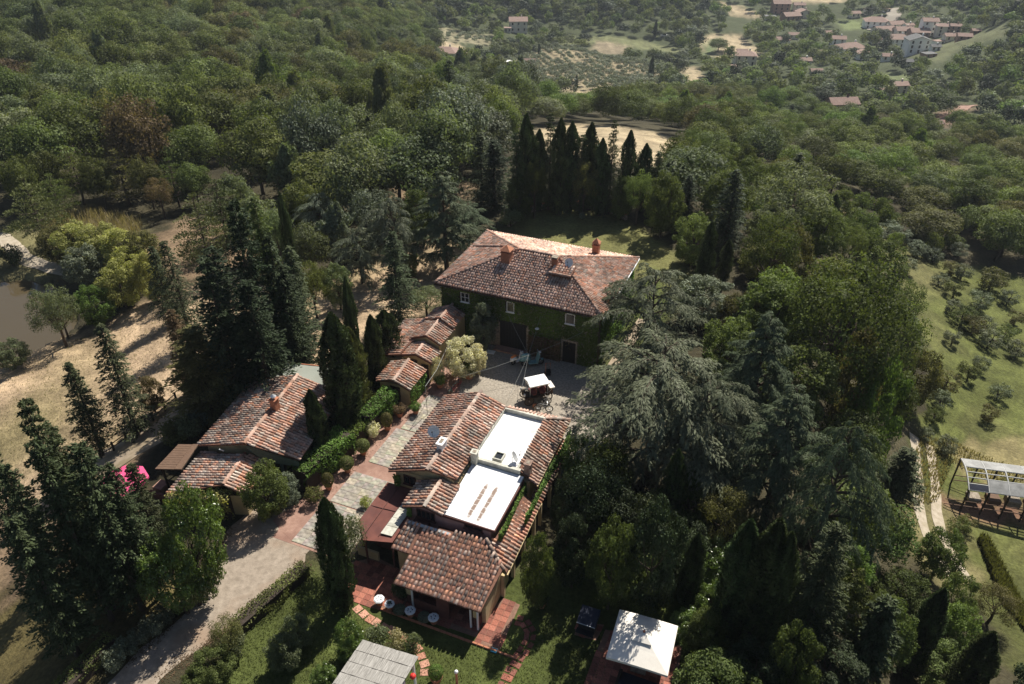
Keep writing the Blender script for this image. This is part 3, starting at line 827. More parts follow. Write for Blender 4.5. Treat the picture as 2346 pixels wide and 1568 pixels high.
ivy(H.e, H.off, (u0 + .45, fv, 0), (1, 0, 0), (0, 0, 1), (0, -1, 0), _fw, ze - .3, 16000, .17, fmask)
ivy(H.e, H.off, (u1 - .4, fv, 0), (0, 1, 0), (0, 0, 1), (1, 0, 0), 11, ze - .3, 8000, .2, None, 'hedge', depth=.5)
ivy(H.e, H.off, (u0 + .45, fv, 0), (0, 1, 0), (0, 0, 1), (-1, 0, 0), 11, ze - .3, 4000, .18)
ivy(H.e, H.off, (-21.4, fv - .2, 0), (1, 0, 0), (0, 0, 1), (0, -1, 0), 3.1, 2.3, 1500, .15, None, 'brown', 'climbing_rose', .5)
H.finish()

# ------------------------------------------------------------------ the long house with the white terraces
B = House('courtyard_house', 'long low house with tiled gables, two white flat roofs and a red front porch', 'house', -18, 35)
zr1 = 5.05
A_ = B.roof([(-23.3, 42.95, 3.85), (-23.15, 33.75, 3.85), (-20.05, 33.75, zr1), (-20.25, 42.95, zr1)], 'mixed', .285, .35)
A2_ = B.roof([(-18.2, 34.3, 4.38), (-18.25, 42.95, 4.38), (-20.25, 42.95, zr1), (-20.05, 33.75, zr1)], 'mixed', .285, .35)
B.ridge(A_, (-20.25, 42.95, zr1), (-20.05, 33.7, zr1), RIDGE_GREY)
C1 = B.roof([(-20.85, 34.0, 3.62), (-20.75, 31.35, 3.62), (-19.05, 31.35, 4.25), (-19.15, 34.0, 4.25)], 'worn', .285, .35)
C2 = B.roof([(-17.85, 31.35, 3.86), (-17.95, 34.35, 3.86), (-19.15, 34.35, 4.25), (-19.05, 31.35, 4.25)], 'mixed', .285, .35)
B.ridge(C1, (-19.15, 34.0, 4.25), (-19.05, 31.3, 4.25), RIDGE_GREY)
NP = B.roof([(-13.55, 44.2, 3.45), (-18.5, 43.75, 3.6), (-18.3, 42.75, 4.4), (-14.95, 42.75, 4.25)], 'pale', .285, .35)
EP = B.roof([(-13.35, 36.75, 3.4), (-13.5, 44.2, 3.45), (-14.9, 42.75, 4.25), (-14.75, 37.0, 4.15)], 'mixed', .285, .35)
B.ridge(EP, (-13.5, 44.2, 3.45), (-14.95, 42.75, 4.25), RIDGE_GREY)
SP = B.roof([(-18.85, 26.65, 2.2), (-13.05, 26.75, 2.2), (-12.95, 30.0, 2.55), (-14.75, 31.25, 3.02), (-18.9, 31.0, 3.0)], 'red', .29, .36)
SP2 = B.roof([(-20.25, 28.85, 2.5), (-18.92, 28.85, 2.5), (-18.92, 31.0, 3.0), (-20.2, 31.0, 3.0)], 'worn', .29, .36)
EL = B.roof([(-12.75, 30.05, 2.15), (-12.95, 36.3, 2.15), (-14.1, 36.2, 2.85), (-14.3, 31.3, 2.85)], 'red', .3, .36)
EL2 = B.roof([(-12.95, 36.35, 2.12), (-13.0, 43.1, 2.12), (-13.65, 43.1, 2.55), (-13.6, 36.35, 2.55)], 'red', .3, .36)
B.ridge(SP, (-12.9, 29.95, 2.4), (-14.7, 31.3, 3.1), RIDGE_GREY, lift=.06)
def bwalls(b):
    b.box(-22.85, -18.2, 34.2, 42.7, -.1, 3.75)
    b.add([(-22.85, 34.2, 3.751), (-18.3, 34.2, 3.751), (-18.3, 34.2, 4.25), (-20.08, 34.2, 4.92), (-22.85, 34.35, 3.8)], [(0, 1, 2, 3, 4)])
    b.add([(-22.85, 42.7, 3.751), (-18.3, 42.7, 3.751), (-18.3, 42.7, 4.2), (-20.25, 42.7, 4.9)], [(3, 2, 1, 0)])
B.part('wall', M['ochre'], bwalls)
B.part('wall', M['ochre'], lambda b: b.box(-18.199, -13.9, 36.9, 43.4, -.1, 3.4))
def pinkw(b):
    b.box(-20.5, -14.55, 31.72, 34.19, -.1, 3.5)
    b.add([(-20.5, 31.72, 3.501), (-17.9, 31.72, 3.501), (-17.9, 31.72, 3.75), (-19.06, 31.72, 4.12)], [(0, 1, 2, 3)])
B.part('wall', M['pinkwall'], pinkw)
B.part('wall', M['pinkwall'], lambda b: b.box(-18.1, -14.5, 34.2, 36.89, -.1, 3.5))
def whitedeck(b):
    b.slab([(-18.1, 37.1, 4.0), (-14.95, 37.1, 4.0), (-15.05, 42.6, 4.02), (-18.2, 42.6, 4.02)], .3)
B.part('flat_roof', M['white_deck'], whitedeck)
def parapet(b):
    b.box(-18.32, -18.12, 37.1, 42.62, 4.05, 4.32); b.box(-18.3, -14.9, 42.62, 42.78, 3.9, 4.36); b.box(-14.96, -14.8, 37.1, 42.61, 3.95, 4.14); b.box(-18.1, -14.6, 36.85, 37.09, 3.7, 4.2)
B.part('parapet', M['clear'], parapet)
def rusty():
    m, n, l = nodes_of('white_coating_stained')
    b = n['Principled BSDF']; b.inputs['Roughness'].default_value = .7
    tc = n.new('ShaderNodeTexCoord'); sp = n.new('ShaderNodeSeparateXYZ'); l.new(tc.outputs['Object'], sp.inputs[0])
    nz = n.new('ShaderNodeTexNoise'); nz.inputs['Scale'].default_value = 2.6; nz.inputs['Detail'].default_value = 6; nz.inputs['Roughness'].default_value = .7; l.new(tc.outputs['Object'], nz.inputs[0])
    nb = n.new('ShaderNodeTexNoise'); nb.inputs['Scale'].default_value = 0.8; nb.inputs['Detail'].default_value = 3; l.new(tc.outputs['Object'], nb.inputs[0])
    tot = None
    for c in (1.68, 2.4):
        s = n.new('ShaderNodeMath'); s.operation = 'SUBTRACT'; s.inputs[1].default_value = c; l.new(sp.outputs[0], s.inputs[0])
        a = n.new('ShaderNodeMath'); a.operation = 'ABSOLUTE'; l.new(s.outputs[0], a.inputs[0])
        r = n.new('ShaderNodeMapRange'); r.inputs[1].default_value = .05; r.inputs[2].default_value = .26; r.inputs[3].default_value = .5; r.inputs[4].default_value = 0; l.new(a.outputs[0], r.inputs[0])
        if tot is None: tot = r.outputs[0]
        else:
            ad = n.new('ShaderNodeMath'); ad.operation = 'ADD'; l.new(tot, ad.inputs[0]); l.new(r.outputs[0], ad.inputs[1]); tot = ad.outputs[0]
    ad = n.new('ShaderNodeMath'); ad.operation = 'MULTIPLY'; l.new(tot, ad.inputs[0]); l.new(nz.outputs['Fac'], ad.inputs[1])
    ed = n.new('ShaderNodeMapRange'); ed.inputs[1].default_value = -3.4; ed.inputs[2].default_value = -2.6; l.new(sp.outputs[1], ed.inputs[0])
    ed2 = n.new('ShaderNodeMapRange'); ed2.inputs[1].default_value = .6; ed2.inputs[2].default_value = -.1; l.new(sp.outputs[1], ed2.inputs[0])
    e3 = n.new('ShaderNodeMath'); e3.operation = 'MULTIPLY'; l.new(ed.outputs[0], e3.inputs[0]); l.new(ed2.outputs[0], e3.inputs[1])
    e4 = n.new('ShaderNodeMath'); e4.operation = 'MULTIPLY'; l.new(ad.outputs[0], e4.inputs[0]); l.new(e3.outputs[0], e4.inputs[1])
    rp = n.new('ShaderNodeValToRGB'); rp.color_ramp.elements[0].position = .09; rp.color_ramp.elements[1].position = .20
    l.new(e4.outputs[0], rp.inputs[0])
    w = n.new('ShaderNodeMixRGB'); w.inputs[1].default_value = (.80, .80, .80, 1); w.inputs[2].default_value = (.66, .66, .67, 1); l.new(nb.outputs['Fac'], w.inputs[0])
    mx = n.new('ShaderNodeMixRGB'); mx.inputs[2].default_value = (.20, .135, .10, 1); l.new(rp.outputs[0], mx.inputs[0]); l.new(w.outputs[0], mx.inputs[1]); l.new(mx.outputs[0], b.inputs['Base Color'])
    return m
M['white_rust'] = rusty()
def lowdeck(b):
    b.slab([(-17.95, 31.75, 3.68), (-14.3, 31.75, 3.6), (-14.3, 36.8, 3.82), (-18.1, 36.8, 3.88)], .16)
fr = B.part('flat_roof', M['white_rust'], lowdeck)
def seams(b):
    for k in range(1, 10):
        v = 31.75 + k * .5
        z = 3.68 + (v - 31.75) * .04
        b.slab([(-17.9, v - .012, z + .008), (-14.35, v - .012, z - .07), (-14.35, v + .012, z - .07), (-17.9, v + .012, z + .008)], .01)
B.part('seam', M['white_deck'], seams, fr)
B.part('fascia', M['rustpaint'], lambda b: (b.box(-17.95, -14.26, 31.67, 31.745, 3.42, 3.62), b.box(-14.295, -14.22, 31.67, 36.7, 3.45, 3.64)))
sk = B.part('skylight', M['clear'], lambda b: (b.box(-16.85, -16.15, 37.25, 37.33, 4.0, 4.3), b.box(-16.85, -16.15, 37.97, 38.05, 4.0, 4.3), b.box(-16.85, -16.77, 37.331, 37.969, 4.0, 4.3), b.box(-16.23, -16.15, 37.331, 37.969, 4.0, 4.3)))
B.part('glazing', M['pane'], lambda b: b.box(-16.768, -16.232, 37.332, 37.968, 4.0, 4.2), sk)
B.chimney(-17.95, 36.75, 3.6, 4.85, .42, 'clear', 'flat'); B.chimney(-14.15, 37.25, 3.5, 4.75, .42, 'sootbrick', 'flat', .5)
B.chimney(-20.12, 36.1, 4.7, 5.6, .42, 'white_paint', 'flat', .75)
B.window((-21.75, 34.2, 3.1), (0, -1), .95, .8, 'rustpaint', 1, None)
B.window((-19.2, 31.72, 3.1), (0, -1), 1.35, .75, 'rustpaint', 3, None)
B.window((-15.75, 31.72, 3.32), (0, -1), 1.3, .42, 'rustpaint', 1, None, sill=True)
B.part('drainpipe', M['darkwood'], lambda b: b.tube([(-20.25, 31.66, 3.55), (-20.25, 31.66, 3.1)], .04))
B.part('gutter', M['grey_metal'], lambda b: b.slab([(-20.1, 30.72, 2.99), (-17.0, 30.78, 3.02), (-17.0, 30.95, 3.06), (-20.1, 30.9, 3.04)], .05))
# porch below: posts, parapet wall, recessed front
for q in ((-18.3, -13.4, 28.6, 31.7, -.1, 2.45), (-18.32, -17.9, 27.15, 28.59, 0.0, 1.0), (-13.72, -13.36, 27.15, 28.59, 0, 1.0), (-20.0, -18.9, 29.3, 31.7, 0, 2.6)):
    B.part('wall', M['rustpaint'], lambda b: b.box(*q))
for q in ((-20.02, -18.85, 29.2, 29.29, 0, 2.4), (-18.84, -18.62, 27.4, 29.2, 0, 2.25), (-13.39, -13.1, 27.6, 31.2, 0, 2.3), (-18.3, -17.95, 27.05, 27.149, 1.01, 2.0), (-13.7, -13.35, 27.05, 27.149, 1.01, 2.0)):
    B.part('pier', M['ochre'], lambda b: b.box(*q))
for u in (-17.85, -16.1, -15.35, -13.85, -13.38):
    B.part('post', M['white_paint'] if u in (-17.85, -13.38, -13.85) else M['rustpaint'], lambda b: b.box(u - .05, u + .05, 26.98, 27.08, 0, 2.1))
B.part('beam', M['rustpaint'], lambda b: b.box(-18.4, -13.2, 26.94, 27.1, 2.0, 2.08))
B.part('parapet', M['rustpaint'], lambda b: b.box(-17.75, -16.15, 27.0, 27.1, 0, .85))
B.part('panel', M['rustpaint'], lambda b: b.box(-16.05, -15.4, 27.0, 27.1, 0, 1.9))
B.window((-17.0, 28.6, 1.5), (0, -1), 1.5, 1.1, 'darkwood', 3)
B.window((-14.6, 28.6, 1.3), (0, -1), 1.2, 1.7, 'ochre', 1)
for v in (29.95, 31.6, 33.4, 35.3, 36.5, 38.4, 40.6, 42.6):
    B.part('post', M['ochre'], lambda b: b.box(-13.05, -12.83, v - .1, v + .1, 0, 2.02))
B.part('gutter', M['ochre'], lambda b: (b.slab([(-12.7, 29.95, 2.12), (-12.62, 29.95, 2.12), (-12.84, 36.3, 2.12), (-12.92, 36.3, 2.12)], .09), b.slab([(-13.3, 36.7, 3.42), (-13.22, 36.7, 3.42), (-13.4, 44.2, 3.46), (-13.48, 44.2, 3.46)], .09)))
# sheet metal awning on the west side
aw = B.part('awning', M['rust'], lambda b: b.slab([(-23.5, 30.0, 2.3), (-22.35, 28.85, 2.3), (-20.35, 29.2, 2.55), (-20.5, 33.9, 2.65), (-23.55, 34.1, 2.35)], .06))
def awseam(b):
    for f in (.33, .66):
        b.slab([(-23.5 + 3.0 * f, 29.4, 2.31 + .27 * f), (-23.46 + 3.0 * f, 29.4, 2.31 + .27 * f), (-23.5 + 3.0 * f, 34.0, 2.37 + .29 * f), (-23.54 + 3.0 * f, 34.0, 2.37 + .29 * f)], .03)
    b.slab([(-23.45, 31.7, 2.345), (-20.5, 31.7, 2.62), (-20.5, 31.74, 2.62), (-23.45, 31.74, 2.345)], .03)
B.part('seam', M['rustpaint'], awseam, aw)
def clearsheet(b):
    for k in range(4):
        v = 29.6 + k * .78
        b.slab([(-21.45, v, 2.56), (-20.6, v, 2.63), (-20.6, v + .74, 2.64), (-21.45, v + .74, 2.57)], .03)
B.part('translucent_sheet', M['clear'], clearsheet, aw)
for u, v in ((-23.35, 30.1), (-22.3, 29.0), (-20.45, 29.3), (-23.4, 33.9)):
    B.part('awning_post', M['rustpaint'], lambda b: b.box(u - .05, u + .05, v - .05, v + .05, 0, 2.24))
B.part('garden_wall', M['ochre'], lambda b: b.box(-23.3, -21.7, 29.35, 29.5, 0, .75))
B.part('wall', M['rustpaint'], lambda b: b.box(-22.6, -20.55, 30.5, 30.6, 0, 2.3))
ivy(B.e, B.off, (-13.3, 34.0, 1.9), (0, 1, 0), (0.05, 0, 1), (1, 0, .6), 9.5, 1.35, 2600, .17, None, 'hedge', depth=.35)
ivy(B.e, B.off, (-14.28, 31.7, 2.2), (0, 1, 0), (0.1, 0, 1), (1, 0, .5), 5.0, 1.25, 1500, .2, None, 'hedge', depth=.5)
ivy(B.e, B.off, (-22.95, 34.15, .8), (1, 0, 0), (0, 0, 1), (0, -1, 0), .55, 2.6, 500, .16, None, 'hedge', depth=.25)
ivy(B.e, B.off, (-20.55, 31.65, 2.6), (1, 0, 0), (0, 0, 1), (0, -1, 0), .35, .9, 120, .14, None, 'hedge', depth=.2)
B.finish()

# ------------------------------------------------------------------ west barn
S_ = House('barn', 'low barn with a wide brown tile gable roof beside the dark cypresses', 'barn', -35.5, 35.5)
rN, rS = (-35.5, 40.7, 3.9), (-34.1, 32.25, 3.9)
s1 = S_.roof([(-39.6, 40.1, 2.75), (-38.25, 31.8, 2.75), rS, rN], 'worn', .27, .33)
s2 = S_.roof([(-30.5, 33.5, 2.55), (-31.9, 41.6, 2.55), rN, rS], 'mixed', .27, .33)
S_.ridge(s1, rN, rS)
lN, lS = (-34.4, 32.35, 2.72), (-33.75, 29.2, 2.72)
l1 = S_.roof([(-38.2, 32.0, 1.98), (-37.45, 27.5, 1.98), lS, lN], 'worn', .27, .33)
l2 = S_.roof([(-32.1, 29.3, 2.15), (-32.6, 33.0, 2.15), lN, lS], 'mixed', .27, .33)
S_.ridge(l1, lN, lS)
def swall(b):
    q = [(-39.15, 39.7), (-37.85, 32.3), (-31.0, 33.6), (-32.3, 41.2)]
    b.add([(x, y, -.3) for x, y in q] + [(q[0][0], q[0][1], 2.62), (q[1][0], q[1][1], 2.62), (q[2][0], q[2][1], 2.42), (q[3][0], q[3][1], 2.42)], [(0, 1, 5, 4), (1, 2, 6, 5), (2, 3, 7, 6), (3, 0, 4, 7)])
    b.add([(q[1][0], q[1][1], 2.621), (q[2][0], q[2][1], 2.421), (-34.15, 32.95, 3.72)], [(0, 1, 2)])
S_.part('wall', M['ochre'], swall)
wq = [(-37.8, 32.25), (-37.1, 27.9), (-32.4, 29.5), (-32.9, 33.0)]
S_.part('wall', M['ochre'], lambda b: b.add([(x, y, z) for z in (-.3, 1.85) for x, y in wq], [(0, 1, 5, 4), (1, 2, 6, 5), (2, 3, 7, 6), (3, 0, 4, 7)]))
S_.part('fascia', M['greenwall'], lambda b: b.add([(-34.0, 32.2, 3.62), (-34.0, 32.2, 3.8), (-30.45, 33.35, 2.5), (-30.5, 33.35, 1.95), (-33.0, 32.6, 2.3)], [(0, 4, 3, 2, 1)]))
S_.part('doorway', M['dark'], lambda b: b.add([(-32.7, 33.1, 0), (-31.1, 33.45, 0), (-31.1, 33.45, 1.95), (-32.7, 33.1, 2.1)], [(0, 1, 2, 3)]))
S_.part('post', M['greenwall'], lambda b: b.box(-31.95, -31.78, 33.0, 33.15, 0, 2.1))
S_.part('bracket', M['white_paint'], lambda b: b.tube([(-36.1, 31.7, 3.15), (-35.9, 31.9, 2.9)], .05))
S_.chimney(-34.55, 36.5, 3.5, 4.75, .5, 'brick', 'cowl')
S_.finish()
S3 = House('flat_roofed_shed', 'shed with a plain grey sheet roof behind the barn', 'shed', -35.8, 42.3)
S3.part('roof', M['grey_sheet'], lambda b: b.slab([(-39.15, 40.55, 2.72), (-32.2, 41.75, 2.72), (-32.6, 44.3, 2.85), (-39.45, 42.75, 2.85)], .1))
S3.part('wall', M['stone'], lambda b: b.slab([(-38.9, 40.8, 2.6), (-32.5, 41.95, 2.6), (-32.9, 44.0, 2.6), (-39.1, 42.5, 2.6)], 2.9))
S3.part('edge_trim', M['brick'], lambda b: b.slab([(-39.47, 42.76, 2.9), (-32.6, 44.31, 2.9), (-32.62, 44.39, 2.9), (-39.5, 42.84, 2.9)], .14))
S4 = House('plank_canopy', 'small brown plank canopy on dark posts at the barn\'s south-west corner', 'canopy', -39.2, 30.6)
cr = S4.part('roof', M['darkwood'], lambda b: b.slab([(-39.95, 29.05, 2.1), (-37.9, 29.6, 2.3), (-38.6, 32.2, 2.35), (-40.25, 31.8, 2.15)], .06))
for k in range(11):
    f0, f1 = k / 11 + .004, (k + 1) / 11 - .004
    def P_(f, s): 
        a = Vector((-39.95, 29.05, 2.105)).lerp(Vector((-40.25, 31.8, 2.155)), f); b_ = Vector((-37.9, 29.6, 2.305)).lerp(Vector((-38.6, 32.2, 2.355)), f)
        return a.lerp(b_, s)
    S4.part('plank', M['wood'], lambda b: b.slab([P_(f0, .01) + Vector((0, 0, .03)), P_(f0, .70) + Vector((0, 0, .03)), P_(f1, .70) + Vector((0, 0, .03)), P_(f1, .01) + Vector((0, 0, .03))], .03), cr)
S4.part('ridge_board', M['wood'], lambda b: b.slab([P_(0, .72) + Vector((0, 0, .06)), P_(0, .99) + Vector((0, 0, .05)), P_(1, .99) + Vector((0, 0, .05)), P_(1, .72) + Vector((0, 0, .06))], .04), cr)
for u, v in ((-39.6, 29.4), (-38.0, 29.8), (-40.0, 31.6)):
    S4.part('post', M['darkwood'], lambda b: b.box(u - .06, u + .06, v - .06, v + .06, -.6, 2.08))
S4.part('low_wall', M['rustpaint'], lambda b: b.box(-40.2, -37.9, 28.2, 28.4, -.6, .6))
S4.part('brick_bench', M['terra_floor'], lambda b: b.box(-40.4, -39.6, 28.7, 29.6, -.6, .5))

# ------------------------------------------------------------------ cottage and outhouse by the farmhouse
A = House('annex_cottage', 'small cottage of stepped red tile roofs at the farmhouse\'s west corner', 'cottage', -29.3, 51.5)
q1 = A.roof([(-27.55, 52.9, 3.15), (-27.6, 55.6, 3.2), (-28.9, 55.6, 3.85), (-28.85, 53.0, 3.85)], 'red', .28, .34)
q1b = A.roof([(-30.6, 55.6, 3.1), (-30.6, 53.4, 3.1), (-28.85, 53.0, 3.85), (-28.9, 55.6, 3.85)], 'red', .28, .34)
q2 = A.roof([(-27.6, 50.35, 2.88), (-27.55, 53.25, 2.9), (-29.05, 53.35, 3.52), (-28.92, 50.35, 3.5)], 'mixed', .28, .34)
q2b = A.roof([(-30.5, 53.35, 2.95), (-30.45, 50.35, 2.95), (-28.92, 50.35, 3.5), (-29.05, 53.35, 3.52)], 'mixed', .28, .34)
big = A.roof([(-33.2, 54.1, 2.0), (-33.0, 47.85, 2.0), (-30.25, 47.95, 2.78), (-30.3, 54.3, 2.8)], 'mixed', .28, .34)
q3 = A.roof([(-27.45, 48.3, 2.28), (-27.5, 50.35, 2.3), (-29.05, 50.35, 2.9), (-28.9, 48.25, 2.88)], 'mixed', .28, .34)
q3b = A.roof([(-30.3, 50.35, 2.55), (-30.2, 48.1, 2.55), (-28.9, 48.25, 2.88), (-29.05, 50.35, 2.9)], 'mixed', .28, .34)
A.ridge(q1, (-28.9, 55.6, 3.85), (-28.85, 53.0, 3.85)); A.ridge(q2, (-29.05, 53.35, 3.52), (-28.92, 50.35, 3.5), RIDGE_GREY); A.ridge(q3, (-29.05, 50.3, 2.9), (-28.9, 48.25, 2.88), RIDGE_GREY)
A.part('wall', M['ochre'], lambda b: (b.box(-30.2, -27.75, 50.5, 55.7, -.2, 2.75), b.box(-32.9, -30.21, 48.1, 54.0, -.2, 2.0), b.box(-30.19, -27.7, 48.5, 50.49, -.2, 2.25)))
A.part('gable', M['ochre'], lambda b: (b.add([(-30.2, 48.49, 2.251), (-27.7, 48.49, 2.1), (-28.9, 48.49, 2.78)], [(0, 1, 2)]), b.add([(-30.2, 50.48, 2.751), (-27.8, 50.48, 2.751), (-28.95, 50.48, 3.4)], [(0, 1, 2)])))
A.window((-29.2, 48.48, 1.7), (0, -1), .62, .9, 'wood', 1)
A.part('door', M['darkwood'], lambda b: b.box(-28.5, -27.85, 48.42, 48.489, 0, 1.9))
A.finish()
O = House('outhouse', 'outhouse with a small two-pitch tile roof at the end of the clipped hedge', 'outhouse', -29.2, 46.2)
o1 = O.roof([(-27.5, 44.45, 2.05), (-27.55, 47.65, 2.05), (-29.25, 47.65, 2.62), (-28.95, 44.5, 2.6)], 'mixed', .29, .34)
o2 = O.roof([(-30.85, 47.55, 2.1), (-30.75, 44.55, 2.1), (-28.95, 44.5, 2.6), (-29.25, 47.65, 2.62)], 'mixed', .29, .34)
O.ridge(o1, (-29.25, 47.65, 2.62), (-28.95, 44.5, 2.6), RIDGE_GREY)
O.part('wall', M['ochre'], lambda b: b.box(-30.5, -27.8, 44.8, 47.4, -.2, 2.0))
O.part('door', M['darkwood'], lambda b: b.box(-29.5, -28.6, 44.72, 44.799, 0, 1.8))
ivy(O.e, O.off, (-27.8, 44.7, 0), (0, 1, 0), (0, 0, 1), (1, 0, 0), 2.8, 2.1, 900, .18, None, 'hedge', depth=.4)
O.finish()
# ------------------------------------------------------------------ tree makers (foliage is leaf-sized faces, seeded)
class Geo:
    def __init__(s): s.V, s.F, s.T, s.n = [], [], [], 0
    def add(s, V, F, t):
        s.V.append(V); s.F.append(F + s.n); s.n += len(V)
        t = np.asarray(t, float)
        s.T.append(np.repeat(t, len(V) // len(t))[:, None] * np.ones(3) if t.ndim == 1 else np.repeat(t, len(V) // len(t), 0))
    def leaves(s, C, D, N, L, Wd, t):
        V, F = leaf_arrays(C, unit(D), unit(N), L, Wd); s.add(V, F, t)
    def mesh(s, name, mat=None):
        return new_mesh(name, np.concatenate(s.V), np.concatenate(s.F), np.concatenate(s.T), mat)

def limb(b, p0, p1, r0, r1, bend=0.1, r=random, n=5, k=4):
    p0, p1 = Vector(p0), Vector(p1); L = (p1 - p0).length
    off = Vector((r.gauss(0, 1), r.gauss(0, 1), r.gauss(0, .4))) * bend * L
    pts = [p0.lerp(p1, t / k) + off * math.sin(math.pi * t / k) for t in range(k + 1)]
    b.tube(pts, [r0 + (r1 - r0) * t / k for t in range(k + 1)], n, False)

def broad(seed, h=10, r=4.2, base=.16, lobes=26, n=3600, ls=.34, asp=1.6, up=.25, squash=1.0, spread=(.34, .5), top=1.0, trunk_r=.2, full=False, rnd=.34):
    R = np.random.default_rng(seed); rr = random.Random(seed)
    g = Geo(); z0, z1 = h * base, h
    cz, rz = (z0 + z1) / 2, (z1 - z0) / 2
    d = rdir(lobes, R)
    if not full: d[:, 2] = np.where(d[:, 2] < -.5, -d[:, 2] * .4, d[:, 2])
    q = R.uniform(.45, 1, lobes) ** .5
    rl = r * R.uniform(*spread, lobes)
    Cn = np.stack([d[:, 0] * q * (r - rl * .8), d[:, 1] * q * (r - rl * .8), cz + d[:, 2] * q * (rz - rl * .75) * squash], -1)
    w = rl ** 2; cnt = np.maximum(8, (n * w / w.sum()).astype(int))
    for i in range(lobes):
        m = cnt[i]
        o = rdir(m, R); o[:, 2] += .25; o = unit(o)
        lump = 1 + .14 * np.sin(o[:, 0] * 5 + i) * np.cos(o[:, 1] * 6 + 2 * i)
        P = Cn[i] + o * (rl[i] * lump * R.uniform(.66, 1.04, m))[:, None] * np.array([1, 1, .82])
        N = o * .9 + np.array([0, 0, .15]) + R.normal(size=(m, 3)) * rnd
        D = np.cross(N, R.normal(size=(m, 3))) + np.array([0, 0, up])
        L = ls * R.uniform(.65, 1.35, m)
        g.leaves(P, D, N, L, L / asp * R.uniform(.8, 1.2, m), R.uniform(.72, 1.28) * R.uniform(.7, 1.3, m))
    b = MB(); t = Vector((rr.gauss(0, .2), rr.gauss(0, .2), h * .5))
    limb(b, (0, 0, -1.0), t, trunk_r * 1.25, trunk_r * .6, .03, rr, 7)
    for i in range(min(7, lobes)):
        limb(b, t * rr.uniform(.45, .95), Cn[i], trunk_r * .5, trunk_r * .12, .12, rr)
    return dict(crown=g.mesh('crown'), trunk=b.mesh('trunk', M['bark'], True), h=h, w=2 * r)

def plume(seed, h=12, r=3.6, n=5200, ls=.55, base=.1):
    """poplar or bamboo-like crown of upright sprays"""
    R = np.random.default_rng(seed); rr = random.Random(seed); g = Geo()
    k = 46
    a = np.arange(k) * 2.4; tt = R.uniform(0, 1, k)
    for i in range(k):
        zt = h * (base + .15 + (1 - base - .15) * tt[i] ** .7)
        rad = r * (1 - ((zt / h - .35) / .68) ** 2 if zt / h > .35 else .75 + zt / h * .7) * R.uniform(.35, 1.0)
        c = np.array([math.cos(a[i]) * rad, math.sin(a[i]) * rad, zt])
        ln = h * R.uniform(.12, .22); m = n // k
        s = R.uniform(0, 1, m)
        lean = np.array([math.cos(a[i]) * .25, math.sin(a[i]) * .25, 1.0])
        th = R.uniform(0, 6.28, m); wd = (1 - s) * r * .3 + .12
        P = c + (s - .75)[:, None] * ln * lean + np.stack([np.cos(th) * wd, np.sin(th) * wd, 0 * th], -1)
        D = lean + R.normal(size=(m, 3)) * .45; N = np.stack([np.cos(th), np.sin(th), .4 + 0 * th], -1) + R.normal(size=(m, 3)) * .4
        L = ls * R.uniform(.6, 1.3, m)
        g.leaves(P, D, N, L, L * .45, R.uniform(.75, 1.25) * R.uniform(.75, 1.25, m))
    b = MB(); limb(b, (0, 0, -1), (0, 0, h * .7), .22, .08, .02, rr, 6)
    for i in range(6): limb(b, (0, 0, h * .2), (math.cos(a[i]) * r * .6, math.sin(a[i]) * r * .6, h * .6), .1, .03, .1, rr)
    return dict(crown=g.mesh('crown'), trunk=b.mesh('trunk', M['bark'], True), h=h, w=2 * r)

def cypress(seed, h=12, r=.95, n=9000, ls=.30, lump=.22, fat=1.0, base=.03, top=.55):
    R = np.random.default_rng(seed); g = Geo()
    t = R.uniform(0, 1, n) ** .9; th = R.uniform(0, 2 * np.pi, n)
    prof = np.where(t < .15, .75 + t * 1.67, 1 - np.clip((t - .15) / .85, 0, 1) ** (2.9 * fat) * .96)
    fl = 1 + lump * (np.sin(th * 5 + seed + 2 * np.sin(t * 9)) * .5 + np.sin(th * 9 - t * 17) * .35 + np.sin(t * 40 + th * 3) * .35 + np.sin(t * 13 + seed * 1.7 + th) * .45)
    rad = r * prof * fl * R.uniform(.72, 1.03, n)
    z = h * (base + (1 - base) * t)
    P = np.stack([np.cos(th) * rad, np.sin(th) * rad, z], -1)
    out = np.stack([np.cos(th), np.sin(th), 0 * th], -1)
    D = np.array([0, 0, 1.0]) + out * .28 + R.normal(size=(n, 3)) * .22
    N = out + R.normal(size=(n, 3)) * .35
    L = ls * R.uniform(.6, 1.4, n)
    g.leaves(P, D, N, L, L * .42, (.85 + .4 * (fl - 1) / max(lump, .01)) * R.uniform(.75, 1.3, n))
    b = MB(); b.tube([(0, 0, -1), (0, 0, h * .25), (0, 0, h * .93)], [r * .3, r * .5, .02], 7)
    return dict(crown=g.mesh('crown'), trunk=b.mesh('trunk', M['darkwood']), h=h, w=2 * r)

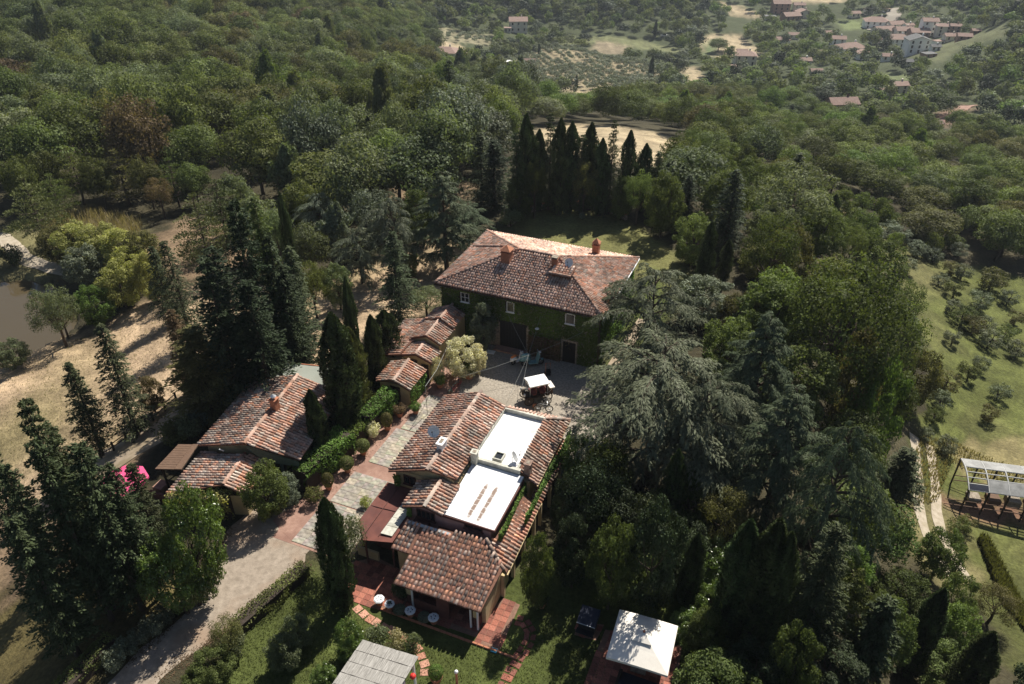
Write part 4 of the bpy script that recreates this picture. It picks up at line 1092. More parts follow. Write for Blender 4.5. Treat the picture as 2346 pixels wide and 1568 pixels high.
def conifer(seed, h=15, r=3.2, levels=26, nb=9, per=26, ls=.42, droop=.35, base=.08, power=.85, rag=.25, width=.42, bare=.0, dens=1.0):
    """spruce or fir: whorls of boughs with hanging sprays"""
    R = np.random.default_rng(seed); rr = random.Random(seed); g = Geo(); b = MB()
    limb(b, (0, 0, -1), (0, 0, h * .97), r * .09 + .08, .03, .01, rr, 7)
    Pn, Dn, Nn, Ln, tn = [], [], [], [], []
    for li in range(levels):
        t = base + (1 - base) * (li + R.uniform(-.2, .2)) / levels
        t = min(max(t, base), .985)
        z = h * t
        len0 = r * ((1 - t) ** power) * 1.03 + .12
        if t < base + .1: len0 *= .75
        for k in range(nb):
            if R.uniform() < bare: continue
            a = li * 2.4 + k * 2 * np.pi / nb + R.uniform(-.3, .3)
            ln = len0 * R.uniform(1 - rag, 1 + rag * .6)
            m = max(5, int(per * dens * (.35 + ln / r)))
            s = R.uniform(.12, 1, m) ** .8
            side = R.normal(0, .16, m) * ln * (1.1 - s * .7) + R.normal(0, .06, m)
            ca, sa = math.cos(a), math.sin(a)
            zz = z + .12 * ln * s - droop * ln * s * s - np.abs(side) * .35 + R.normal(0, .06, m)
            Pn.append(np.stack([ca * s * ln - sa * side, sa * s * ln + ca * side, zz], -1))
            D = np.stack([ca - sa * side / ln * 1.8, sa + ca * side / ln * 1.8, .1 - droop * 1.6 * s], -1) + R.normal(size=(m, 3)) * .25
            Dn.append(D); Nn.append(np.array([0, 0, 1.0]) + R.normal(size=(m, 3)) * .45 + .3 * np.stack([ca + 0 * s, sa + 0 * s, 0 * s], -1))
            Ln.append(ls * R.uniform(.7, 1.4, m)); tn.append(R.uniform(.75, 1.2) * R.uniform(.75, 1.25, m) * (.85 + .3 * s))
    L = np.concatenate(Ln)
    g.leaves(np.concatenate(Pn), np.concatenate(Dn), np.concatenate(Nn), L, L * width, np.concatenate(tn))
    return dict(crown=g.mesh('crown'), trunk=b.mesh('trunk', M['bark'], True), h=h, w=2 * r)

def cedar(seed, h=13, r=6.5, nb=44, ls=.30, droop=.5, base=.12, power=3.6):
    """weeping atlas cedar: long level boughs that arch over and carry feathery hanging sprays"""
    R = np.random.default_rng(seed); rr = random.Random(seed); g = Geo(); b = MB()
    limb(b, (0, 0, -1), (0, 0, h * .95), .42, .05, .01, rr, 8)
    P, D, N, L, t = [], [], [], [], []
    for i in range(nb):
        f = (i + .5) / nb
        z = h * (base + (.97 - base) * f ** .85)
        a = i * 2.39996 + R.uniform(-.3, .3)
        ln = (r * (1 - f ** power) + .7) * R.uniform(.62, 1.1)
        rise = R.uniform(.05, .22) + .2 * f
        dz = R.uniform(.6, 1.2) * droop
        wig = R.normal(0, .25)
        def bough(s):
            aa = a + wig * s
            return np.stack([np.cos(aa) * s * ln, np.sin(aa) * s * ln, z + ln * (rise * np.sin(np.clip(s, 0, 1) * 2.0) - dz * .55 * s ** 2.2)], -1)
        sp = np.linspace(0, 1, 6); pts = bough(sp)
        b.tube([Vector(p) for p in pts], [.025 + .10 * (1 - q) * ln / r for q in sp], 5, False)
        nk = int(5 + 3.0 * ln)
        for k in range(nk):
            s = .2 + .8 * (k + R.uniform(0, .8)) / nk
            side = -1 if k % 2 else 1
            o = bough(np.array([s]))[0]
            bl = (.5 + .40 * ln * (1.05 - s * .62)) * R.uniform(.55, 1.05) * .82
            da = a + wig * s + side * R.uniform(.45, 1.0) * (1 if s < .95 else .3)
            m = int(12 + 38 * bl)
            q = R.uniform(0, 1, m) ** .8
            hang = droop * bl * (.15 * q + .6 * q ** 2)
            fin = np.floor(q * (4 + 3 * bl)) % 2 * 2 - 1
            wob = fin * R.uniform(0, .16, m) * (1.2 - q) * (1 + bl * .5)
            C = np.stack([o[0] + math.cos(da) * q * bl - math.sin(da) * wob, o[1] + math.sin(da) * q * bl + math.cos(da) * wob, o[2] + .1 * bl - hang - R.exponential(.09, m) * (.6 + q)], -1)
            sd = fin * R.uniform(.35, .9, m)
            P.append(C); D.append(np.stack([math.cos(da) - math.sin(da) * sd, math.sin(da) + math.cos(da) * sd, -.3 - .6 * q], -1))
            N.append(np.array([0, 0, 1.0]) + R.normal(size=(m, 3)) * .4)
            L.append(ls * R.uniform(.6, 1.3, m)); t.append(R.uniform(.78, 1.25) * R.uniform(.75, 1.3, m))
    L = np.concatenate(L)
    g.leaves(np.concatenate(P), np.concatenate(D), np.concatenate(N), L, L * .24, np.concatenate(t))
    return dict(crown=g.mesh('crown'), trunk=b.mesh('trunk', M['bark'], True), h=h, w=2 * r)

def pine(seed, h=12, r=3.6, n=5200, ls=.34, base=.32, tiers=7):
    """pine: open tiers of flat needle clumps on a bare trunk"""
    R = np.random.default_rng(seed); rr = random.Random(seed); g = Geo(); b = MB()
    limb(b, (0, 0, -1), (0, 0, h * .95), .24, .05, .02, rr, 7)
    cl = []
    for ti in range(tiers):
        f = ti / (tiers - 1); z = h * (base + (1 - base) * f * .97)
        ln = r * (1 - f ** 1.7) * 1.0 + .35
        k = max(3, int(9 - 5 * f))
        for i in range(k):
            a = ti * 1.9 + i * 2 * math.pi / k + R.uniform(-.3, .3); q = R.uniform(.6, 1.0)
            c = np.array([math.cos(a) * ln * q, math.sin(a) * ln * q, z + R.uniform(-.3, .35)])
            cl.append((c, (.5 + ln * .26) * R.uniform(.8, 1.25))); limb(b, (0, 0, z - .4), c, .06, .02, .08, rr, 4, 3)
        cl.append((np.array([0, 0, z + .2]), .4 + ln * .25))
    w = np.array([q[1] ** 2 for q in cl]); cnt = (n * w / w.sum()).astype(int)
    for (c, q), m in zip(cl, cnt):
        o = rdir(m, R); o[:, 2] = np.abs(o[:, 2]) * .9 - .25
        P = c + o * np.array([q, q, q * .55]) * R.uniform(.55, 1.05, (m, 1))
        L = ls * R.uniform(.7, 1.3, m)
        g.leaves(P, o + np.array([0, 0, .45]) + R.normal(size=(m, 3)) * .4, R.normal(size=(m, 3)) + np.array([0, 0, .8]), L, L * .38, R.uniform(.75, 1.25) * R.uniform(.75, 1.25, m))
    return dict(crown=g.mesh('crown'), trunk=b.mesh('trunk', M['bark'], True), h=h, w=2 * r)

def olive_tree(seed, h=4, r=1.75, n=3000, ls=.2):
    d = broad(seed, h, r, .03, 30, n, ls, 2.4, .3, 1.0, (.16, .34), trunk_r=.13, full=True)
    return d

def bush(seed, r=1.0, h=1.6, n=2400, ls=.12, lobes=18):
    return broad(seed, h, r, .0, lobes, n, ls, 1.8, .4, 1.0, (.28, .48), trunk_r=.05, full=True, rnd=.45)

def ball(seed, r=.5, n=2600, ls=.075):
    R = np.random.default_rng(seed); g = Geo(); o = rdir(n, R)
    P = o * r * R.uniform(.9, 1.03, (n, 1)); N = o + R.normal(size=(n, 3)) * .35
    L = ls * R.uniform(.7, 1.3, n); g.leaves(P, np.cross(N, R.normal(size=(n, 3))), N, L, L * .6, R.uniform(.7, 1.3, n))
    o2 = np.array([0, 0, 0])
    return g.mesh('foliage')

def far_tree(seed, h=9, r=4.0, n=850, ls=.62, kind='broad'):
    if kind == 'broad': d = broad(seed, h, r, .02, 20, n, ls, 1.4, .2, 1.0, (.28, .46), trunk_r=.2, rnd=.28)
    elif kind == 'olive': d = broad(seed, 3.6, 1.7, .12, 10, 260, .42, 1.7, .2, .9, (.34, .52), trunk_r=.12)
    else: d = cypress(seed, 12, 1.3, 260, 1.3)
    return d

PROTO = {}
for i in range(6): PROTO['broad%d' % i] = broad(20 + i, 10, 4.2 + .3 * (i % 3), .02, 36 + 6 * (i % 3), 9500, .28, 1.5, spread=(.22, .40))
for i in range(3): PROTO['fine%d' % i] = broad(40 + i, 9, 3.8, .0, 95, 15000, .23, 1.6, spread=(.12, .25), full=True, rnd=.5)
for i in range(2): PROTO['lacy%d' % i] = broad(50 + i, 11, 4.6, .14, 46, 8500, .21, 1.6, spread=(.18, .30), trunk_r=.28)
for i in range(2): PROTO['plume%d' % i] = plume(60 + i)
for i in range(3): PROTO['cypress%d' % i] = cypress(70 + i, 12, .95 + .1 * i, lump=.36, fat=1.35)
for i in range(2): PROTO['smooth%d' % i] = cypress(77 + i, 12, .95, 15000, .24, .2, 1.6)
PROTO['column'] = cypress(75, 8, .8, 14000, .19, .24, 1.9)
for i in range(2): PROTO['juniper%d' % i] = cypress(80 + i, 10, 2.0, 11000, .33, .30, 1.25)
for i in range(3): PROTO['fir%d' % i] = conifer(90 + i, 15, 3.0 + .3 * i, 32, 9, 46, .30, .3, .06, .62, .5, .36, .14)
for i in range(2): PROTO['denseconifer%d' % i] = conifer(100 + i, 12, 2.7, 26, 11, 60, .27, .10, .12, .52, .5, .40, .16)
for i in range(2): PROTO['shaggy%d' % i] = conifer(107 + i, 14, 3.2, 32, 11, 60, .30, .10, .04, .5, .55, .38, .22)
PROTO['darkpine'] = conifer(105, 9, 2.5, 18, 10, 40, .34, .12, .22, .5, .42, .55)
for i in range(2): PROTO['cedar%d' % i] = cedar(110 + i)
PROTO['cedartall'] = cedar(115, 15, 5.2, 56, .36, .4, .12, 1.5)
for i in range(3): PROTO['pine%d' % i] = pine(120 + i)
for i in range(3): PROTO['olive%d' % i] = olive_tree(130 + i)
for i in range(3): PROTO['bush%d' % i] = bush(140 + i)
PROTO['weeper'] = broad(150, 6, 2.8, .05, 30, 9000, .2, 3.2, -.6, 1.0, (.25, .4))
BALL = ball(160)

CROWN_MATS = {}
def put_tree(kind, base, h, w, mat, name, label, cat='tree', group=None, rz=None, tilt=(0, 0)):
    p = PROTO[kind]
    sx = w / p['w']; sz = h / p['h']
    e = thing(name, label, cat, base, random.uniform(0, 6.28) if rz is None else rz, group)
    if tilt != (0, 0): e.rotation_euler = (tilt[0], tilt[1], e.rotation_euler.z)
    for nm in ('trunk', 'crown'):
        o = bpy.data.objects.new(nm, p[nm]); col.objects.link(o); o.parent = e; o.scale = (sx, sx, sz)
        if nm == 'crown':
            if not p[nm].materials: p[nm].materials.append(LEAF['mid'])
            o.material_slots[0].link = 'OBJECT'; o.material_slots[0].material = LEAF[mat]
    return e
TAKEN = []
def plant(kind, X, Y, Ytop, wpx, mat, name, label, cat='tree', group=None, **k):
    """a tree whose foot is seen at X, Y and whose tip at row Ytop, wpx wide in the picture"""
    Xb = X
    for _ in range(4):                       # X is where the tip is seen; find the foot that stands under it
        b = ground(Xb, Y)[0]; h = max(1.0, height_of(b, Ytop))
        Xb -= CX + F_PX * b[0] / depth_of((b[0], b[1], b[2] + h)) - X
    h = max(1.0, height_of(b, Ytop)); w = wpx * depth_of((b[0], b[1], b[2] + h * .5)) / F_PX
    TAKEN.append((b[0], b[1], max(1.2, w * .42)))
    return put_tree(kind, tuple(b), h, w, mat, name, label, cat, group, **k)
# ------------------------------------------------------------------ drive, court, paths, terraces (all on the level yard, z = 0)
def puv(X, Y, z=0.0):
    p = at_z(X, Y, z); return to_uv(p[0], p[1])
def jag(poly, step=0.7, amp=0.12, seed=0):
    r = random.Random(seed); out = []
    for i in range(len(poly)):
        a, b = poly[i], poly[(i + 1) % len(poly)]
        L = math.hypot(b[0] - a[0], b[1] - a[1]); k = max(1, int(L / step))
        for j in range(k):
            t = j / k; out.append((a[0] + (b[0] - a[0]) * t + r.gauss(0, amp), a[1] + (b[1] - a[1]) * t + r.gauss(0, amp)))
    return out
def ccw(p):
    s = sum(p[i][0] * p[(i + 1) % len(p)][1] - p[(i + 1) % len(p)][0] * p[i][1] for i in range(len(p)))
    return p if s > 0 else p[::-1]
DRIVE = [puv(*q) for q in [(160, 1660), (245, 1568), (300, 1510), (374, 1448), (457, 1373), (494, 1315), (498, 1261), (532, 1200), (590, 1160), (655, 1150), (730, 1195), (725, 1240), (700, 1290), (620, 1360), (540, 1430), (450, 1495), (366, 1556), (300, 1640)]]
flat('driveway', ccw(jag(DRIVE, .6, .10, 1)), .012, M['gravel'], .2)
COURT = [(-26.4, 46.2), (-23.2, 43.4), (-18.2, 43.2), (-11.8, 42.8), (-11.0, 50), (-12.8, 56.1), (-26.6, 56.1), (-27.6, 50.5)]
flat('courtyard', ccw(jag(COURT, 1.0, .05, 2)), .014, M['cobble'], .2)
flat('side_walk', ccw([(-14.2, 55.8), (-13.0, 55.8), (-12.6, 66), (-13.6, 66)]), .016, M['track'], .2)
wk = flat('walkway', ccw([(-29.6, 28.4), (-23.7, 28.4), (-22.9, 34), (-23.0, 43.1), (-24.6, 47.6), (-27.0, 54.5), (-28.0, 54.5), (-28.4, 49.5), (-28.9, 44), (-29.4, 37), (-29.9, 32)]), .02, M['terra_floor'], .2)
flat('entry_apron', ccw(jag([(-30.5, 29.6), (-28.2, 28.6), (-28.0, 32.0), (-29.6, 33)], .6, .05, 3)), .026, M['terra_floor'], .1)
SLAB_ME = []
for k in range(10):
    c = random.choice([(.36, .33, .285), (.33, .30, .255), (.39, .36, .31), (.31, .285, .245)])
    b = MB(); b.slab([(-.5, -.5, .0), (.5, -.5, .0), (.5 - random.uniform(0, .03), .5, .0), (-.5, .5 - random.uniform(0, .03), .0)], .03)
    me = b.mesh('paving_stone', M['slab'])
    a = me.attributes.new('tint', 'FLOAT_COLOR', 'POINT')
    for d in a.data: d.color = (*[q * random.uniform(.9, 1.1) for q in c], 1)
    SLAB_ME.append(me)
def stone(parent, me, u, v, su, sv, z, rz=0, name='paving_stone'):
    o = bpy.data.objects.new(name, me); col.objects.link(o); o.parent = parent
    o.location = W(u, v, z); o.rotation_euler = (0, 0, -AZ + rz); o.scale = (su, sv, 1)
    return o
for (va, vb, ua, ub) in ((28.6, 32.75, -28.15, -23.9), (32.85, 36.2, -27.85, -23.0), (37.55, 41.9, -27.45, -23.0), (42.0, 46.9, -27.1, -24.3)):
    jb = flat('joint_bed', ccw([(ua, va), (ub, va), (ub, vb), (ua, vb)]), .036, M['joint'], .03, parent=wk)
    v = va
    while v < vb - .2:
        hv = min(random.uniform(.5, .75), vb - v); u = ua
        if vb - v - hv < .25: hv = vb - v
        while u < ub - .1:
            wu = min(random.uniform(.65, 1.05), ub - u)
            if ub - u - wu < .3: wu = ub - u
            stone(wk, random.choice(SLAB_ME), u + wu / 2, v + hv / 2, wu - .016, hv - .016, .052 + random.uniform(0, .006))
            u += wu
        v += hv
RT = []
for k in range(8):
    c = random.choice([(.26, .095, .065), (.22, .08, .058), (.30, .115, .08), (.19, .075, .055)])
    b = MB(); b.slab([(-.5, -.5, 0), (.5, -.5, 0), (.5, .5, 0), (-.5, .5, 0)], .03)
    me = b.mesh('floor_tile', M['redtile']); a = me.attributes.new('tint', 'FLOAT_COLOR', 'POINT')
    for d in a.data: d.color = (*c, 1)
    RT.append(me)
LT = []
for k in range(5):
    c = random.choice([(.42, .21, .145), (.38, .185, .125), (.45, .24, .17)])
    me = RT[0].copy(); me.name = 'floor_tile'
    for d in me.attributes['tint'].data: d.color = (*c, 1)
    LT.append(me)
def tiled_floor(name, poly, s, pool, joint='terra_joint', z=.02, limit=300):
    f = flat(name, ccw(poly), z, M[joint], .2)
    us = [p[0] for p in poly]; vs = [p[1] for p in poly]; k = 0
    for u in np.arange(min(us) + s / 2, max(us), s):
        for v in np.arange(min(vs) + s / 2, max(vs), s):
            if dist_poly(np.array([u]), np.array([v]), poly)[0] < -s * .35 and k < limit:
                stone(f, random.choice(pool), u, v, s - .025, s - .025, z + .012 + random.uniform(0, .005), random.gauss(0, .01), 'floor_tile'); k += 1
    return f
tiled_floor('red_terrace', [(-23.6, 28.4), (-22.2, 25.9), (-19.3, 26.0), (-18.4, 26.75), (-18.5, 28.5), (-20.0, 29.3), (-22, 29.6)], .42, RT)
tiled_floor('porch_floor', [(-18.4, 26.4), (-13.3, 26.5), (-13.3, 28.6), (-18.3, 28.6)], .42, RT)
tiled_floor('side_terrace', [(-13.25, 26.0), (-11.6, 26.2), (-11.7, 29.7), (-12.9, 29.8), (-13.25, 28.6)], .42, RT)
tiled_floor('pavilion_floor', [(-18.6, 18.6), (-14.4, 18.8), (-14.3, 21.9), (-12.9, 22.4), (-12.2, 23.6), (-10.4, 22.4), (-10.6, 18.0)], .46, LT)
tiled_floor('parasol_floor', [(-6.3, 25.9), (-1.3, 26.4), (-1.6, 30.6), (-6.2, 30.0)], .42, RT)
tiled_floor('barbecue_floor', [puv(1322, 1425), puv(1384, 1432), puv(1366, 1468), puv(1316, 1455)], .4, RT)

# stepping stones, two paths
def stepping(name, label_px, size, pool, rows=1):
    e = bpy.data.objects.new(name, None); col.objects.link(e); tag(e, kind='structure')
    P = np.array([puv(*q) for q in label_px])
    s = np.concatenate([[0], np.cumsum(np.hypot(*np.diff(P, axis=0).T))]); n = int(s[-1] / (size + .07))
    for i in range(n):
        t = s[-1] * (i + .5) / n
        u, v = np.interp(t, s, P[:, 0]), np.interp(t, s, P[:, 1]); u2, v2 = np.interp(t + .2, s, P[:, 0]), np.interp(t + .2, s, P[:, 1])
        a = math.atan2(v2 - v, u2 - u)
        for r in range(rows):
            o = (r - (rows - 1) / 2) * (size * .95)
            stone(e, random.choice(pool), u - math.sin(a) * o + random.gauss(0, .02), v + math.cos(a) * o + random.gauss(0, .02), size * random.uniform(.9, 1.05), size * (1.15 if rows == 1 else .8) * random.uniform(.92, 1.05), .03 + random.uniform(0, .01), a + random.gauss(0, .05), 'stepping_stone')
stepping('stone_path', [(815, 1390), (838, 1412), (880, 1437), (915, 1455), (945, 1475), (965, 1500), (975, 1530), (972, 1550)], .46, LT)
stepping('garden_path', [(1150, 1580), (1165, 1548), (1190, 1505), (1212, 1470), (1216, 1448), (1200, 1425), (1180, 1420)], .40, RT, 2)

# tracks over the slopes
strip('field_track', [(225, 1075), (300, 1030), (370, 985), (430, 940), (500, 900)], 4.6, M['track'])
strip('pond_track', [(-60, 560), (0, 535), (25, 560), (45, 590), (100, 610), (165, 625)], 2.2, M['whitetrack'])
for off in (-.75, .75):
    pass
KEEP_CLEAR = []
def twin_track(name, px, gap, wd, mat):
    g = ground([p[0] for p in px], [p[1] for p in px])[:, :2]
    d = np.gradient(g, axis=0); d = d / np.hypot(d[:, 0], d[:, 1])[:, None]
    for s in (-1, 1):
        q = g + np.stack([-d[:, 1], d[:, 0]], -1) * s * gap / 2
        uvp = [to_uv(*a) for a in q]
        strip(name, uvp, wd, mat, .05, 4, uv=True)
    for q in g: KEEP_CLEAR.append((q[0], q[1], 2.6))
twin_track('dirt_track', [(2112, 1010), (2118, 1060), (2125, 1110), (2122, 1150), (2130, 1200), (2150, 1250), (2175, 1295), (2200, 1330)], 1.7, 1.0, M['whitetrack'])
strip('meadow_path', [(2235, 440), (2290, 430), (2346, 420)], 4.0, M['whitetrack'])
strip('valley_road', [(2130, 288), (2165, 272), (2200, 255), (2225, 243)], 5, M['terra_floor'], .3)
strip('village_street', [(2003, 70), (2030, 55), (2048, 38), (2046, 20)], 9, M['joint'], .4)

# ------------------------------------------------------------------ pots and clipped shrubs along the walk
def uvthing(name, label, cat, u, v, z=0, rz=0, group=None):
    return thing(name, label, cat, W(u, v, z), -AZ + rz, group)
def foliage_on(parent, me, mat, loc, s=(1, 1, 1), name='foliage'):
    o = bpy.data.objects.new(name, me); col.objects.link(o); o.parent = parent; o.location = loc; o.scale = s; o.rotation_euler = (0, 0, random.uniform(0, 6))
    if not me.materials: me.materials.append(LEAF['mid'])
    o.material_slots[0].link = 'OBJECT'; o.material_slots[0].material = LEAF[mat]
    return o
POT = MB(); POT.lathe((0, 0, 0), [(.24, 0), (.33, .42), (.385, .44), (.385, .52), (.33, .52), (.31, .44)], 14)
POT_ME = POT.mesh('pot', M['terra'], False)
SOIL = MB(); SOIL.lathe((0, 0, 0), [(.31, .42), (.31, .45)], 12); SOIL_ME = SOIL.mesh('soil', M['darkwood'])
def potted(u, v, label, shape='ball', mat='box', s=1.0, r=.55, name='potted_topiary'):
    e = uvthing(name, label, 'potted plant', u, v, .03, 0, 'potted plants along the walk')
    p = bpy.data.objects.new('pot', POT_ME); col.objects.link(p); p.parent = e; p.scale = (s, s, s)
    q = bpy.data.objects.new('soil', SOIL_ME); col.objects.link(q); q.parent = p
    if shape == 'ball':
        foliage_on(e, BALL, mat, (0, 0, .5 * s + r * .85), (r * 2, r * 2, r * 2))
    elif shape == 'egg':
        foliage_on(e, BALL, mat, (0, 0, .5 * s + r * 1.05), (r * 1.7, r * 1.7, r * 2.4))
    else:
        b_ = PROTO['bush%d' % random.randrange(3)]
        foliage_on(e, b_['crown'], mat, (0, 0, .42 * s), (r / 1.0, r / 1.0, r * .8))
    return e
for X, Y, lab, sh, mt, s, r in [
 (754, 1122, 'yellowish clipped ball shrub in a terracotta pot, lowest on the walk by the hedge\'s end', 'egg', 'olivegold', .8, .52),
 (797, 1082, 'round clipped ball in a terracotta pot, second from the lower end of the hedge walk', 'ball', 'box', .85, .56),
 (833, 1042, 'round clipped ball in a terracotta pot, third from the lower end of the hedge walk', 'ball', 'box', .85, .56),
 (888, 985, 'egg-shaped clipped shrub in a terracotta pot beside the white-flowered hedge foot', 'egg', 'olivegold', .9, .55),
 (916, 955, 'loose dark reddish shrub in a terracotta pot on the walk', 'loose', 'brown', .9, .75),
 (953, 948, 'low spreading green shrub in a terracotta pot next to the thin walk pole', 'loose', 'hedge', .8, .6),
 (1008, 888, 'bushy bright green round shrub in a terracotta pot in the middle of the upper walk', 'loose', 'fresh', .95, .68),
 (965, 880, 'leafy climber in a terracotta pot against the outhouse wall', 'loose', 'fresh', .7, .6)]:
    u, v = puv(X, Y); potted(u, v, lab, sh, mt, s, r)
u, v = puv(1075, 866)
e = potted(u, v, 'large terracotta pot of geraniums under the white-flowering arch', 'loose', 'fresh', 1.35, .85)
fl = ball(161, .5, 60, .14); foliage_on(e, fl, 'redflower', (-.35, -.2, 1.15), (.8, .8, .6), 'blossoms')
u, v = puv(640, 1165)
e = potted(u, v, 'terracotta pot in front of the barn\'s dark shrub', 'loose', 'greygreen', 1.1, .5)
u, v = puv(1000, 1562)
e = potted(u, v, 'clipped round bush in a terracotta pot beside the reed pavilion', 'ball', 'hedge', 1.0, .44)
u, v = puv(1240, 1390)
e = potted(u, v, 'pot with a tall dark shrub beside the east terrace', 'loose', 'dark', .9, .6)
e = uvthing('flower_pots', 'row of pink geranium pots on a low rail by the top of the walk', 'planter', *puv(1040, 893))
b = MB(); b.box(-.06, .06, -1.0, 1.0, 0, .5); b.build('rail', M['greenwall'], e)
for k in range(4): foliage_on(e, fl, 'redflower', (.2, -.8 + k * .5, .5), (.5, .5, .5), 'blossoms')

# ------------------------------------------------------------------ white mosaic tables set along the porch edge
tops = [((870, 1385), 'white octagonal stone table at the far left of the row before the porch', .34), ((894, 1396), 'white octagonal stone table with a green bowl on it, second before the porch', .32),
        ((941, 1411), 'white stone table with dark stains, third in the row before the porch', .34), ((994, 1427), 'white stone table alone at the right end of the row before the porch', .34)]
for i, (q, lab, r) in enumerate(tops):
    u, v = puv(*q)
    e = uvthing('stone_table', lab, 'garden table', u, v, 0.02, .3 * i, 'white tables before the porch')
    b = MB(); b.lathe((0, 0, 0), [(.2, 0), (.24, .3), (.2, .38)], 8); b.build('base', M['terra'], e)
    b = MB(); b.lathe((0, 0, 0), [(r * .8, .39), (r * 1.0, .44), (r * 1.04, .5), (r * .8, .55), (r * .5, .53)], 8 if i < 2 else 10)
    tp = b.build('tabletop', M['whitestone'], e)
    b = MB()
    for k in range(5):
        a = k * 2.4; b.lathe((math.cos(a) * r * .42, math.sin(a) * r * .42, .531), [(.05 - .006 * k, 0), (.035, .02)], 7)
    b.build('inlay', M['navy'], tp)
    if i == 1:
        o = uvthing('bowl', 'small green bowl on the second white stone table', 'bowl', u, v, .56)
        b = MB(); b.lathe((0, 0, 0), [(.06, 0), (.13, .08), (.14, .1), (.1, .06)], 12); b.build('body', M['greenwall'], o)
for q, lab in (((916, 1402), 'silvery cushion plant between the white tables'), ((972, 1419), 'sparse silvery plant beside the right-hand white table')):
    u, v = puv(*q)
    e = uvthing('cushion_plant', lab, 'plant', u, v, 0)
    foliage_on(e, BALL, 'silver', (0, 0, .2), (.8, .8, .6)); 
# kerb of the bed before the porch
e = uvthing('bed_edging', 'low brick edging of the planted bed before the porch', 'edging', -15.5, 25.9)
b = MB()
for k in range(22): b.box(-4.2 + k * .42, -3.81 + k * .42, -.05 + random.gauss(0, .01), .06, 0, .12)
bb = b
for k in range(22):
    b = MB(); b.box(-.19, .19, -.055, .055, 0, .12); o = b.build('brick', M['brick'], e); o.location = (-4 + k * .42, .16 + k * .013 * 0, 0.0)

# ------------------------------------------------------------------ reed-roofed pavilion at the bottom edge
e = uvthing('reed_pavilion', 'pavilion with a pale grey reed roof at the foot of the lawn', 'pavilion', -16.6, 20.8)
g1 = [(-1.75, 1.5, 2.5), (1.55, 1.75, 2.5), (1.75, -1.2, 2.72), (-1.75, -1.5, 2.72)]
b = MB(); b.slab([(-1.75, -2.2, 2.62), (1.75, -2.2, 2.62), (1.55, 1.72, 2.42), (-1.75, 1.47, 2.42)], .08); rf = b.build('roof', M['darkwood'], e)
for r in range(5):
    for c in range(12):
        v0_, v1_ = 1.52 - r * .76 + random.uniform(-.012, .012), 1.52 - (r + 1) * .76 + .045 + random.uniform(-.012, .012)
        u0_, u1_ = -1.76 + c * .2875, -1.76 + (c + 1) * .2875 - .005
        zz = lambda v: 2.43 + (1.5 - v) * .052
        b = MB()
        sk_ = lambda u: (u + 1.76) / 3.4 * .24
        b.slab([(u0_, v1_ + sk_(u0_), zz(v1_) + .03), (u1_, v1_ + sk_(u1_), zz(v1_) + .03), (u1_, v0_ + sk_(u1_), zz(v0_) + .05), (u0_, v0_ + sk_(u0_), zz(v0_) + .05)], .03)
        b.build('reed_mat', M['greywood'], rf)
for u, v in ((-1.6, 1.3), (1.45, 1.5), (1.6, -1.9), (-1.6, -1.9)):
    b = MB(); b.box(u - .06, u + .06, v - .06, v + .06, 0, 2.45); b.build('post', M['white_paint'], e)
b = MB(); b.box(1.3, 1.42, -.9, .6, .0, 1.7); b.build('side_screen', M['white_paint'], e)
o = uvthing('paper_lantern', 'red round paper lantern hanging at the reed pavilion\'s corner', 'lantern', -14.85, 21.7, 1.9)
b = MB(); b.lathe((0, 0, -.16), [(.05, 0), (.14, .05), (.18, .16), (.14, .27), (.05, .32)], 14); b.build('shade', M['red'], o, True); b = MB(); b.tube([(0, 0, .16), (0, 0, .5)], .008, 4); b.build('cord', M['black'], o)
# wooden post lamp
e = uvthing('garden_lamp', 'wooden garden lamp post with a round white globe on the tiled floor', 'lamp', *puv(1047, 1568))
b = MB(); b.lathe((0, 0, 0), [(.09, 0), (.075, .05), (.07, 1.05)], 10); b.build('post', M['terra'], e)
b = MB(); b.lathe((0, 0, 1.05), [(.04, 0), (.1, .05), (.12, .12), (.1, .19), (.03, .24)], 12); b.build('globe', M['white_paint'], e, True)
# square parasol
e = uvthing('parasol', 'big square cream canvas parasol in the dark right-hand garden', 'parasol', -3.65, 28.3, 0, .05)
h = 1.72
C4 = [(-h, -h * .98), (h, -h * .98), (h, h * .98), (-h, h * .98)]
b = MB()
vs, fs = [(0, 0, 3.18)], []
ring = []
for i in range(4):
    a, c = C4[i], C4[(i + 1) % 4]
    for k in range(6):
        t = k / 6; sag = .10 * math.sin(math.pi * t)
        ring.append((a[0] + (c[0] - a[0]) * t, a[1] + (c[1] - a[1]) * t, 2.42 + sag * .55))
vs += ring
n = len(ring)
mid = [(x * .5, y * .5, 2.42 + .38 + (z - 2.42) * .5 - .03) for x, y, z in ring]; vs += mid
for i in range(n):
    j = (i + 1) % n
    fs += [(1 + i, 1 + j, 1 + n + j, 1 + n + i), (1 + n + i, 1 + n + j, 0)]
b.add(vs, fs); cn = b.build('canopy', M['cream'], e)
b = MB(); b.add(ring + [(x, y, z - .16) for x, y, z in ring], [(i, i + n, (i + 1) % n + n, (i + 1) % n) for i in range(n)]); b.build('valance', M['cream'], cn)
b = MB(); b.add([(-.55, -.55, 3.03), (.55, -.55, 3.03), (.55, .55, 3.03), (-.55, .55, 3.03), (0, 0, 3.3)], [(0, 1, 4), (1, 2, 4), (2, 3, 4), (3, 0, 4)]); b.build('vent_cap', M['cream'], cn)
b = MB(); b.box(-.06, .06, -.06, .06, 3.2, 3.36); b.build('finial', M['brick'], e)
b = MB(); b.tube([(0, 0, 0), (0, 0, 3.15)], .05, 8); b.build('pole', M['wood'], e)
for i in range(4):
    b = MB(); b.tube([(0, 0, 2.95), (C4[i][0] * .97, C4[i][1] * .97, 2.36)], .025, 5); b.build('rib', M['wood'], e)
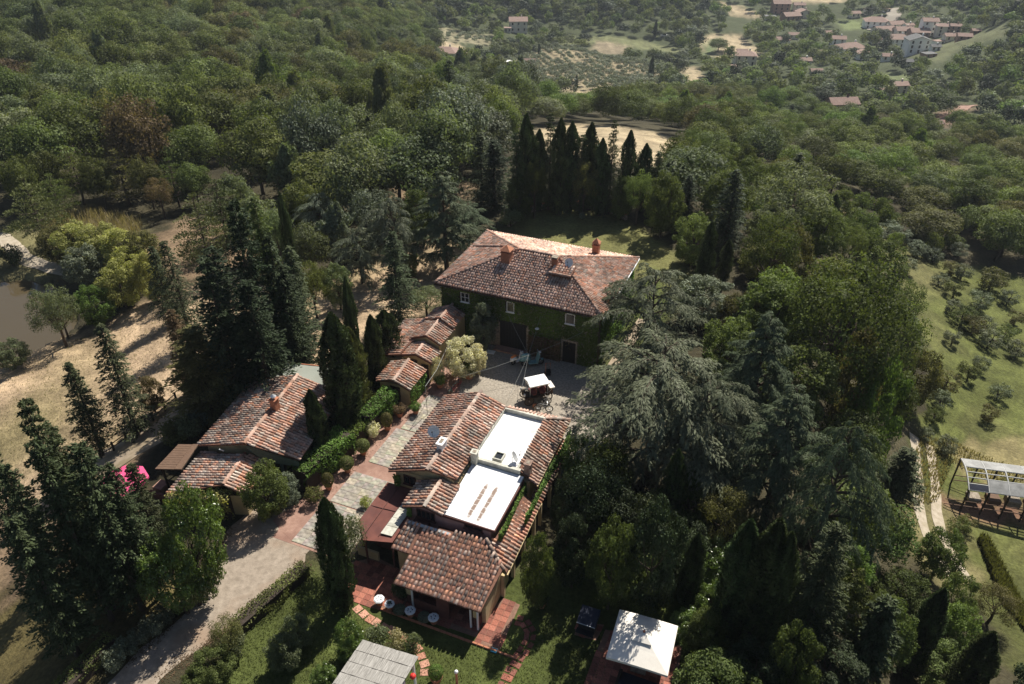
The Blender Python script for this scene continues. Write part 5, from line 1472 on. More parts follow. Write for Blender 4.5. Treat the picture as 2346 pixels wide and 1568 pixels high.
b = MB(); b.box(-.45, .45, -.45, .45, .03, .12); b.build('base', M['stone'], e)
o = uvthing('garden_couch', 'dark garden couch in the shade under the cream parasol', 'couch', -3.3, 27.0)
b = MB(); b.box(-1.1, 1.1, -.4, .4, .12, .42); b.build('seat', M['navy'], o); b = MB(); b.box(-1.1, 1.1, -.62, -.41, .12, .8); b.build('backrest', M['navy'], o)
for s in (-1, 1): b = MB(); b.box(s * 1.2 - .09, s * 1.2 + .09, -.62, .4, .04, .6); b.build('armrest', M['darkwood'], o)
# barbecue under its cover
e = uvthing('covered_grill', 'dark covered barbecue with a slanting lid on a red brick pad', 'barbecue', *puv(1346, 1440))
b = MB(); b.box(-.5, .5, -.35, .35, .02, .75); b.build('cabinet', M['black'], e)
b = MB(); b.add([(-.58, -.5, .95), (.58, -.5, .95), (.58, .55, 1.35), (-.58, .55, 1.35), (-.58, -.5, .9), (.58, -.5, .9), (.58, .55, .9), (-.58, .55, .9)], [(0, 1, 2, 3), (0, 4, 5, 1), (1, 5, 6, 2), (2, 6, 7, 3), (3, 7, 4, 0)]); b.build('lid', M['navy'], e)
b = MB(); b.tube([(-.58, -.51, .93), (.58, -.51, .93)], .03, 6); b.build('handle', M['grey_metal'], e)
b = MB(); b.box(-.55, .55, -.75, -.4, .3, .36); b.build('shelf', M['black'], e)
e = uvthing('blue_tray', 'bright blue plastic tray lying on the dark lawn', 'tray', *puv(1132, 1492), .02)
b = MB(); b.box(-.17, .17, -.11, .11, 0, .03); b.box(-.19, .19, -.13, -.111, 0, .09); b.box(-.19, .19, .111, .13, 0, .09); b.build('tray_body', M['blue'], e)
# pink parasol behind the junipers
gp = ground(300, 1148)[0]
e = thing('pink_parasol', 'bright pink parasol half hidden behind the dark junipers', 'parasol', tuple(gp + np.array([0, 0, 0])), .3)
b = MB()
ring = [(1.7 * math.cos(k * math.pi / 4), 1.7 * math.sin(k * math.pi / 4), 2.0) for k in range(8)]
b.add([(0, 0, 2.55)] + ring + [(x, y, 1.85) for x, y, z in ring], [(0, 1 + k, 1 + (k + 1) % 8) for k in range(8)] + [(1 + k, 9 + k, 9 + (k + 1) % 8, 1 + (k + 1) % 8) for k in range(8)]); b.build('canopy', M['pink'], e)
b = MB(); b.tube([(0, 0, -.3), (0, 0, 2.6)], .03, 6); b.build('pole', M['white_paint'], e)

# ------------------------------------------------------------------ antique motor carriage with its white canopy, in the courtyard
def wheel(parent, c, R, axis=(1, 0, 0), spokes=10, tyre='black', rim='wood'):
    b = MB(); b.torus(c, R, .035, axis, 22, 6); w = b.build('wheel', M[tyre], parent)
    b = MB(); b.torus(c, R - .05, .018, axis, 20, 5); 
    b.build('rim', M[rim], w)
    ax = Vector(axis).normalized(); a0 = ax.orthogonal().normalized(); b0 = ax.cross(a0)
    b = MB()
    for k in range(spokes):
        t = 2 * math.pi * k / spokes; d = a0 * math.cos(t) + b0 * math.sin(t)
        b.tube([Vector(c), Vector(c) + d * (R - .05)], .013, 4, False)
    tag(b.build('spokes', M[rim], w))
    b = MB(); b.tube([Vector(c) - ax * .07, Vector(c) + ax * .07], .05, 8); b.build('hub', M['chrome'], w)
    return w
e = uvthing('antique_carriage', 'open antique carriage with a white canopy roof parked in the courtyard', 'carriage', -18.3, 49.8, .02, math.radians(42))
b = MB(); b.box(-1.15, 1.05, -.5, .5, .55, .72); b.box(-1.15, -.95, -.5, .5, .721, 1.05); b.box(.3, 1.05, -.5, .5, .721, .85); b.build('body', M['darkwood'], e)
b = MB(); b.add([(-.85, .72, 2.0), (-.85, -.72, 2.0), (.95, -.72, 2.0), (.95, .72, 2.0), (-.8, 0, 2.12), (.9, 0, 2.12), (-.85, .72, 1.9), (-.85, -.72, 1.9), (.95, -.72, 1.9), (.95, .72, 1.9)], [(1, 2, 5, 4), (3, 0, 4, 5), (0, 1, 4), (2, 3, 5), (1, 7, 8, 2), (3, 9, 6, 0), (0, 6, 7, 1), (2, 8, 9, 3)]); cp = b.build('canopy', M['white_paint'], e)
for x in (-.75, .85):
    for y in (-.5, .5): b = MB(); b.tube([(x, y, .7), (x, y, 1.95)], .02, 5); b.build('canopy_pole', M['chrome'], e)
for x in (-.35, .45):
    b = MB(); b.box(x - .22, x + .2, -.46, .46, .86, 1.0); st = b.build('seat', M['darkred'], e)
    b = MB(); b.box(x + .16, x + .25, -.46, .46, 1.001, 1.42); b.build('backrest', M['darkred'], st)
for x, R in ((-.85, .42), (.75, .48)):
    for y in (-.62, .62): wheel(e, (x, y, R + .03), R, (0, 1, 0))
b = MB(); b.tube([(-.85, -.6, .45), (-.85, .6, .45)], .03); b.tube([(.75, -.6, .5), (.75, .6, .5)], .03); b.build('axle', M['black'], e)
for y in (-.45, .45):
    b = MB(); b.lathe((-1.22, y, .95), [(.05, 0), (.1, .04), (.1, .2), (.04, .26)], 10); b.build('headlamp', M['chrome'], e)
    b = MB(); b.slab([(-1.2, y - .14, .95), (-.5, y - .14, .98), (-.5, y + .14, .98), (-1.2, y + .14, .95)], .03); b.build('mudguard', M['black'], e)
b = MB(); b.tube([(-.75, -.2, .8), (-.6, -.2, 1.35)], .02); b.torus((-.58, -.2, 1.36), .17, .016, (1, 0, .5)); b.build('steering_wheel', M['black'], e)
b = MB(); b.box(1.06, 1.35, -.42, .42, .6, 1.0); b.build('luggage_box', M['wood'], e)
b = MB(); b.tube([(1.0, -.45, .85), (1.35, -.45, 1.3)], .018, 4); b.tube([(1.0, .45, .85), (1.35, .45, 1.3)], .018, 4); b.slab([(1.05, -.5, 1.32), (1.5, -.5, 1.30), (1.5, .5, 1.30), (1.05, .5, 1.32)], .1); b.build('folded_hood', M['cream'], e)
def bicycle(u, v, rz, lab, mat):
    e = uvthing('bicycle', lab, 'bicycle', u, v, .02, rz)
    for x in (-.5, .5): wheel(e, (x, 0, .34), .31, (0, 1, 0), 8, 'black', 'chrome')
    b = MB()
    for p, q in (((-.5, 0, .34), (-.05, 0, .3)), ((-.05, 0, .3), (-.18, 0, .8)), ((-.18, 0, .75), (.35, 0, .78)), ((-.05, 0, .3), (.36, 0, .7)), ((.5, 0, .34), (.33, 0, .9)), ((-.5, 0, .34), (-.17, 0, .72))): b.tube([p, q], .017, 5)
    b.build('frame', M[mat], e)
    b = MB(); b.tube([(.3, -.25, .95), (.36, 0, .93), (.3, .25, .95)], .014, 5); b.build('handlebar', M['chrome'], e)
    b = MB(); b.box(-.3, -.08, -.07, .07, .8, .86); b.build('saddle', M['black'], e)
bicycle(-17.35, 49.1, 1.0, 'old bicycle leaning by the antique carriage, nearest the carriage', 'chrome')
bicycle(-17.15, 48.45, .35, 'old bicycle behind the copper pot in the courtyard', 'grey_metal')
e = uvthing('copper_pot', 'round copper-coloured pot on the cobbles in front of the bicycles', 'pot', *puv(1226, 935))
b = MB(); b.lathe((0, 0, 0), [(.14, 0), (.22, .12), (.23, .28), (.17, .36), (.19, .4)], 14); b.build('body', M['terra'], e, True); b = MB(); b.tube([(-.18, 0, .38), (0, 0, .55), (.18, 0, .38)], .015, 5); b.build('handle', M['black'], e)
def scooter(u, v, rz, lab, mat, mat2, s=1.0, name='motor_scooter'):
    e = uvthing(name, lab, 'scooter', u, v, .02, rz); e.scale = (s, s, s)
    b = MB(); b.torus((.62, 0, .25), .19, .06, (0, 1, 0), 16, 6); b.build('wheel', M['black'], e)
    b = MB(); b.torus((-.5, 0, .25), .19, .06, (0, 1, 0), 16, 6); b.build('wheel', M['black'], e)
    b = MB(); b.tube([(-.85, 0, .45), (-.7, 0, .62), (-.35, 0, .68), (-.12, 0, .5)], [.05, .2, .22, .12], 10); b.build('rear_body', M[mat], e, True)
    b = MB(); b.add([(.30, -.28, .28), (.30, .28, .28), (.48, .24, .9), (.48, -.24, .9), (.36, -.28, .26), (.36, .28, .26), (.54, .22, .9), (.54, -.22, .9)], [(0, 1, 2, 3), (7, 6, 5, 4), (0, 4, 5, 1), (1, 5, 6, 2), (2, 6, 7, 3), (3, 7, 4, 0)]); b.build('leg_shield', M[mat], e)
    b = MB(); b.box(-.25, .34, -.2, .2, .24, .3); b.build('floorboard', M[mat], e)
    b = MB(); b.tube([(-.75, 0, .88), (-.35, 0, .9), (-.12, 0, .86)], [.1, .14, .09], 8); b.build('seat', M[mat2], e, True)
    b = MB(); b.tube([(.46, -.33, 1.02), (.5, 0, .98), (.46, .33, 1.02)], .022, 6); b.build('handlebar', M['chrome'], e)
    b = MB(); b.lathe((.56, 0, .92), [(.03, 0), (.08, .05), (.06, .13)], 10); b.build('headlamp', M['whitestone'], e)
    b = MB(); b.tube([(.62, 0, .25), (.5, 0, .95)], .03, 6); b.build('fork', M['chrome'], e)
    b = MB(); b.tube([(.62, -.001, .47), (.75, 0, .42), (.8, 0, .3)], [.07, .1, .06], 8); b.build('front_mudguard', M[mat], e, True)
    return e
u, v = puv(1218, 838); scooter(u, v, math.radians(35), 'pale aqua vintage motor scooter at the farmhouse front', 'aqua', 'aqua', 1.35)
u, v = puv(1186, 832); scooter(u, v, math.radians(60), 'white scooter with an orange tail beside the aqua scooter', 'white_paint', 'orange', 1.0)
u, v = puv(1255, 858)
e = uvthing('sack_truck', 'orange and black upright hand truck standing in the courtyard shade', 'hand truck', u, v, .02, .5)
b = MB(); b.tube([(-.2, 0, .1), (-.2, 0, 1.2), (.2, 0, 1.2), (.2, 0, .1)], .03, 6); b.build('frame', M['orange'], e)
b = MB(); b.box(-.22, .22, -.3, .02, .04, .09); b.build('toe_plate', M['black'], e)
for x in (-.26, .26): b = MB(); b.torus((x, .1, .14), .1, .035, (1, 0, 0), 14, 6); b.build('wheel', M['black'], e)
b = MB(); b.box(-.2, .2, -.26, -.04, .1, .62); b.build('load', M['black'], e)
u, v = puv(1124, 808)
e = uvthing('white_board', 'white board lying on the ground beside the barn door', 'board', u, v, .02, .1)
b = MB(); b.box(-.4, .4, -.28, .28, 0, .05); b.box(-.36, .36, -.24, .24, .051, .06); b.build('board_panel', M['white_paint'], e)

# ------------------------------------------------------------------ poles, wires, dishes
def pole(u, v, h, lab, arm=True):
    e = uvthing('cable_pole', lab, 'pole', u, v, 0)
    b = MB(); b.tube([(0, 0, 0), (0, 0, h)], .025, 6); b.build('mast', M['cable'], e)
    if arm: b = MB(); b.tube([(-.15, 0, h * .3), (.15, 0, h * .3)], .015, 4); b.build('crossarm', M['cable'], e)
    return e
pole(-25.92, 44.4, 3.0, 'thin grey cable pole standing beside the paved walk'); pole(-26.7, 49.7, 2.2, 'thin grey cable pole in front of the flowering arch')
HUB = W(-20.2, 52.8, 2.2)
for end, lab in ((W(-23.9, 56.1, 4.6), 'cable rising from the courtyard hub to the farmhouse wall left of the middle window'), (W(-20.35, 56.1, 4.4), 'cable rising from the courtyard hub to the farmhouse wall above the lamp'), (W(-16.2, 56.1, 3.7), 'cable rising from the courtyard hub to the farmhouse wall above the small door'),
                 (W(-25.0, 48.2, 1.5), 'cable running low from the courtyard hub towards the flower pots'), (W(-19.5, 49.3, .8), 'cable dropping from the courtyard hub behind the carriage canopy'), (W(-20.4, 48.6, .4), 'cable running from the courtyard hub to the cobbles before the carriage')):
    b = MB(); mid = HUB.lerp(end, .5) - Vector((0, 0, .12)); b.tube([HUB, mid, end], .013, 4)
    o = b.build('overhead_cable', M['cable']); tag(o, lab, 'cable', 'cables meeting over the courtyard')
b = MB(); b.tube([W(-25.92, 44.4, 2.95), W(-26.3, 47.2, 2.7), W(-26.9, 50.6, 3.0)], .022, 4); tag(b.build('overhead_cable', M['cable']), 'cable along the walk between the two thin poles', 'cable', 'cables meeting over the courtyard')
def dish(u, v, z, az, lab, r=.42, mast=.8, mat='grey_metal'):
    e = uvthing('satellite_dish', lab, 'satellite dish', u, v, z, az)
    b = MB(); b.tube([(0, 0, -.3), (0, 0, mast)], .025, 6); b.build('mast', M['grey_metal'], e)
    b = MB(); n = 18; c = Vector((0, -.1, mast)); ax = Vector((0, -.86, .5)); a = Vector((1, 0, 0)); k_ = ax.cross(a)
    vs, fs = [], []
    for rr_, dd in ((r, .1), (r * .6, .03), (r * .25, .005)):
        for k in range(n): t = 2 * math.pi * k / n; vs.append(c + (a * math.cos(t) + k_ * math.sin(t)) * rr_ + ax * dd)
    for q in range(2):
        for k in range(n): fs.append((q * n + k, q * n + (k + 1) % n, (q + 1) * n + (k + 1) % n, (q + 1) * n + k))
    fs.append(tuple(range(2 * n, 3 * n)))
    b.add(vs, fs); b.build('reflector', M[mat], e, True)
    b = MB(); b.tube([c - k_ * r * .9 + ax * .08, c + ax * .45], .012, 4); b.box(c.x + ax.x * .45 - .04, c.x + ax.x * .45 + .04, c.y + ax.y * .45 - .04, c.y + ax.y * .45 + .04, c.z + ax.z * .45 - .04, c.z + ax.z * .45 + .04); b.build('feed_arm', M['black'], e)
dish(-20.9, 36.6, 5.0, .15, 'grey satellite dish on a mast beside the white ridge chimney', .44, 1.0, 'white_paint')
dish(-15.5, 37.65, 4.05, 1.9, 'grey satellite dish on the upper white flat roof', .4, .45)
dish(-19.3, 60.7, 6.9, -.2, 'pale blue-grey satellite dish on the farmhouse roof hip', .42, .8, 'white_paint')
e = uvthing('television_aerial', 'small television aerial beside the dish on the white flat roof', 'aerial', -15.0, 38.0, 4.0)
b = MB(); b.tube([(0, 0, 0), (0, 0, 1.0)], .018, 5); b.build('mast', M['grey_metal'], e); b = MB(); b.tube([(-.05, -.35, .95), (.05, .4, 1.02)], .012, 4)
for k in range(5): b.tube([(-.18, -.3 + k * .15, .96 + k * .013), (.18, -.3 + k * .15, .96 + k * .013)], .008, 4)
b.build('array', M['grey_metal'], e)
e = uvthing('wall_lamp', 'white lamp hung on the cable in front of the ivy wall', 'lamp', -20.4, 55.4, 3.35)
b = MB(); b.lathe((0, 0, 0), [(.05, 0), (.2, .03), (.14, .09), (.05, .14)], 12); b.build('shade', M['white_paint'], e)

# ------------------------------------------------------------------ field fence, back garden wall, vehicle shed frame
g = ground([232, 262, 292, 322, 352, 380, 405], [1052, 1034, 1012, 990, 965, 942, 920])
e = thing('field_fence', 'dark wooden post-and-rail fence along the field track', 'fence', tuple(g[0]))
for i, p in enumerate(g):
    b = MB(); b.box(-.07, .07, -.07, .07, -.3, .95); o = b.build('post', M['darkwood'], e); o.location = Vector(p) - Vector(g[0])
    if i < len(g) - 1:
        for z in (.45, .8):
            b = MB(); b.tube([Vector(p) - Vector(g[0]) + Vector((0, 0, z)), Vector(g[i + 1]) - Vector(g[0]) + Vector((0, 0, z))], .045, 5); b.build('rail', M['darkwood'], e)
wl = ground([1165, 1190, 1215, 1250, 1290, 1330, 1370, 1405, 1435], [520, 500, 486, 478, 475, 476, 480, 490, 505])
e = thing('garden_wall', 'low dark curved stone wall closing the back lawn', 'wall', tuple(wl[0]))
for i in range(len(wl) - 1):
    p, q = Vector(wl[i]) - Vector(wl[0]), Vector(wl[i + 1]) - Vector(wl[0]); d = (q - p).normalized(); nn = Vector((-d.y, d.x, 0)) * .18
    b = MB(); b.slab([p - nn + Vector((0, 0, .75)), q - nn + Vector((0, 0, .75)), q + nn + Vector((0, 0, .75)), p + nn + Vector((0, 0, .75))], 1.1); b.build('wall_section', M['stone'], e)
    b = MB(); nn = nn * 1.3; b.slab([p - nn + Vector((0, 0, .83)), q - nn + Vector((0, 0, .83)), q + nn + Vector((0, 0, .83)), p + nn + Vector((0, 0, .83))], .078); b.build('coping', M['brick'], e)
e0 = ground(2200, 1168)[0]; e1 = ground(2420, 1215)[0]
dx, dy = e1[0] - e0[0], e1[1] - e0[1]; az = math.atan2(dy, dx)
SF = thing('barrel_frame_shed', 'long open shed frame with a curved half-glazed roof in the meadow', 'shed', tuple(e0), az)
nb, bay, dp = 8, 1.75, 3.6
for i in range(nb + 1):
    x = i * bay
    arc = [(x, dp * t, 2.35 + 1.05 * math.sin(math.pi * (.06 + .62 * t))) for t in np.linspace(0, 1, 9)]
    b = MB(); b.tube(arc, .075, 5); b.build('rib', M['oldframe'], SF)
    for y in (0, dp):
        b = MB(); b.box(x - .06, x + .06, y - .06, y + .06, -.5, 2.45 if y == 0 else 3.3); b.build('post', M['darkwood'], SF)
for k, t in enumerate((.0, .16, .32, .48, .64, 1.0)):
    b = MB(); b.tube([(0, dp * t, 2.36 + 1.05 * math.sin(math.pi * (.06 + .62 * t))), (nb * bay, dp * t, 2.36 + 1.05 * math.sin(math.pi * (.06 + .62 * t)))], .055, 5); b.build('purlin', M['oldframe'], SF)
def sheet(i, t0, t1, mat, name='roof_sheet'):
    b = MB(); ts = np.linspace(t0, t1, 5); P0 = []
    zf = lambda t: 2.42 + 1.05 * math.sin(math.pi * (.06 + .62 * t))
    for a, c in zip(ts[:-1], ts[1:]):
        b.slab([(i * bay + .06, dp * a, zf(a)), ((i + 1) * bay - .06, dp * a, zf(a)), ((i + 1) * bay - .06, dp * c, zf(c)), (i * bay + .06, dp * c, zf(c))], .02)
    b.build(name, M[mat], SF)
for i in range(nb):
    sheet(i, .64, 1.0, 'oldsheet')
    if i in (1, 2, 3, 5): sheet(i, 0.0, .16 if i > 2 else .3, 'oldsheet')
    elif i == 0: sheet(i, 0.0, .15, 'navy', 'glazing')
for z in (.5, 1.1):
    for y in (0, dp): b = MB(); b.tube([(-1.6 if y == 0 else 0, y, z), (nb * bay, y, z)], .05, 5); b.build('rail', M['wood'], SF)
for k in range(7):
    b = MB(); b.box(1 + k * 1.7, 2.1 + k * 1.7, 1.2, 2.4, 0, .35 + .2 * (k % 3)); b.build('stacked_crate', M['wood'] if k % 2 else M['stone'], SF)

# ------------------------------------------------------------------ houses of the valley and the village
def far_house(X, Y, wpx, hpx, label, wall='farwhite', roof='farroof', kind='gable', ratio=.75, rz=0.0, name='village_house', storeys=2, chim=1, z=0, group='houses of the valley'):
    p = ground(X, Y)[0]; d = depth_of(p); w = 1.12 * wpx * d / F_PX; h = 1.12 * hpx * d / F_PX; dp = w * ratio
    e = thing(name, label, 'house', (p[0], p[1] + dp * .3, p[2] + z), rz, group)
    TAKEN.extend([(p[0], p[1] + dp * .3, w * .7), (p[0], p[1] - w * .7, w * .6), (p[0] * .96, p[1] * .96, w * .5)])
    b = MB(); b.box(-w / 2, w / 2, -dp / 2, dp / 2, -2.5, h)
    rh = w * .16 if kind != 'flat' else 0
    if kind == 'gable': b.add([(-w / 2, -dp / 2, h), (-w / 2, dp / 2, h), (-w / 2, 0, h + rh)], [(0, 2, 1)]); b.add([(w / 2, -dp / 2, h), (w / 2, dp / 2, h), (w / 2, 0, h + rh)], [(0, 1, 2)])
    b.build('wall', M[wall], e)
    o = .45
    b = MB()
    if kind == 'gable':
        b.slab([(-w / 2 - o, -dp / 2 - o, h - .1), (w / 2 + o, -dp / 2 - o, h - .1), (w / 2 + o, 0, h + rh + .12), (-w / 2 - o, 0, h + rh + .12)], .18); b.slab([(w / 2 + o, dp / 2 + o, h - .1), (-w / 2 - o, dp / 2 + o, h - .1), (-w / 2 - o, 0, h + rh + .12), (w / 2 + o, 0, h + rh + .12)], .18)
    elif kind == 'gablev':
        b.slab([(-w / 2 - o, dp / 2 + o, h - .1), (-w / 2 - o, -dp / 2 - o, h - .1), (0, -dp / 2 - o, h + rh + .12), (0, dp / 2 + o, h + rh + .12)], .18); b.slab([(w / 2 + o, -dp / 2 - o, h - .1), (w / 2 + o, dp / 2 + o, h - .1), (0, dp / 2 + o, h + rh + .12), (0, -dp / 2 - o, h + rh + .12)], .18)
    elif kind == 'hip':
        r_ = w * .22; A4 = [(-w / 2 - o, -dp / 2 - o, h), (w / 2 + o, -dp / 2 - o, h), (w / 2 + o, dp / 2 + o, h), (-w / 2 - o, dp / 2 + o, h)]
        b.add(A4 + [(-r_, 0, h + rh), (r_, 0, h + rh)], [(0, 1, 5, 4), (1, 2, 5), (2, 3, 4, 5), (3, 0, 4), (3, 2, 1, 0)])
    else: b.slab([(-w / 2 - .2, -dp / 2 - .2, h + .15), (w / 2 + .2, -dp / 2 - .2, h + .15), (w / 2 + .2, dp / 2 + .2, h + .15), (-w / 2 - .2, dp / 2 + .2, h + .15)], .2)
    rf = b.build('roof', M[roof], e)
    if kind == 'gablev':
        b = MB(); b.add([(-w / 2, -dp / 2, h), (w / 2, -dp / 2, h), (0, -dp / 2, h + rh)], [(0, 1, 2)]); b.build('gable', M[wall], e)
    for k in range(chim):
        b = MB(); b.box(w * .2 - .35, w * .2 + .35, dp * .1 - .35, dp * .1 + .35, h, h + rh + .9); b.build('chimney', M[wall], rf)
    nw = max(2, int(w / 3.2))
    for s in range(storeys):
        zc = h * (s + .55) / storeys
        for k in range(nw):
            x = -w / 2 + w * (k + .5) / nw
            b = MB(); b.box(x - .5, x + .5, -dp / 2 - .06, -dp / 2 - .004, zc - .75, zc + .75); f = b.build('window', M['rustpaint'], e)
            b = MB(); b.box(x - .4, x + .4, -dp / 2 - .09, -dp / 2 - .062, zc - .65, zc + .65); b.build('pane', M['pane'], f)
    return e
fh = far_house
fh(1020, 150, 50, 26, 'cream villa with a brown hip roof at the wood\'s edge left of the olive grove', 'farwall', 'farroof', 'hip', .85, -.12, 'villa')
fh(1187, 74, 36, 22, 'cream two-storey house with a stepped roof beyond the upper olive rows', 'farwall', 'farroof', 'gable', .8, .05, 'villa')
fh(1163, 75, 14, 9, 'low pink annexe beside the cream house beyond the olive rows', 'farwall', 'farroof', 'flat', .8, .05, 'villa', 1, 0)
fh(1707, 150, 42, 20, 'cream house with a red roof below the striped tan field', 'farwall', 'farroof', 'hip', .8, -.1)
fh(1683, 163, 22, 8, 'low red-brown annexe beside the house below the tan field', 'farbrown', 'farroof', 'gable', .8, 0, 'village_house', 1, 0)
fh(1208, 150, 32, 7, 'long low tiled barn at the left end of the olive grove', 'farwall', 'farroof', 'gable', .5, 0, 'farm_barn', 1, 0)
fh(1192, 172, 34, 7, 'low pale shed just below the grove\'s tiled barn', 'farbrown', 'joint', 'gable', .4, -.15, 'farm_barn', 1, 0)
fh(1165, 148, 12, 6, 'tiny white pavilion among the trees left of the grove', 'farwhite', 'white_paint', 'hip', 1, 0, 'pavilion', 1, 0)
fh(1172, 200, 18, 6, 'small orange-roofed hut below the olive grove', 'farbrown', 'farroof', 'gable', .6, 0, 'hut', 1, 0)
fh(1927, 266, 56, 26, 'brown two-storey house with chimneys near the valley\'s middle', 'farbrown', 'farroof', 'gable', .6, .1, 'country_house', 2, 2)
fh(1884, 274, 24, 6, 'white flat-roofed garage left of the brown valley house', 'farwhite', 'white_paint', 'flat', .8, 0, 'garage', 1, 0)
fh(1863, 250, 14, 5, 'small white-roofed shed behind the hedge of the brown valley house', 'farbrown', 'white_paint', 'flat', .7, 0, 'garage', 1, 0)
fh(2026, 226, 28, 15, 'cream house with a low tiled roof half behind the big umbrella-crowned trees', 'farwall', 'farroof', 'gable', .8, .1, 'country_house')
fh(2058, 215, 30, 18, 'pinkish tower-like house right behind the cream valley house', 'farwall', 'farroof', 'gable', .8, .1, 'country_house')
fh(2140, 293, 34, 8, 'long low terracotta-roofed shed beside the valley road', 'farbrown', 'farroof', 'gable', .4, .3, 'farm_barn', 1, 0)
fh(2335, 270, 26, 12, 'grey-blue roofed house at the right edge of the valley', 'farwall', 'fargrey', 'gable', .8, 0, 'country_house')
V = [(1788, 32, 34, 20, 'tall pinkish village house at the upper left of the village', 'farbrown', 'gable'), (1830, 28, 22, 14, 'pink village house right of the tall pinkish one', 'farwall', 'gable'), (1812, 48, 34, 10, 'village house with a broad low roof below the tall pinkish house', 'farbrown', 'gable'), (1840, 42, 28, 12, 'pinkish gable house beside the lone village cypress', 'farwall', 'gablev'),
     (1765, 45, 22, 6, 'grey-roofed long shed at the village\'s left end', 'farwall', 'flat'),
     (1958, 40, 20, 8, 'small red-roofed house above the village green', 'farwall', 'gable'), (1990, 34, 18, 10, 'small cream house above the long white one', 'farwall', 'gable'), (2032, 28, 12, 6, 'tiny white house beside the top of the pale street', 'farwhite', 'flat'),
     (2008, 66, 46, 14, 'long white three-storey house with an orange roof by the pale street', 'farwhite', 'hip'), (2052, 66, 30, 9, 'brown-roofed row house below the long white house', 'farwall', 'gable'), (2025, 84, 40, 12, 'long low tiled house in the middle of the village', 'farwall', 'gable'),
     (2070, 86, 34, 14, 'wide tiled house in the village\'s centre row', 'farwall', 'gable'), (2105, 90, 36, 14, 'pinkish house with a broad red roof in the centre row', 'farbrown', 'gable'),
     (2124, 84, 30, 30, 'tall white house standing highest in the village', 'farwhite', 'gable'), (2160, 84, 28, 20, 'white balcony house right of the tall white house', 'farwall', 'hip'), (2187, 76, 20, 14, 'pink house at the right end of the village row', 'farbrown', 'gable'), (2178, 94, 26, 10, 'low house with a red roof under the pink end house', 'farwall', 'gable'), (2210, 92, 26, 8, 'small red-roofed house below the grassy bank', 'farbrown', 'gable'),
     (2056, 108, 46, 16, 'white house with a brown roof and a long front, lower village', 'farwhite', 'hip'), (2100, 122, 44, 26, 'big white house with a dark grey roof at the village\'s lower right', 'farwhite', 'gablev'), (2128, 134, 26, 9, 'reddish low block right of the grey-roofed white house', 'farbrown', 'flat'),
     (2150, 104, 20, 8, 'white annex with a pale roof between the village rows', 'farwhite', 'flat'),
     (1793, 105, 26, 12, 'white house with a small red roof left of the village\'s dark tree', 'farwhite', 'gable'), (1898, 85, 16, 9, 'small white cottage with a red roof above the two low ones', 'farwhite', 'gable'), (1920, 103, 28, 12, 'white cottage with a red roof, upper of the lower-left pair', 'farwhite', 'gable'),
     (1950, 126, 52, 14, 'wide white bungalow with a brown roof at the lower left of the village', 'farwhite', 'hip'), (1978, 136, 28, 12, 'white gable shed with a pale roof beside the wide bungalow', 'farwhite', 'gablev'), (2235, 78, 16, 7, 'small red-roofed house alone right of the village', 'farbrown', 'gable'),
     (1700, 128, 20, 9, 'small white house left of the house below the tan field', 'farwhite', 'gable'), (1842, 150, 26, 10, 'white house among trees below the village\'s left end', 'farwhite', 'gable'), (1880, 130, 22, 9, 'cream house just left of the wide bungalow', 'farwall', 'gable'), (1818, 90, 20, 9, 'pale house in the trees between the tall pinkish house and the cottages', 'farwall', 'gable'), (2035, 140, 24, 10, 'white cottage below the lower village row', 'farwhite', 'gable'), (2085, 150, 22, 8, 'low pale house below the big grey-roofed white house', 'farwall', 'gable'), (2142, 118, 18, 10, 'narrow white house right of the big grey-roofed one', 'farwhite', 'gable'), (2080, 72, 18, 12, 'white narrow house between the long white house and the tall one', 'farwhite', 'gable'), (2010, 100, 24, 9, 'cream low house left of the village\'s dark tree', 'farwall', 'gable'), (1870, 172, 22, 8, 'small cream house in the trees above the dark round tree', 'farwall', 'gable')]
for k, (X, Y, w_, h_, lab, wl_, kd) in enumerate(V):
    fh(X, Y, w_, h_, lab, wl_, 'fargrey' if 'grey' in lab else 'farroof', kd, .7, random.uniform(-.25, .25), 'village_house', 3 if h_ > 19 else (2 if h_ > 11 else 1), 1 if h_ > 9 else 0)
for X, Y, lab in ((1522, 84, 'white pickup truck parked at the edge of the green strip'), (1500, 76, 'dark car parked behind the cypress by the green strip')):
    p = ground(X, Y)[0]; e = thing('parked_car', lab, 'car', tuple(p), .1)
    m_ = M['white_paint'] if 'white' in lab else M['black']
    b = MB(); b.box(-2.3, 2.3, -.9, .9, .35, 1.0); b.build('body', m_, e)
    b = MB(); b.add([(-1.2, -.8, 1.001), (1.3, -.8, 1.001), (1.3, .8, 1.001), (-1.2, .8, 1.001), (-.7, -.7, 1.55), (.8, -.7, 1.55), (.8, .7, 1.55), (-.7, .7, 1.55)], [(4, 5, 6, 7), (0, 1, 5, 4), (1, 2, 6, 5), (2, 3, 7, 6), (3, 0, 4, 7)]); b.build('cabin', M['pane'], e)
    for x in (-1.4, 1.4):
        for y in (-.85, .85): b = MB(); b.torus((x, y, .36), .25, .11, (0, 1, 0), 12, 5); b.build('wheel', M['black'], e)
# ------------------------------------------------------------------ trees one can point at
P = plant
TAKEN.extend(KEEP_CLEAR)
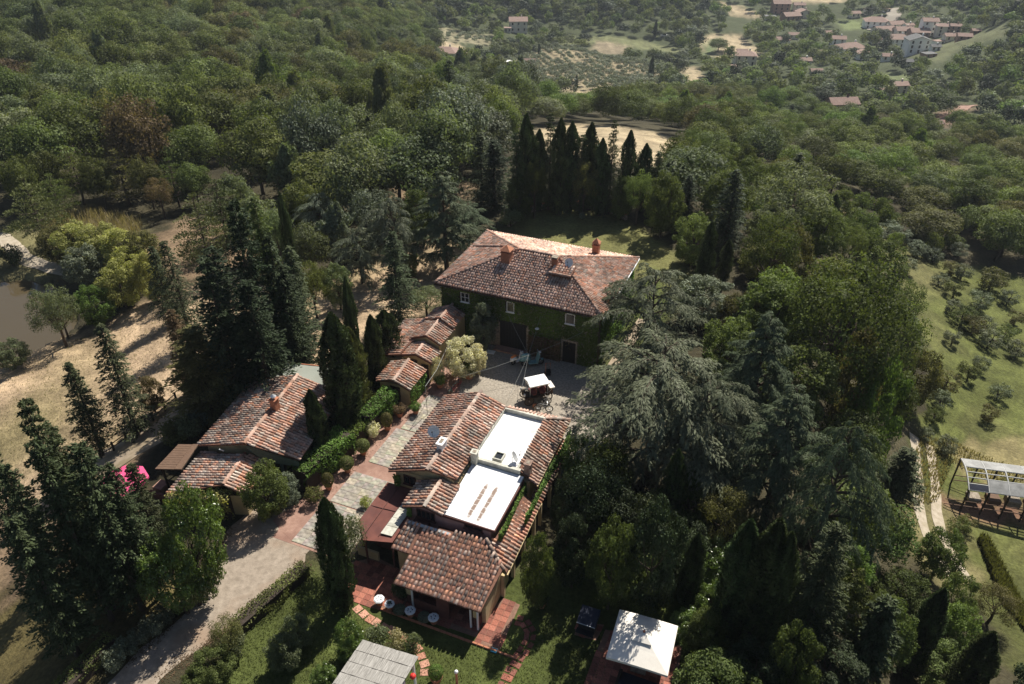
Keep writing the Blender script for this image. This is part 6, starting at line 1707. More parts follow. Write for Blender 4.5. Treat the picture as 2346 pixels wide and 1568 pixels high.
# cypresses and conifers of the yard
P('column', 742, 1396, 1143, 66, 'cypress', 'cypress_tree', 'dense dark cypress on the front lawn between the drive and the red terrace')
P('weeper', 765, 1305, 1180, 140, 'greygreen', 'rosemary_willow', 'silvery green round bush-tree behind the front lawn cypress')
P('smooth0', 757, 990, 718, 82, 'cypress', 'cypress_tree', 'tallest thick cypress between the barn and the hedge')
P('cypress1', 798, 945, 752, 58, 'pine', 'cypress_tree', 'looser lighter cypress right behind the thickest one', )
P('smooth1', 790, 905, 636, 34, 'cypress', 'cypress_tree', 'slender tall cypress rising above the thick cypress group')
P('smooth0', 848, 882, 722, 42, 'cypress', 'cypress_tree', 'dark cypress standing alone left of the outhouse roof')
P('juniper0', 878, 838, 712, 76, 'conifer', 'juniper_tree', 'wide round-topped juniper behind the lone cypress by the outhouse')
P('smooth1', 714, 1052, 884, 44, 'cypress', 'cypress_tree', 'small leaning cypress against the barn roof', tilt=(0, -.07))
P('cypress2', 1632, 648, 508, 36, 'cypress', 'cypress_tree', 'tallest of the three slim cypresses right of the farmhouse')
P('cypress0', 1618, 652, 570, 30, 'cypress', 'cypress_tree', 'shortest of the three slim cypresses right of the farmhouse')
P('cypress1', 1672, 644, 550, 30, 'cypress', 'cypress_tree', 'rightmost of the three slim cypresses right of the farmhouse')
P('cypress1', 1556, 1225, 1030, 46, 'cypress', 'cypress_tree', 'slim dark cypress under the big front cedar')
# big dark group west
P('fir0', 577, 850, 442, 120, 'oak', 'fir_tree', 'tall dark fir at the back of the west conifer group')
P('shaggy1', 532, 890, 450, 130, 'dark', 'fir_tree', 'tall broad dark conifer with a shaggy top in the west group')
P('shaggy0', 466, 935, 586, 150, 'dark', 'juniper_tree', 'massive rounded dark conifer at the front of the west group')
P('fir1', 612, 860, 530, 130, 'conifer', 'fir_tree', 'dark fir on the right flank of the west conifer group')
P('fir0', 660, 800, 560, 110, 'conifer', 'fir_tree', 'dark fir nearest the dry path in the west group')
P('cypress2', 640, 740, 443, 32, 'cypress', 'cypress_tree', 'thin cypress spire sticking up from the west conifer group')
P('fir2', 372, 790, 545, 105, 'conifer', 'fir_tree', 'ragged fir at the left front of the west group')
P('fir1', 345, 740, 560, 85, 'conifer', 'fir_tree', 'second ragged fir behind the left front one')
P('pine0', 440, 640, 448, 120, 'pine', 'pine_tree', 'yellowish layered pine behind the pond willows')
P('pine1', 490, 560, 415, 110, 'pine', 'pine_tree', 'rounded green pine above the layered one')
P('shaggy0', 432, 955, 750, 175, 'olivegold', 'holm_oak', 'broad dark evergreen with brownish edges on two trunks by the track')
P('shaggy1', 388, 900, 705, 75, 'brown', 'dying_conifer', 'dying brown-topped conifer behind the two-trunked evergreen')
P('fir0', 226, 998, 738, 120, 'conifer', 'fir_tree', 'bushy fir standing alone on the dry field beside the fence')
P('denseconifer0', 152, 1045, 828, 90, 'conifer', 'juniper_tree', 'dark juniper left of the lone fir on the dry field')
P('fine0', 330, 945, 862, 70, 'brown', 'bare_tree', 'thin brownish small tree at the fence beside the lone fir')
# left front juniper clump
for X, Y, t, w, k, lab in [(0, 1440, 1060, 120, 'shaggy0', 'dark juniper at the left picture edge, lowest of the clump'), (45, 1395, 905, 125, 'denseconifer1', 'tallest dark juniper at the back left of the front clump'), (108, 1370, 972, 120, 'denseconifer0', 'dark juniper with a pointed top left of centre in the front clump'),
    (172, 1396, 1012, 150, 'denseconifer1', 'dark juniper with the thick visible trunk in the front clump'), (244, 1372, 1058, 110, 'denseconifer0', 'dark juniper with a thin pale trunk in the front clump'), (296, 1300, 1060, 90, 'denseconifer1', 'dark juniper in front of the pink parasol'), (-60, 1330, 990, 120, 'denseconifer0', 'dark juniper cut by the left picture edge'), (150, 1480, 1150, 130, 'juniper1', 'low dark juniper in front of the clump\'s trunks')]:
    if 'low dark' in lab: continue
    P(k, X, Y, t, w, 'conifer', 'juniper_tree', lab)
P('fine1', 372, 1388, 1130, 160, 'laurel', 'bay_laurel', 'large bright green laurel tree at the bend of the drive', tilt=(0, .16))
P('fine2', 368, 1405, 1225, 150, 'laurel', 'bay_laurel', 'lower green laurel growing at the foot of the large one', tilt=(0, .1))
P('fine0', 590, 1185, 1060, 120, 'oak', 'bay_laurel', 'dark grey-green shrub tree covering the barn\'s low roof corner')
P('fine1', 640, 1160, 1090, 90, 'silver', 'bay_laurel', 'lighter small shrub with pale leaves before the barn doorway')
for i, (X, Y, t, w, k, m_) in enumerate([(75, 475, 335, 95, 'broad0', 'oak'), (150, 470, 340, 100, 'pine1', 'oak'), (205, 478, 352, 90, 'broad3', 'oak'), (262, 470, 345, 100, 'pine2', 'olivegold'), (318, 480, 350, 95, 'broad5', 'olivegold'), (352, 500, 398, 70, 'lacy0', 'brown'), (385, 475, 365, 90, 'pine0', 'oak'), (110, 498, 400, 80, 'pine1', 'oak'), (430, 470, 362, 85, 'broad1', 'mid'), (20, 500, 350, 95, 'broad2', 'oak')]):
    P(k, X, Y, t, w, m_, 'pine_tree' if k[:4] == 'pine' else 'broadleaf_tree', 'tree %s from the left along the shaded edge of the hillside wood above the pond' % ['second', 'fourth', 'fifth', 'sixth', 'seventh', 'eighth', 'ninth', 'third', 'tenth', 'first'][i], group='trees at the wood edge above the pond')
# pond side
P('fine2', 175, 660, 560, 105, 'silver', 'willow_tree', 'grey-blue willow between the pond and the yellow-green trees')
P('fine0', 255, 705, 594, 108, 'lime', 'lime_tree', 'yellow-green tree at the pond\'s right bank, nearest the dry field')
P('fine1', 200, 745, 650, 90, 'fresh', 'lime_tree', 'small green tree at the pond\'s right corner')
P('lacy0', 95, 795, 645, 120, 'greygreen', 'poplar_tree', 'open grey-leaved tree leaning over the near pond bank')
P('lacy1', 125, 775, 690, 80, 'greygreen', 'poplar_tree', 'second grey-leaved tree right beside the leaning one at the pond')
P('fine2', 8, 845, 780, 90, 'greygreen', 'willow_tree', 'grey shrub tree at the left edge below the pond')
for i, (X, Y, t, w) in enumerate([(120, 605, 515, 90), (165, 612, 508, 105), (215, 618, 512, 105), (262, 628, 520, 95), (305, 640, 525, 90), (285, 665, 560, 80), (325, 690, 575, 70)]):
    P('fine%d' % (i % 3), X, Y, t, w * 1.2, 'lime' if i % 4 else 'olivegold', 'lime_tree', 'yellowish bushy tree, number %s from the left in the bank thicket beyond the pond' % ['one', 'two', 'three', 'four', 'five', 'six', 'seven'][i], group='yellowish trees beyond the pond')
P('pine2', 50, 572, 405, 105, 'pine', 'pine_tree', 'clear-trunked pine standing alone left of the pond trees')
P('bush0', 10, 610, 560, 60, 'dark', 'shrub', 'dark shrub beside the pond track at the left edge')
# around the farmhouse
P('fir1', 897, 742, 526, 112, 'conifer', 'fir_tree', 'dense dark fir left of the farmhouse')
P('cedartall', 1012, 618, 388, 165, 'cedargreen', 'cedar_tree', 'tall tiered cedar with a bare trunk left of the farmhouse roof')
P('cedar1', 1072, 560, 462, 110, 'cedargreen', 'cedar_tree', 'drooping cedar right beside the tiered one behind the roof corner')
P('lacy0', 975, 728, 655, 95, 'greygreen', 'apple_tree', 'open grey-green shrub tree at the farmhouse\'s left wall')
P('fine0', 1105, 805, 690, 70, 'silver', 'climber_tree', 'silvery shrub climbing the ivy wall left of the barn door')
P('fine1', 1058, 862, 768, 100, 'flower', 'flowering_arch', 'cream-white flowering bush arching over the cottage passage')
P('fine2', 1000, 878, 815, 36, 'flower', 'flowering_climber', 'narrow white-flowered climber at the cottage door')
P('fine0', 1092, 858, 785, 50, 'flower', 'flowering_arch', 'right-hand end of the cream flowering arch')
# the great cedars
P('cedar0', 1528, 1085, 772, 415, 'cedar', 'blue_cedar', 'huge blue-grey weeping cedar spreading over the courtyard\'s right side', rz=1.0)
P('cedar1', 1505, 850, 612, 250, 'cedar', 'blue_cedar', 'blue-grey weeping cedar against the farmhouse\'s right wall', rz=2.2)
P('cedartall', 1770, 1010, 712, 230, 'cedargreen', 'blue_cedar', 'greener weeping cedar right of the huge one')
P('cedartall', 1830, 1190, 880, 260, 'cedargreen', 'blue_cedar', 'green feathery cedar below the greener weeping one')
P('cedar1', 1960, 1330, 960, 230, 'cedargreen', 'blue_cedar', 'green cedar with pale bare boughs above the dirt track')
P('fine1', 1625, 735, 632, 150, 'silver', 'flowering_tree', 'pale grey blossoming tree behind the cedar by the farmhouse')
P('fine2', 1705, 765, 668, 110, 'olivegold', 'flowering_tree', 'yellow-green tinged tree right of the pale blossoming one')
P('cypress2', 1692, 800, 716, 40, 'cypress', 'cypress_tree', 'short green cypress top poking out right of the blossoming tree')
P('lacy0', 1965, 905, 545, 300, 'oak', 'lime_tree', 'largest open-crowned tree on leaning trunks left of the meadow', tilt=(0, .12))
P('lacy1', 2070, 890, 660, 190, 'oak', 'lime_tree', 'right half of the open-crowned pair overhanging the meadow', tilt=(0, .15))
P('fine0', 1985, 985, 750, 150, 'olivegold', 'oak_tree', 'rounded brownish green tree below the leaning trunks')
P('fine1', 2050, 1080, 800, 140, 'fresh', 'oak_tree', 'fresh green tree right of the brownish rounded one')
P('fine2', 2130, 930, 790, 110, 'olivegold', 'oak_tree', 'brown-green small tree at the meadow\'s edge')
P('denseconifer1', 2085, 1165, 1030, 120, 'conifer', 'fir_tree', 'compact dark conifer beside the dirt track')
P('broad1', 1595, 480, 330, 205, 'greygreen', 'oak_tree', 'big grey-green crowned tree right of the cypress row')
P('fir0', 1690, 580, 385, 110, 'dark', 'fir_tree', 'dark broad fir right of the big grey-green tree')
P('lacy1', 1840, 560, 368, 210, 'greygreen', 'poplar_tree', 'glittering grey-green tree at the top of the olive slope')
P('lacy0', 1790, 690, 470, 150, 'oak', 'oak_tree', 'dark open tree behind the slim cypresses')
P('fine0', 1745, 640, 560, 100, 'olivegold', 'oak_tree', 'brownish tree directly right of the slim cypresses')
# garden at the lower right
for X, Y, t, w, lab in [(1722, 1420, 1192, 62, 'left tall cypress of the dark front-right group'), (1745, 1430, 1226, 50, 'shorter cypress leaning on the left tall one'), (1790, 1440, 1192, 72, 'tall broad cypress in the centre of the front-right group'), (1816, 1450, 1222, 56, 'cypress at the right of the front-right group'), (1602, 1335, 1222, 40, 'single small cypress left of the front-right group'), (2278, 1600, 1450, 60, 'dark cypress tip at the bottom right edge'), (2165, 1500, 1350, 48, 'dark conifer top in the bottom right thicket')]:
    P('smooth%d' % random.randrange(2), X, Y + 45, t, w * 1.3, 'cypress', 'cypress_tree', lab)
P('shaggy0', 1925, 1480, 1200, 150, 'conifer', 'fir_tree', 'tall olive-toned fir right of the front-right cypress group')
P('darkpine', 2040, 1560, 1370, 130, 'conifer', 'pine_tree', 'dark spreading conifer in the bottom right thicket')
P('fine0', 1235, 1395, 1215, 90, 'oak', 'shrub_tree', 'brownish dark shrub tree beside the porch\'s right wall')
P('fine1', 1590, 1470, 1405, 110, 'laurel', 'laurel_bush', 'glossy green bush brushing the cream parasol')
P('fine2', 1640, 1330, 1240, 130, 'laurel', 'laurel_bush', 'sunlit glossy shrub between the small cypress and the tall group')
P('fine0', 1650, 1420, 1330, 100, 'laurel', 'laurel_bush', 'sunlit glossy shrub in front of the tall cypress group')
P('fine1', 1480, 1385, 1290, 140, 'oak', 'laurel_bush', 'dark leafy shrub above the cream parasol')
P('fine2', 1335, 1110, 1000, 110, 'laurel', 'laurel_bush', 'sunlit green shrub under the cedar beside the white roof')
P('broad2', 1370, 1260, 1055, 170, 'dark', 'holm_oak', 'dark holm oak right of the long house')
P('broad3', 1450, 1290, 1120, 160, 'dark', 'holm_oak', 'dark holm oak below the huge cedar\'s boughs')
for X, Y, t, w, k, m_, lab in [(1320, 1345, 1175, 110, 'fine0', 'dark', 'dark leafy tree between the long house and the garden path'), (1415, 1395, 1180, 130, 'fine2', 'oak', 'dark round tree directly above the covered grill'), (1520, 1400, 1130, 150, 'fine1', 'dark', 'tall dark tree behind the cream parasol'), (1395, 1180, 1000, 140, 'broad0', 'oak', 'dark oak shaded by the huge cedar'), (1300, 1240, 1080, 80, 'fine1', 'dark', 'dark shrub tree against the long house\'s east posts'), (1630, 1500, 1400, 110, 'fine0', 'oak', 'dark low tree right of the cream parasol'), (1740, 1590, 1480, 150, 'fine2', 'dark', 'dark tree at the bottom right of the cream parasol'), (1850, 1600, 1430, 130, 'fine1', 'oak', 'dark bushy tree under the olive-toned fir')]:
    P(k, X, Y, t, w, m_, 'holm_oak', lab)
for X, Y, t, w, k, lab in [(70, 1420, 1000, 140, 'denseconifer0', 'wide dark juniper low in the left front clump'), (200, 1340, 1090, 130, 'denseconifer0', 'dark juniper filling the middle of the left front clump'), (20, 1500, 1180, 150, 'denseconifer1', 'dark juniper at the bottom of the left front clump')]:
    P(k, X, Y, t, w, 'conifer', 'juniper_tree', lab)
for X, Y, t, w, k, lab in [(480, 850, 560, 150, 'shaggy1', 'dark shaggy conifer in the heart of the west group'), (560, 930, 640, 150, 'shaggy0', 'dark shaggy conifer at the front right of the west group'), (640, 860, 600, 120, 'shaggy1', 'dark shaggy conifer beside the grey shed')]:
    P(k, X, Y, t, w, 'dark', 'fir_tree', lab)
# shrubs of the lawn and drive
P('fine0', 640, 1530, 1452, 95, 'greygreen', 'oleander_bush', 'loose grey-green bush in the middle of the front lawn, lower of two')
P('fine1', 672, 1480, 1418, 85, 'greygreen', 'oleander_bush', 'loose grey-green bush in the middle of the front lawn, upper of two')
P('fine2', 792, 1500, 1420, 74, 'laurel', 'box_bush', 'glossy bush behind the reed pavilion\'s left corner')
P('fine0', 795, 1520, 1465, 66, 'laurel', 'box_bush', 'lower glossy bush touching the reed pavilion')
P('fine1', 735, 1572, 1528, 66, 'laurel', 'box_bush', 'glossy bush at the bottom edge left of the reed pavilion')
P('bush1', 905, 1490, 1452, 60, 'straw', 'dry_shrub', 'straw-coloured dry perennials behind the reed pavilion')
P('bush2', 860, 1480, 1440, 70, 'greygreen', 'garden_shrub', 'leafy perennials left of the dry ones behind the pavilion')
P('bush0', 945, 1495, 1455, 50, 'greygreen', 'garden_shrub', 'green perennials right of the dry ones by the stone path')
P('lacy0', 505, 1500, 1415, 90, 'olivegold', 'broom_bush', 'open brownish bush beside the drive\'s lower hedge')
P('fine1', 475, 1560, 1492, 110, 'oak', 'broom_bush', 'dense olive bush at the drive\'s right edge near the bottom')
P('bush1', 520, 1505, 1455, 80, 'greygreen', 'broom_bush', 'small grey bush at the low end of the drive hedge')
P('fine2', 440, 1595, 1535, 80, 'oak', 'broom_bush', 'olive bush at the bottom picture edge beside the drive')
for i, (X, Y) in enumerate([(250, 1530), (280, 1500), (310, 1475), (340, 1450), (365, 1425)]):
    P('bush%d' % (i % 3), X, Y, Y - 38, 60, 'silver', 'lavender_bush', 'grey lavender mound in the row along the drive\'s left edge', group='lavender along the drive')
for i, (X, Y, t, w, m_, lab) in enumerate([(395, 1010, 965, 90, 'olivegold', 'dry brown shrub left of the plank canopy by the track'), (445, 985, 945, 70, 'silver', 'grey sage-like shrub beside the barn\'s west eave'), (425, 1005, 955, 70, 'greygreen', 'grassy grey shrub between the track and the barn'), (590, 850, 790, 60, 'silver', 'silvery shrub behind the grey shed roof'), (620, 815, 765, 60, 'silver', 'upper silvery shrub behind the grey shed roof'), (715, 1150, 1115, 50, 'olivegold', 'golden low shrub at the lower end of the hedge'), (850, 1003, 965, 40, 'flower', 'white-flowered low shrub at the hedge foot'), (905, 1290, 1240, 30, 'dark', 'dark flowering climber at the yellow pier'), (915, 1375, 1325, 46, 'dark', 'white-flowered dark climber at the porch corner'), (836, 1162, 1138, 30, 'lime', 'yellow-green plant at the awning\'s edge'),
     (1310, 815, 730, 60, 'brown', 'dark red climbing rose at the farmhouse front'), (1285, 800, 745, 40, 'brown', 'smaller reddish climber left of the small door'), (1180, 505, 480, 50, 'greygreen', 'grey-green shrub at the left end of the back lawn wall'), (1335, 505, 485, 18, 'silver', 'small round potted shrub on the back lawn'), (1420, 500, 465, 50, 'fresh', 'sunlit shrub at the right end of the back lawn'), (1170, 520, 478, 60, 'greygreen', 'pale shrub beside the back lawn\'s left edge')]):
    P('bush%d' % (i % 3), X, Y, t, w, m_, 'garden_shrub', lab, 'shrub')

# ------------------------------------------------------------------ clipped hedges
def hedge(name, label, a, b_, wd, h, mat='hedge', n=230, size=.21, z=0, wave=.24):
    """leafy clipped hedge from uv a to uv b"""
    a, b_ = np.array(a), np.array(b_); L = np.hypot(*(b_ - a)); ang = math.atan2(b_[1] - a[1], b_[0] - a[0])
    e = uvthing(name, label, 'hedge', a[0], a[1], z, ang)
    N_ = int(n * L * (h + wd))
    s = rng.uniform(0, L, N_); k = rng.uniform(0, 2 * h + wd, N_)
    y = np.where(k < h, -wd / 2, np.where(k > h + wd, wd / 2, k - h - wd / 2)); zz = np.where(k < h, k, np.where(k > h + wd, 2 * h + wd - k, h))
    wv = snoise(s, k, 1.6, 11) * wave
    nn = np.stack([0 * s, np.where(k < h, -1, np.where(k > h + wd, 1, 0)), np.where((k >= h) & (k <= h + wd), 1, 0)], -1).astype(float)
    C = np.stack([s, y, zz], -1) + nn * (wv + rng.uniform(-.12, .1, N_))[:, None]
    Nn = unit(nn + rng.normal(size=(N_, 3)) * .5); D = unit(np.cross(Nn, rng.normal(size=(N_, 3))) + np.array([0, 0, .4]))
    Vv, Fq_ = leaf_arrays(C, D, Nn, size * rng.uniform(.7, 1.3, N_), size * .6)
    link('foliage', new_mesh('foliage', Vv, Fq_, np.repeat((1 + .25 * snoise(s, k, 1.1, 12)) * rng.uniform(.75, 1.25, N_), 4)[:, None] * np.ones(3), LEAF[mat]), e)
    b = MB(); b.box(.1, L - .1, -wd / 2 + .12, wd / 2 - .12, 0, h - .12); b.build('hedge_core', M['darkwood'], e)  # solid dark box added inside to block the view through the leaves
    return e
hedge('clipped_hedge', 'tall bright green hedge between the outhouse and the ball shrubs', puv(838, 995), (-29.2, 44.3), 1.3, 1.9)
hedge('clipped_hedge', 'tall bright green hedge in front of the barn', puv(690, 1125), puv(800, 1030), 1.6, 2.0)
hedge('clipped_hedge', 'short stretch of hedge joining the two tall hedges at the thick cypress', puv(800, 1030), puv(838, 995), 1.2, 1.5)
hedge('clipped_hedge', 'low boxy hedge along the right edge of the drive', puv(545, 1452), puv(705, 1312), .95, .95, 'box', 300, .12)
hedge('clipped_hedge', 'low boxy hedge on the bottom left grass', puv(150, 1600), puv(265, 1478), 1.0, 1.0, 'box', 300, .12)
hedge('creeper_hedge', 'yellow-green creeper over the front edge of the barn\'s low roof', (-37.3, 27.4), (-33.2, 29.0), .9, 2.1, 'lime', 260, .15)

# ------------------------------------------------------------------ cypress row and hand-set trees behind the lawn
for i, (X, t, w) in enumerate([(1182, 300, 46), (1207, 262, 48), (1236, 298, 44), (1262, 256, 46), (1286, 272, 44), (1312, 280, 46), (1336, 306, 42), (1357, 282, 46), (1382, 318, 40), (1410, 272, 40), (1446, 300, 40), (1482, 330, 44), (1512, 345, 48), (1540, 368, 52)]):
    P(('cypress%d' % (i % 3)) if i % 3 else 'shaggy0', X, 486 + random.uniform(-8, 8), t, w * (1.0 if i % 3 else 1.15), 'cypress', 'cypress_tree', 'cypress %s in the tall dark row behind the back lawn, counted from the left' % ['one', 'two', 'three', 'four', 'five', 'six', 'seven', 'eight', 'nine', 'ten', 'eleven', 'twelve', 'thirteen', 'fourteen'][i], group='cypress row behind the lawn')
P('shaggy1', 1132, 480, 318, 95, 'dark', 'juniper_tree', 'broad dark conifer left of the cypress row')
P('fir0', 1100, 470, 300, 85, 'conifer', 'fir_tree', 'dark fir at the left end of the cypress row')
P('cedar0', 890, 640, 440, 150, 'silver', 'silver_cedar', 'silver-grey weeping cedar in the park left of the farmhouse', rz=.5)
P('cedar1', 725, 560, 440, 110, 'silver', 'silver_cedar', 'silver-grey weeping tree above the west conifer group', rz=3)
P('plume0', 655, 480, 335, 130, 'greygreen', 'poplar_tree', 'upright grey-green poplar above the west group')
P('plume1', 1005, 400, 262, 150, 'silver', 'poplar_tree', 'silvery poplar in the park beyond the farmhouse')
for X, Y, t, w, k, m_, lab in [(1225, 500, 352, 70, 'lacy0', 'oak', 'open dark tree between the second and third cypress of the row'), (1295, 470, 340, 60, 'fir0', 'conifer', 'ragged fir standing behind the fifth cypress'), (1345, 500, 365, 70, 'lacy1', 'olivegold', 'brownish open tree among the middle cypresses of the row'), (1395, 492, 350, 60, 'fir2', 'conifer', 'ragged fir beside the ninth cypress'), (1430, 505, 400, 60, 'fine0', 'mid', 'mid green tree under the right half of the cypress row'), (1470, 515, 380, 80, 'lacy0', 'mid', 'green open tree at the right end of the cypress row'), (1190, 505, 400, 70, 'fine1', 'oak', 'leafy tree under the left end of the cypress row')]:
    P(k, X, Y, t, w, m_, 'broadleaf_tree' if k[:3] != 'fir' else 'fir_tree', lab)
P('cedar1', 1630, 1130, 850, 260, 'cedar', 'blue_cedar', 'blue-grey cedar filling the right flank of the huge one', rz=.4)
for X, Y, t, w, k, m_, lab in [(700, 640, 500, 110, 'broad1', 'greygreen', 'grey-green round tree just right of the west conifers'), (765, 610, 470, 120, 'plume0', 'silver', 'silvery upright tree right of the thin cypress spire'), (815, 650, 520, 115, 'cedar1', 'silver', 'silver-grey drooping cedar in the park, lower of two'), (705, 730, 590, 90, 'lacy0', 'oak', 'dark open tree above the thick cypresses'), (845, 560, 430, 130, 'broad2', 'silver', 'silvery round tree in the park above the dark fir'), (950, 560, 430, 100, 'fine0', 'oak', 'dark leafy tree left of the tiered cedar'), (765, 710, 600, 80, 'fine2', 'greygreen', 'small grey-green tree above the slender cypress tip'), (925, 640, 555, 70, 'fine1', 'mid', 'small green tree between the dark fir and the tiered cedar'), (620, 620, 470, 100, 'broad5', 'greygreen', 'grey-green tree behind the thin cypress spire'), (690, 545, 410, 120, 'broad3', 'oak', 'dark round tree at the lower edge of the park wood')]:
    P(k, X, Y, t, w, m_, 'park_tree', lab)
P('broad4', 840, 430, 270, 180, 'greygreen', 'oak_tree', 'wide grey-green tree in the middle of the park wood')

# ------------------------------------------------------------------ olive trees of the meadow
OL = [(1925, 480, 30), (1960, 500, 34), (1990, 520, 36), (1935, 520, 26), (2045, 545, 50), (2075, 560, 44), (2020, 550, 34), (2110, 588, 46), (2085, 625, 44), (2205, 590, 44), (2145, 600, 40), (2185, 630, 40), (2215, 640, 44), (2160, 655, 36), (2195, 680, 46), (2290, 665, 66), (2255, 710, 56), (2190, 720, 40), (2215, 745, 58), (2240, 765, 54), (2190, 790, 40), (2280, 800, 56), (2315, 785, 50), (2335, 745, 40), (2340, 820, 50), (2255, 850, 40), (2230, 870, 50), (2180, 900, 60), (2300, 915, 44), (2165, 935, 50), (2150, 965, 44), (2275, 965, 44), (2130, 1010, 36), (2180, 1040, 50), (2205, 1225, 46), (2225, 1215, 40), (2320, 700, 44), (2265, 760, 44)]
_o = ['nearest', 'second nearest', 'third nearest', 'fourth nearest', 'fifth nearest', 'sixth nearest']
OLAB = {}
for nm_, (qx, qy) in (('the open shed frame', (2200, 1160)), ('the upper tip of the meadow', (1930, 470)), ('the white-flowered bush side of the right picture edge at mid height', (2346, 780))):
    if 'bush' in nm_: nm_ = 'the middle of the picture\'s right edge'
    for r_, i in enumerate(sorted(range(len(OL)), key=lambda i: (OL[i][0] - qx) ** 2 + (OL[i][1] - qy) ** 2)[:6]):
        OLAB.setdefault(i, 'olive tree on the sunlit meadow, %s to %s' % (_o[r_], nm_))
for i, (X, Y, w) in enumerate(OL):
    P('olive%d' % (i % 3), X, Y, Y - w * .8, w * 1.2, ['olive', 'olive', 'oak', 'olivegold'][i % 4] if Y > 600 else 'silver', 'olive_tree', OLAB.get(i, 'small open olive tree in the rows on the sunlit meadow'), group='olive trees on the meadow')

# ------------------------------------------------------------------ woods: seeded scatter inside outlines, thinned to a spacing
def scatter(poly, spacing, avoid=(), seed=0, clear=1.0):
    R = np.random.default_rng(seed); wp = gpoly(poly)
    xs = [p[0] for p in wp]; ys = [p[1] for p in wp]
    A_ = (max(xs) - min(xs)) * (max(ys) - min(ys))
    n = int(A_ / spacing ** 2 * 2.2)
    x, y = R.uniform(min(xs), max(xs), n), R.uniform(min(ys), max(ys), n)
    k = in_poly(x, y, wp)
    for a in avoid: k &= ~in_poly(x, y, a)
    x, y = x[k], y[k]
    cell = {}; keep = []
    tk = np.array(TAKEN) if TAKEN else np.zeros((0, 3))
    for i in range(len(x)):
        c = (int(x[i] // spacing), int(y[i] // spacing)); ok = True
        for dx in (-1, 0, 1):
            for dy in (-1, 0, 1):
                for j in cell.get((c[0] + dx, c[1] + dy), ()):
                    if (x[i] - x[j]) ** 2 + (y[i] - y[j]) ** 2 < (spacing * .85) ** 2: ok = False
        if ok and len(tk) and (np.hypot(tk[:, 0] - x[i], tk[:, 1] - y[i]) < (tk[:, 2] + spacing * .28) * clear).any(): ok = False
        if ok: cell.setdefault(c, []).append(i); keep.append(i)
    x, y = x[keep], y[keep]
    return np.stack([x, y, T(x, y)], -1)
FIELDS = [gpoly(z[0]) for z in ZONES[14:]]
FIELDS += [[(x * k_, y * k_) for x, y in f] for f in FIELDS[2:-2] for k_ in (.965, .93)]
YARD = [tuple(W(u, v))[:2] for u, v in [(-40, 20), (-6.5, 20), (-11.5, 44), (-11.5, 56), (-12.5, 69), (-32, 69), (-34, 56), (-41, 45)]]
WOOD = []
def wood(poly, spacing, mix, hr, wr, seed, avoid=(), clear=1.0):
    R = np.random.default_rng(seed + 500)
    pts = scatter(poly, spacing, list(FIELDS) + list(avoid) + [POND, YARD], seed, clear)
    kinds = [m_[0] for m_ in mix]; pr = np.array([m_[2] for m_ in mix], float); pr /= pr.sum()
    big = snoise(pts[:, 0], pts[:, 1], .06, seed)
    for i, p in enumerate(pts):
        k = R.choice(len(mix), p=pr)
        h = R.uniform(*hr); w = R.uniform(*wr)
        if mix[k][0].startswith(('cypress', 'fir', 'plume')): w *= .72; h *= 1.15
        if mix[k][0].startswith('cypress'): w *= .45
        mt = mix[k][1]
        if mix[k][0].startswith('broad') and R.uniform() < .6:        # kinds grow in drifts
            ms = sorted(set(m_[1] for m_ in mix if m_[0] == 'broad0')); mt = ms[int(np.clip((big[i] * .42 + .5 + R.normal(0, .1)) * len(ms), 0, len(ms) - 1))]
            if mt == 'brown' and R.uniform() < .8: mt = 'mid'
        h *= R.uniform(.85, 1.2)
        WOOD.append((p, mix[k][0], mt, h, w))
B_ = ['broad0', 'broad1', 'broad2', 'broad3', 'broad4', 'broad5']
def bm(*mats): return [(b_, m_, w_) for b_ in B_ for m_, w_ in mats]
wood([(-160, 530), (-160, -20), (900, -20), (1010, 60), (990, 170), (930, 290), (800, 400), (600, 450), (420, 500), (300, 490), (150, 482), (60, 490), (0, 525)], 8.2, bm(('oak', 2.4), ('mid', 3.2), ('olivegold', 1.0), ('greygreen', 2), ('brown', .1)) + [('plume0', 'greygreen', 1.2), ('plume1', 'mid', 1.2), ('pine0', 'pine', .5)], (10, 15.5), (10, 15.5), 1)
wood([(800, 400), (930, 290), (990, 170), (1110, 190), (1200, 235), (1215, 270), (1170, 320), (1110, 420), (1060, 480), (960, 540), (850, 560), (700, 560), (600, 470), (700, 420)], 6.6, bm(('greygreen', 3), ('silver', 2), ('mid', 1.5)) + [('plume0', 'silver', 3), ('plume1', 'greygreen', 3), ('cedar0', 'silver', .6), ('fir1', 'conifer', .8)], (9, 14), (8.5, 12), 2)
wood([(1200, 262), (1330, 258), (1450, 252), (1600, 232), (1750, 230), (2000, 300), (2400, 330), (2400, 610), (2250, 585), (2060, 555), (1990, 480), (1900, 445), (1760, 400), (1640, 400), (1560, 330), (1500, 318), (1250, 296)], 7.2, bm(('fresh', 3), ('mid', 3), ('oak', 2), ('greygreen', 1), ('olivegold', .8)) + [('plume0', 'fresh', 1.0), ('lacy0', 'fresh', 1.5), ('lacy1', 'mid', 1.5), ('fir0', 'dark', .15)], (6, 9.5), (7.5, 11.5), 3)
wood([(1500, 480), (1560, 400), (1760, 430), (1890, 480), (1965, 570), (2050, 710), (2085, 870), (2065, 1000), (2050, 1110), (2040, 1250), (1960, 1330), (1650, 1200), (1600, 1000), (1540, 850), (1500, 720), (1560, 640), (1500, 540)], 4.6, [('fine0', 'oak', 2), ('fine1', 'mid', 2), ('fine2', 'greygreen', 1), ('broad0', 'oak', 2), ('broad3', 'fresh', 1), ('lacy0', 'oak', 1.5), ('fir0', 'conifer', .6), ('cypress0', 'cypress', .3), ('fine1', 'olivegold', 1)], (5, 9), (4.5, 7.5), 4, clear=.9)
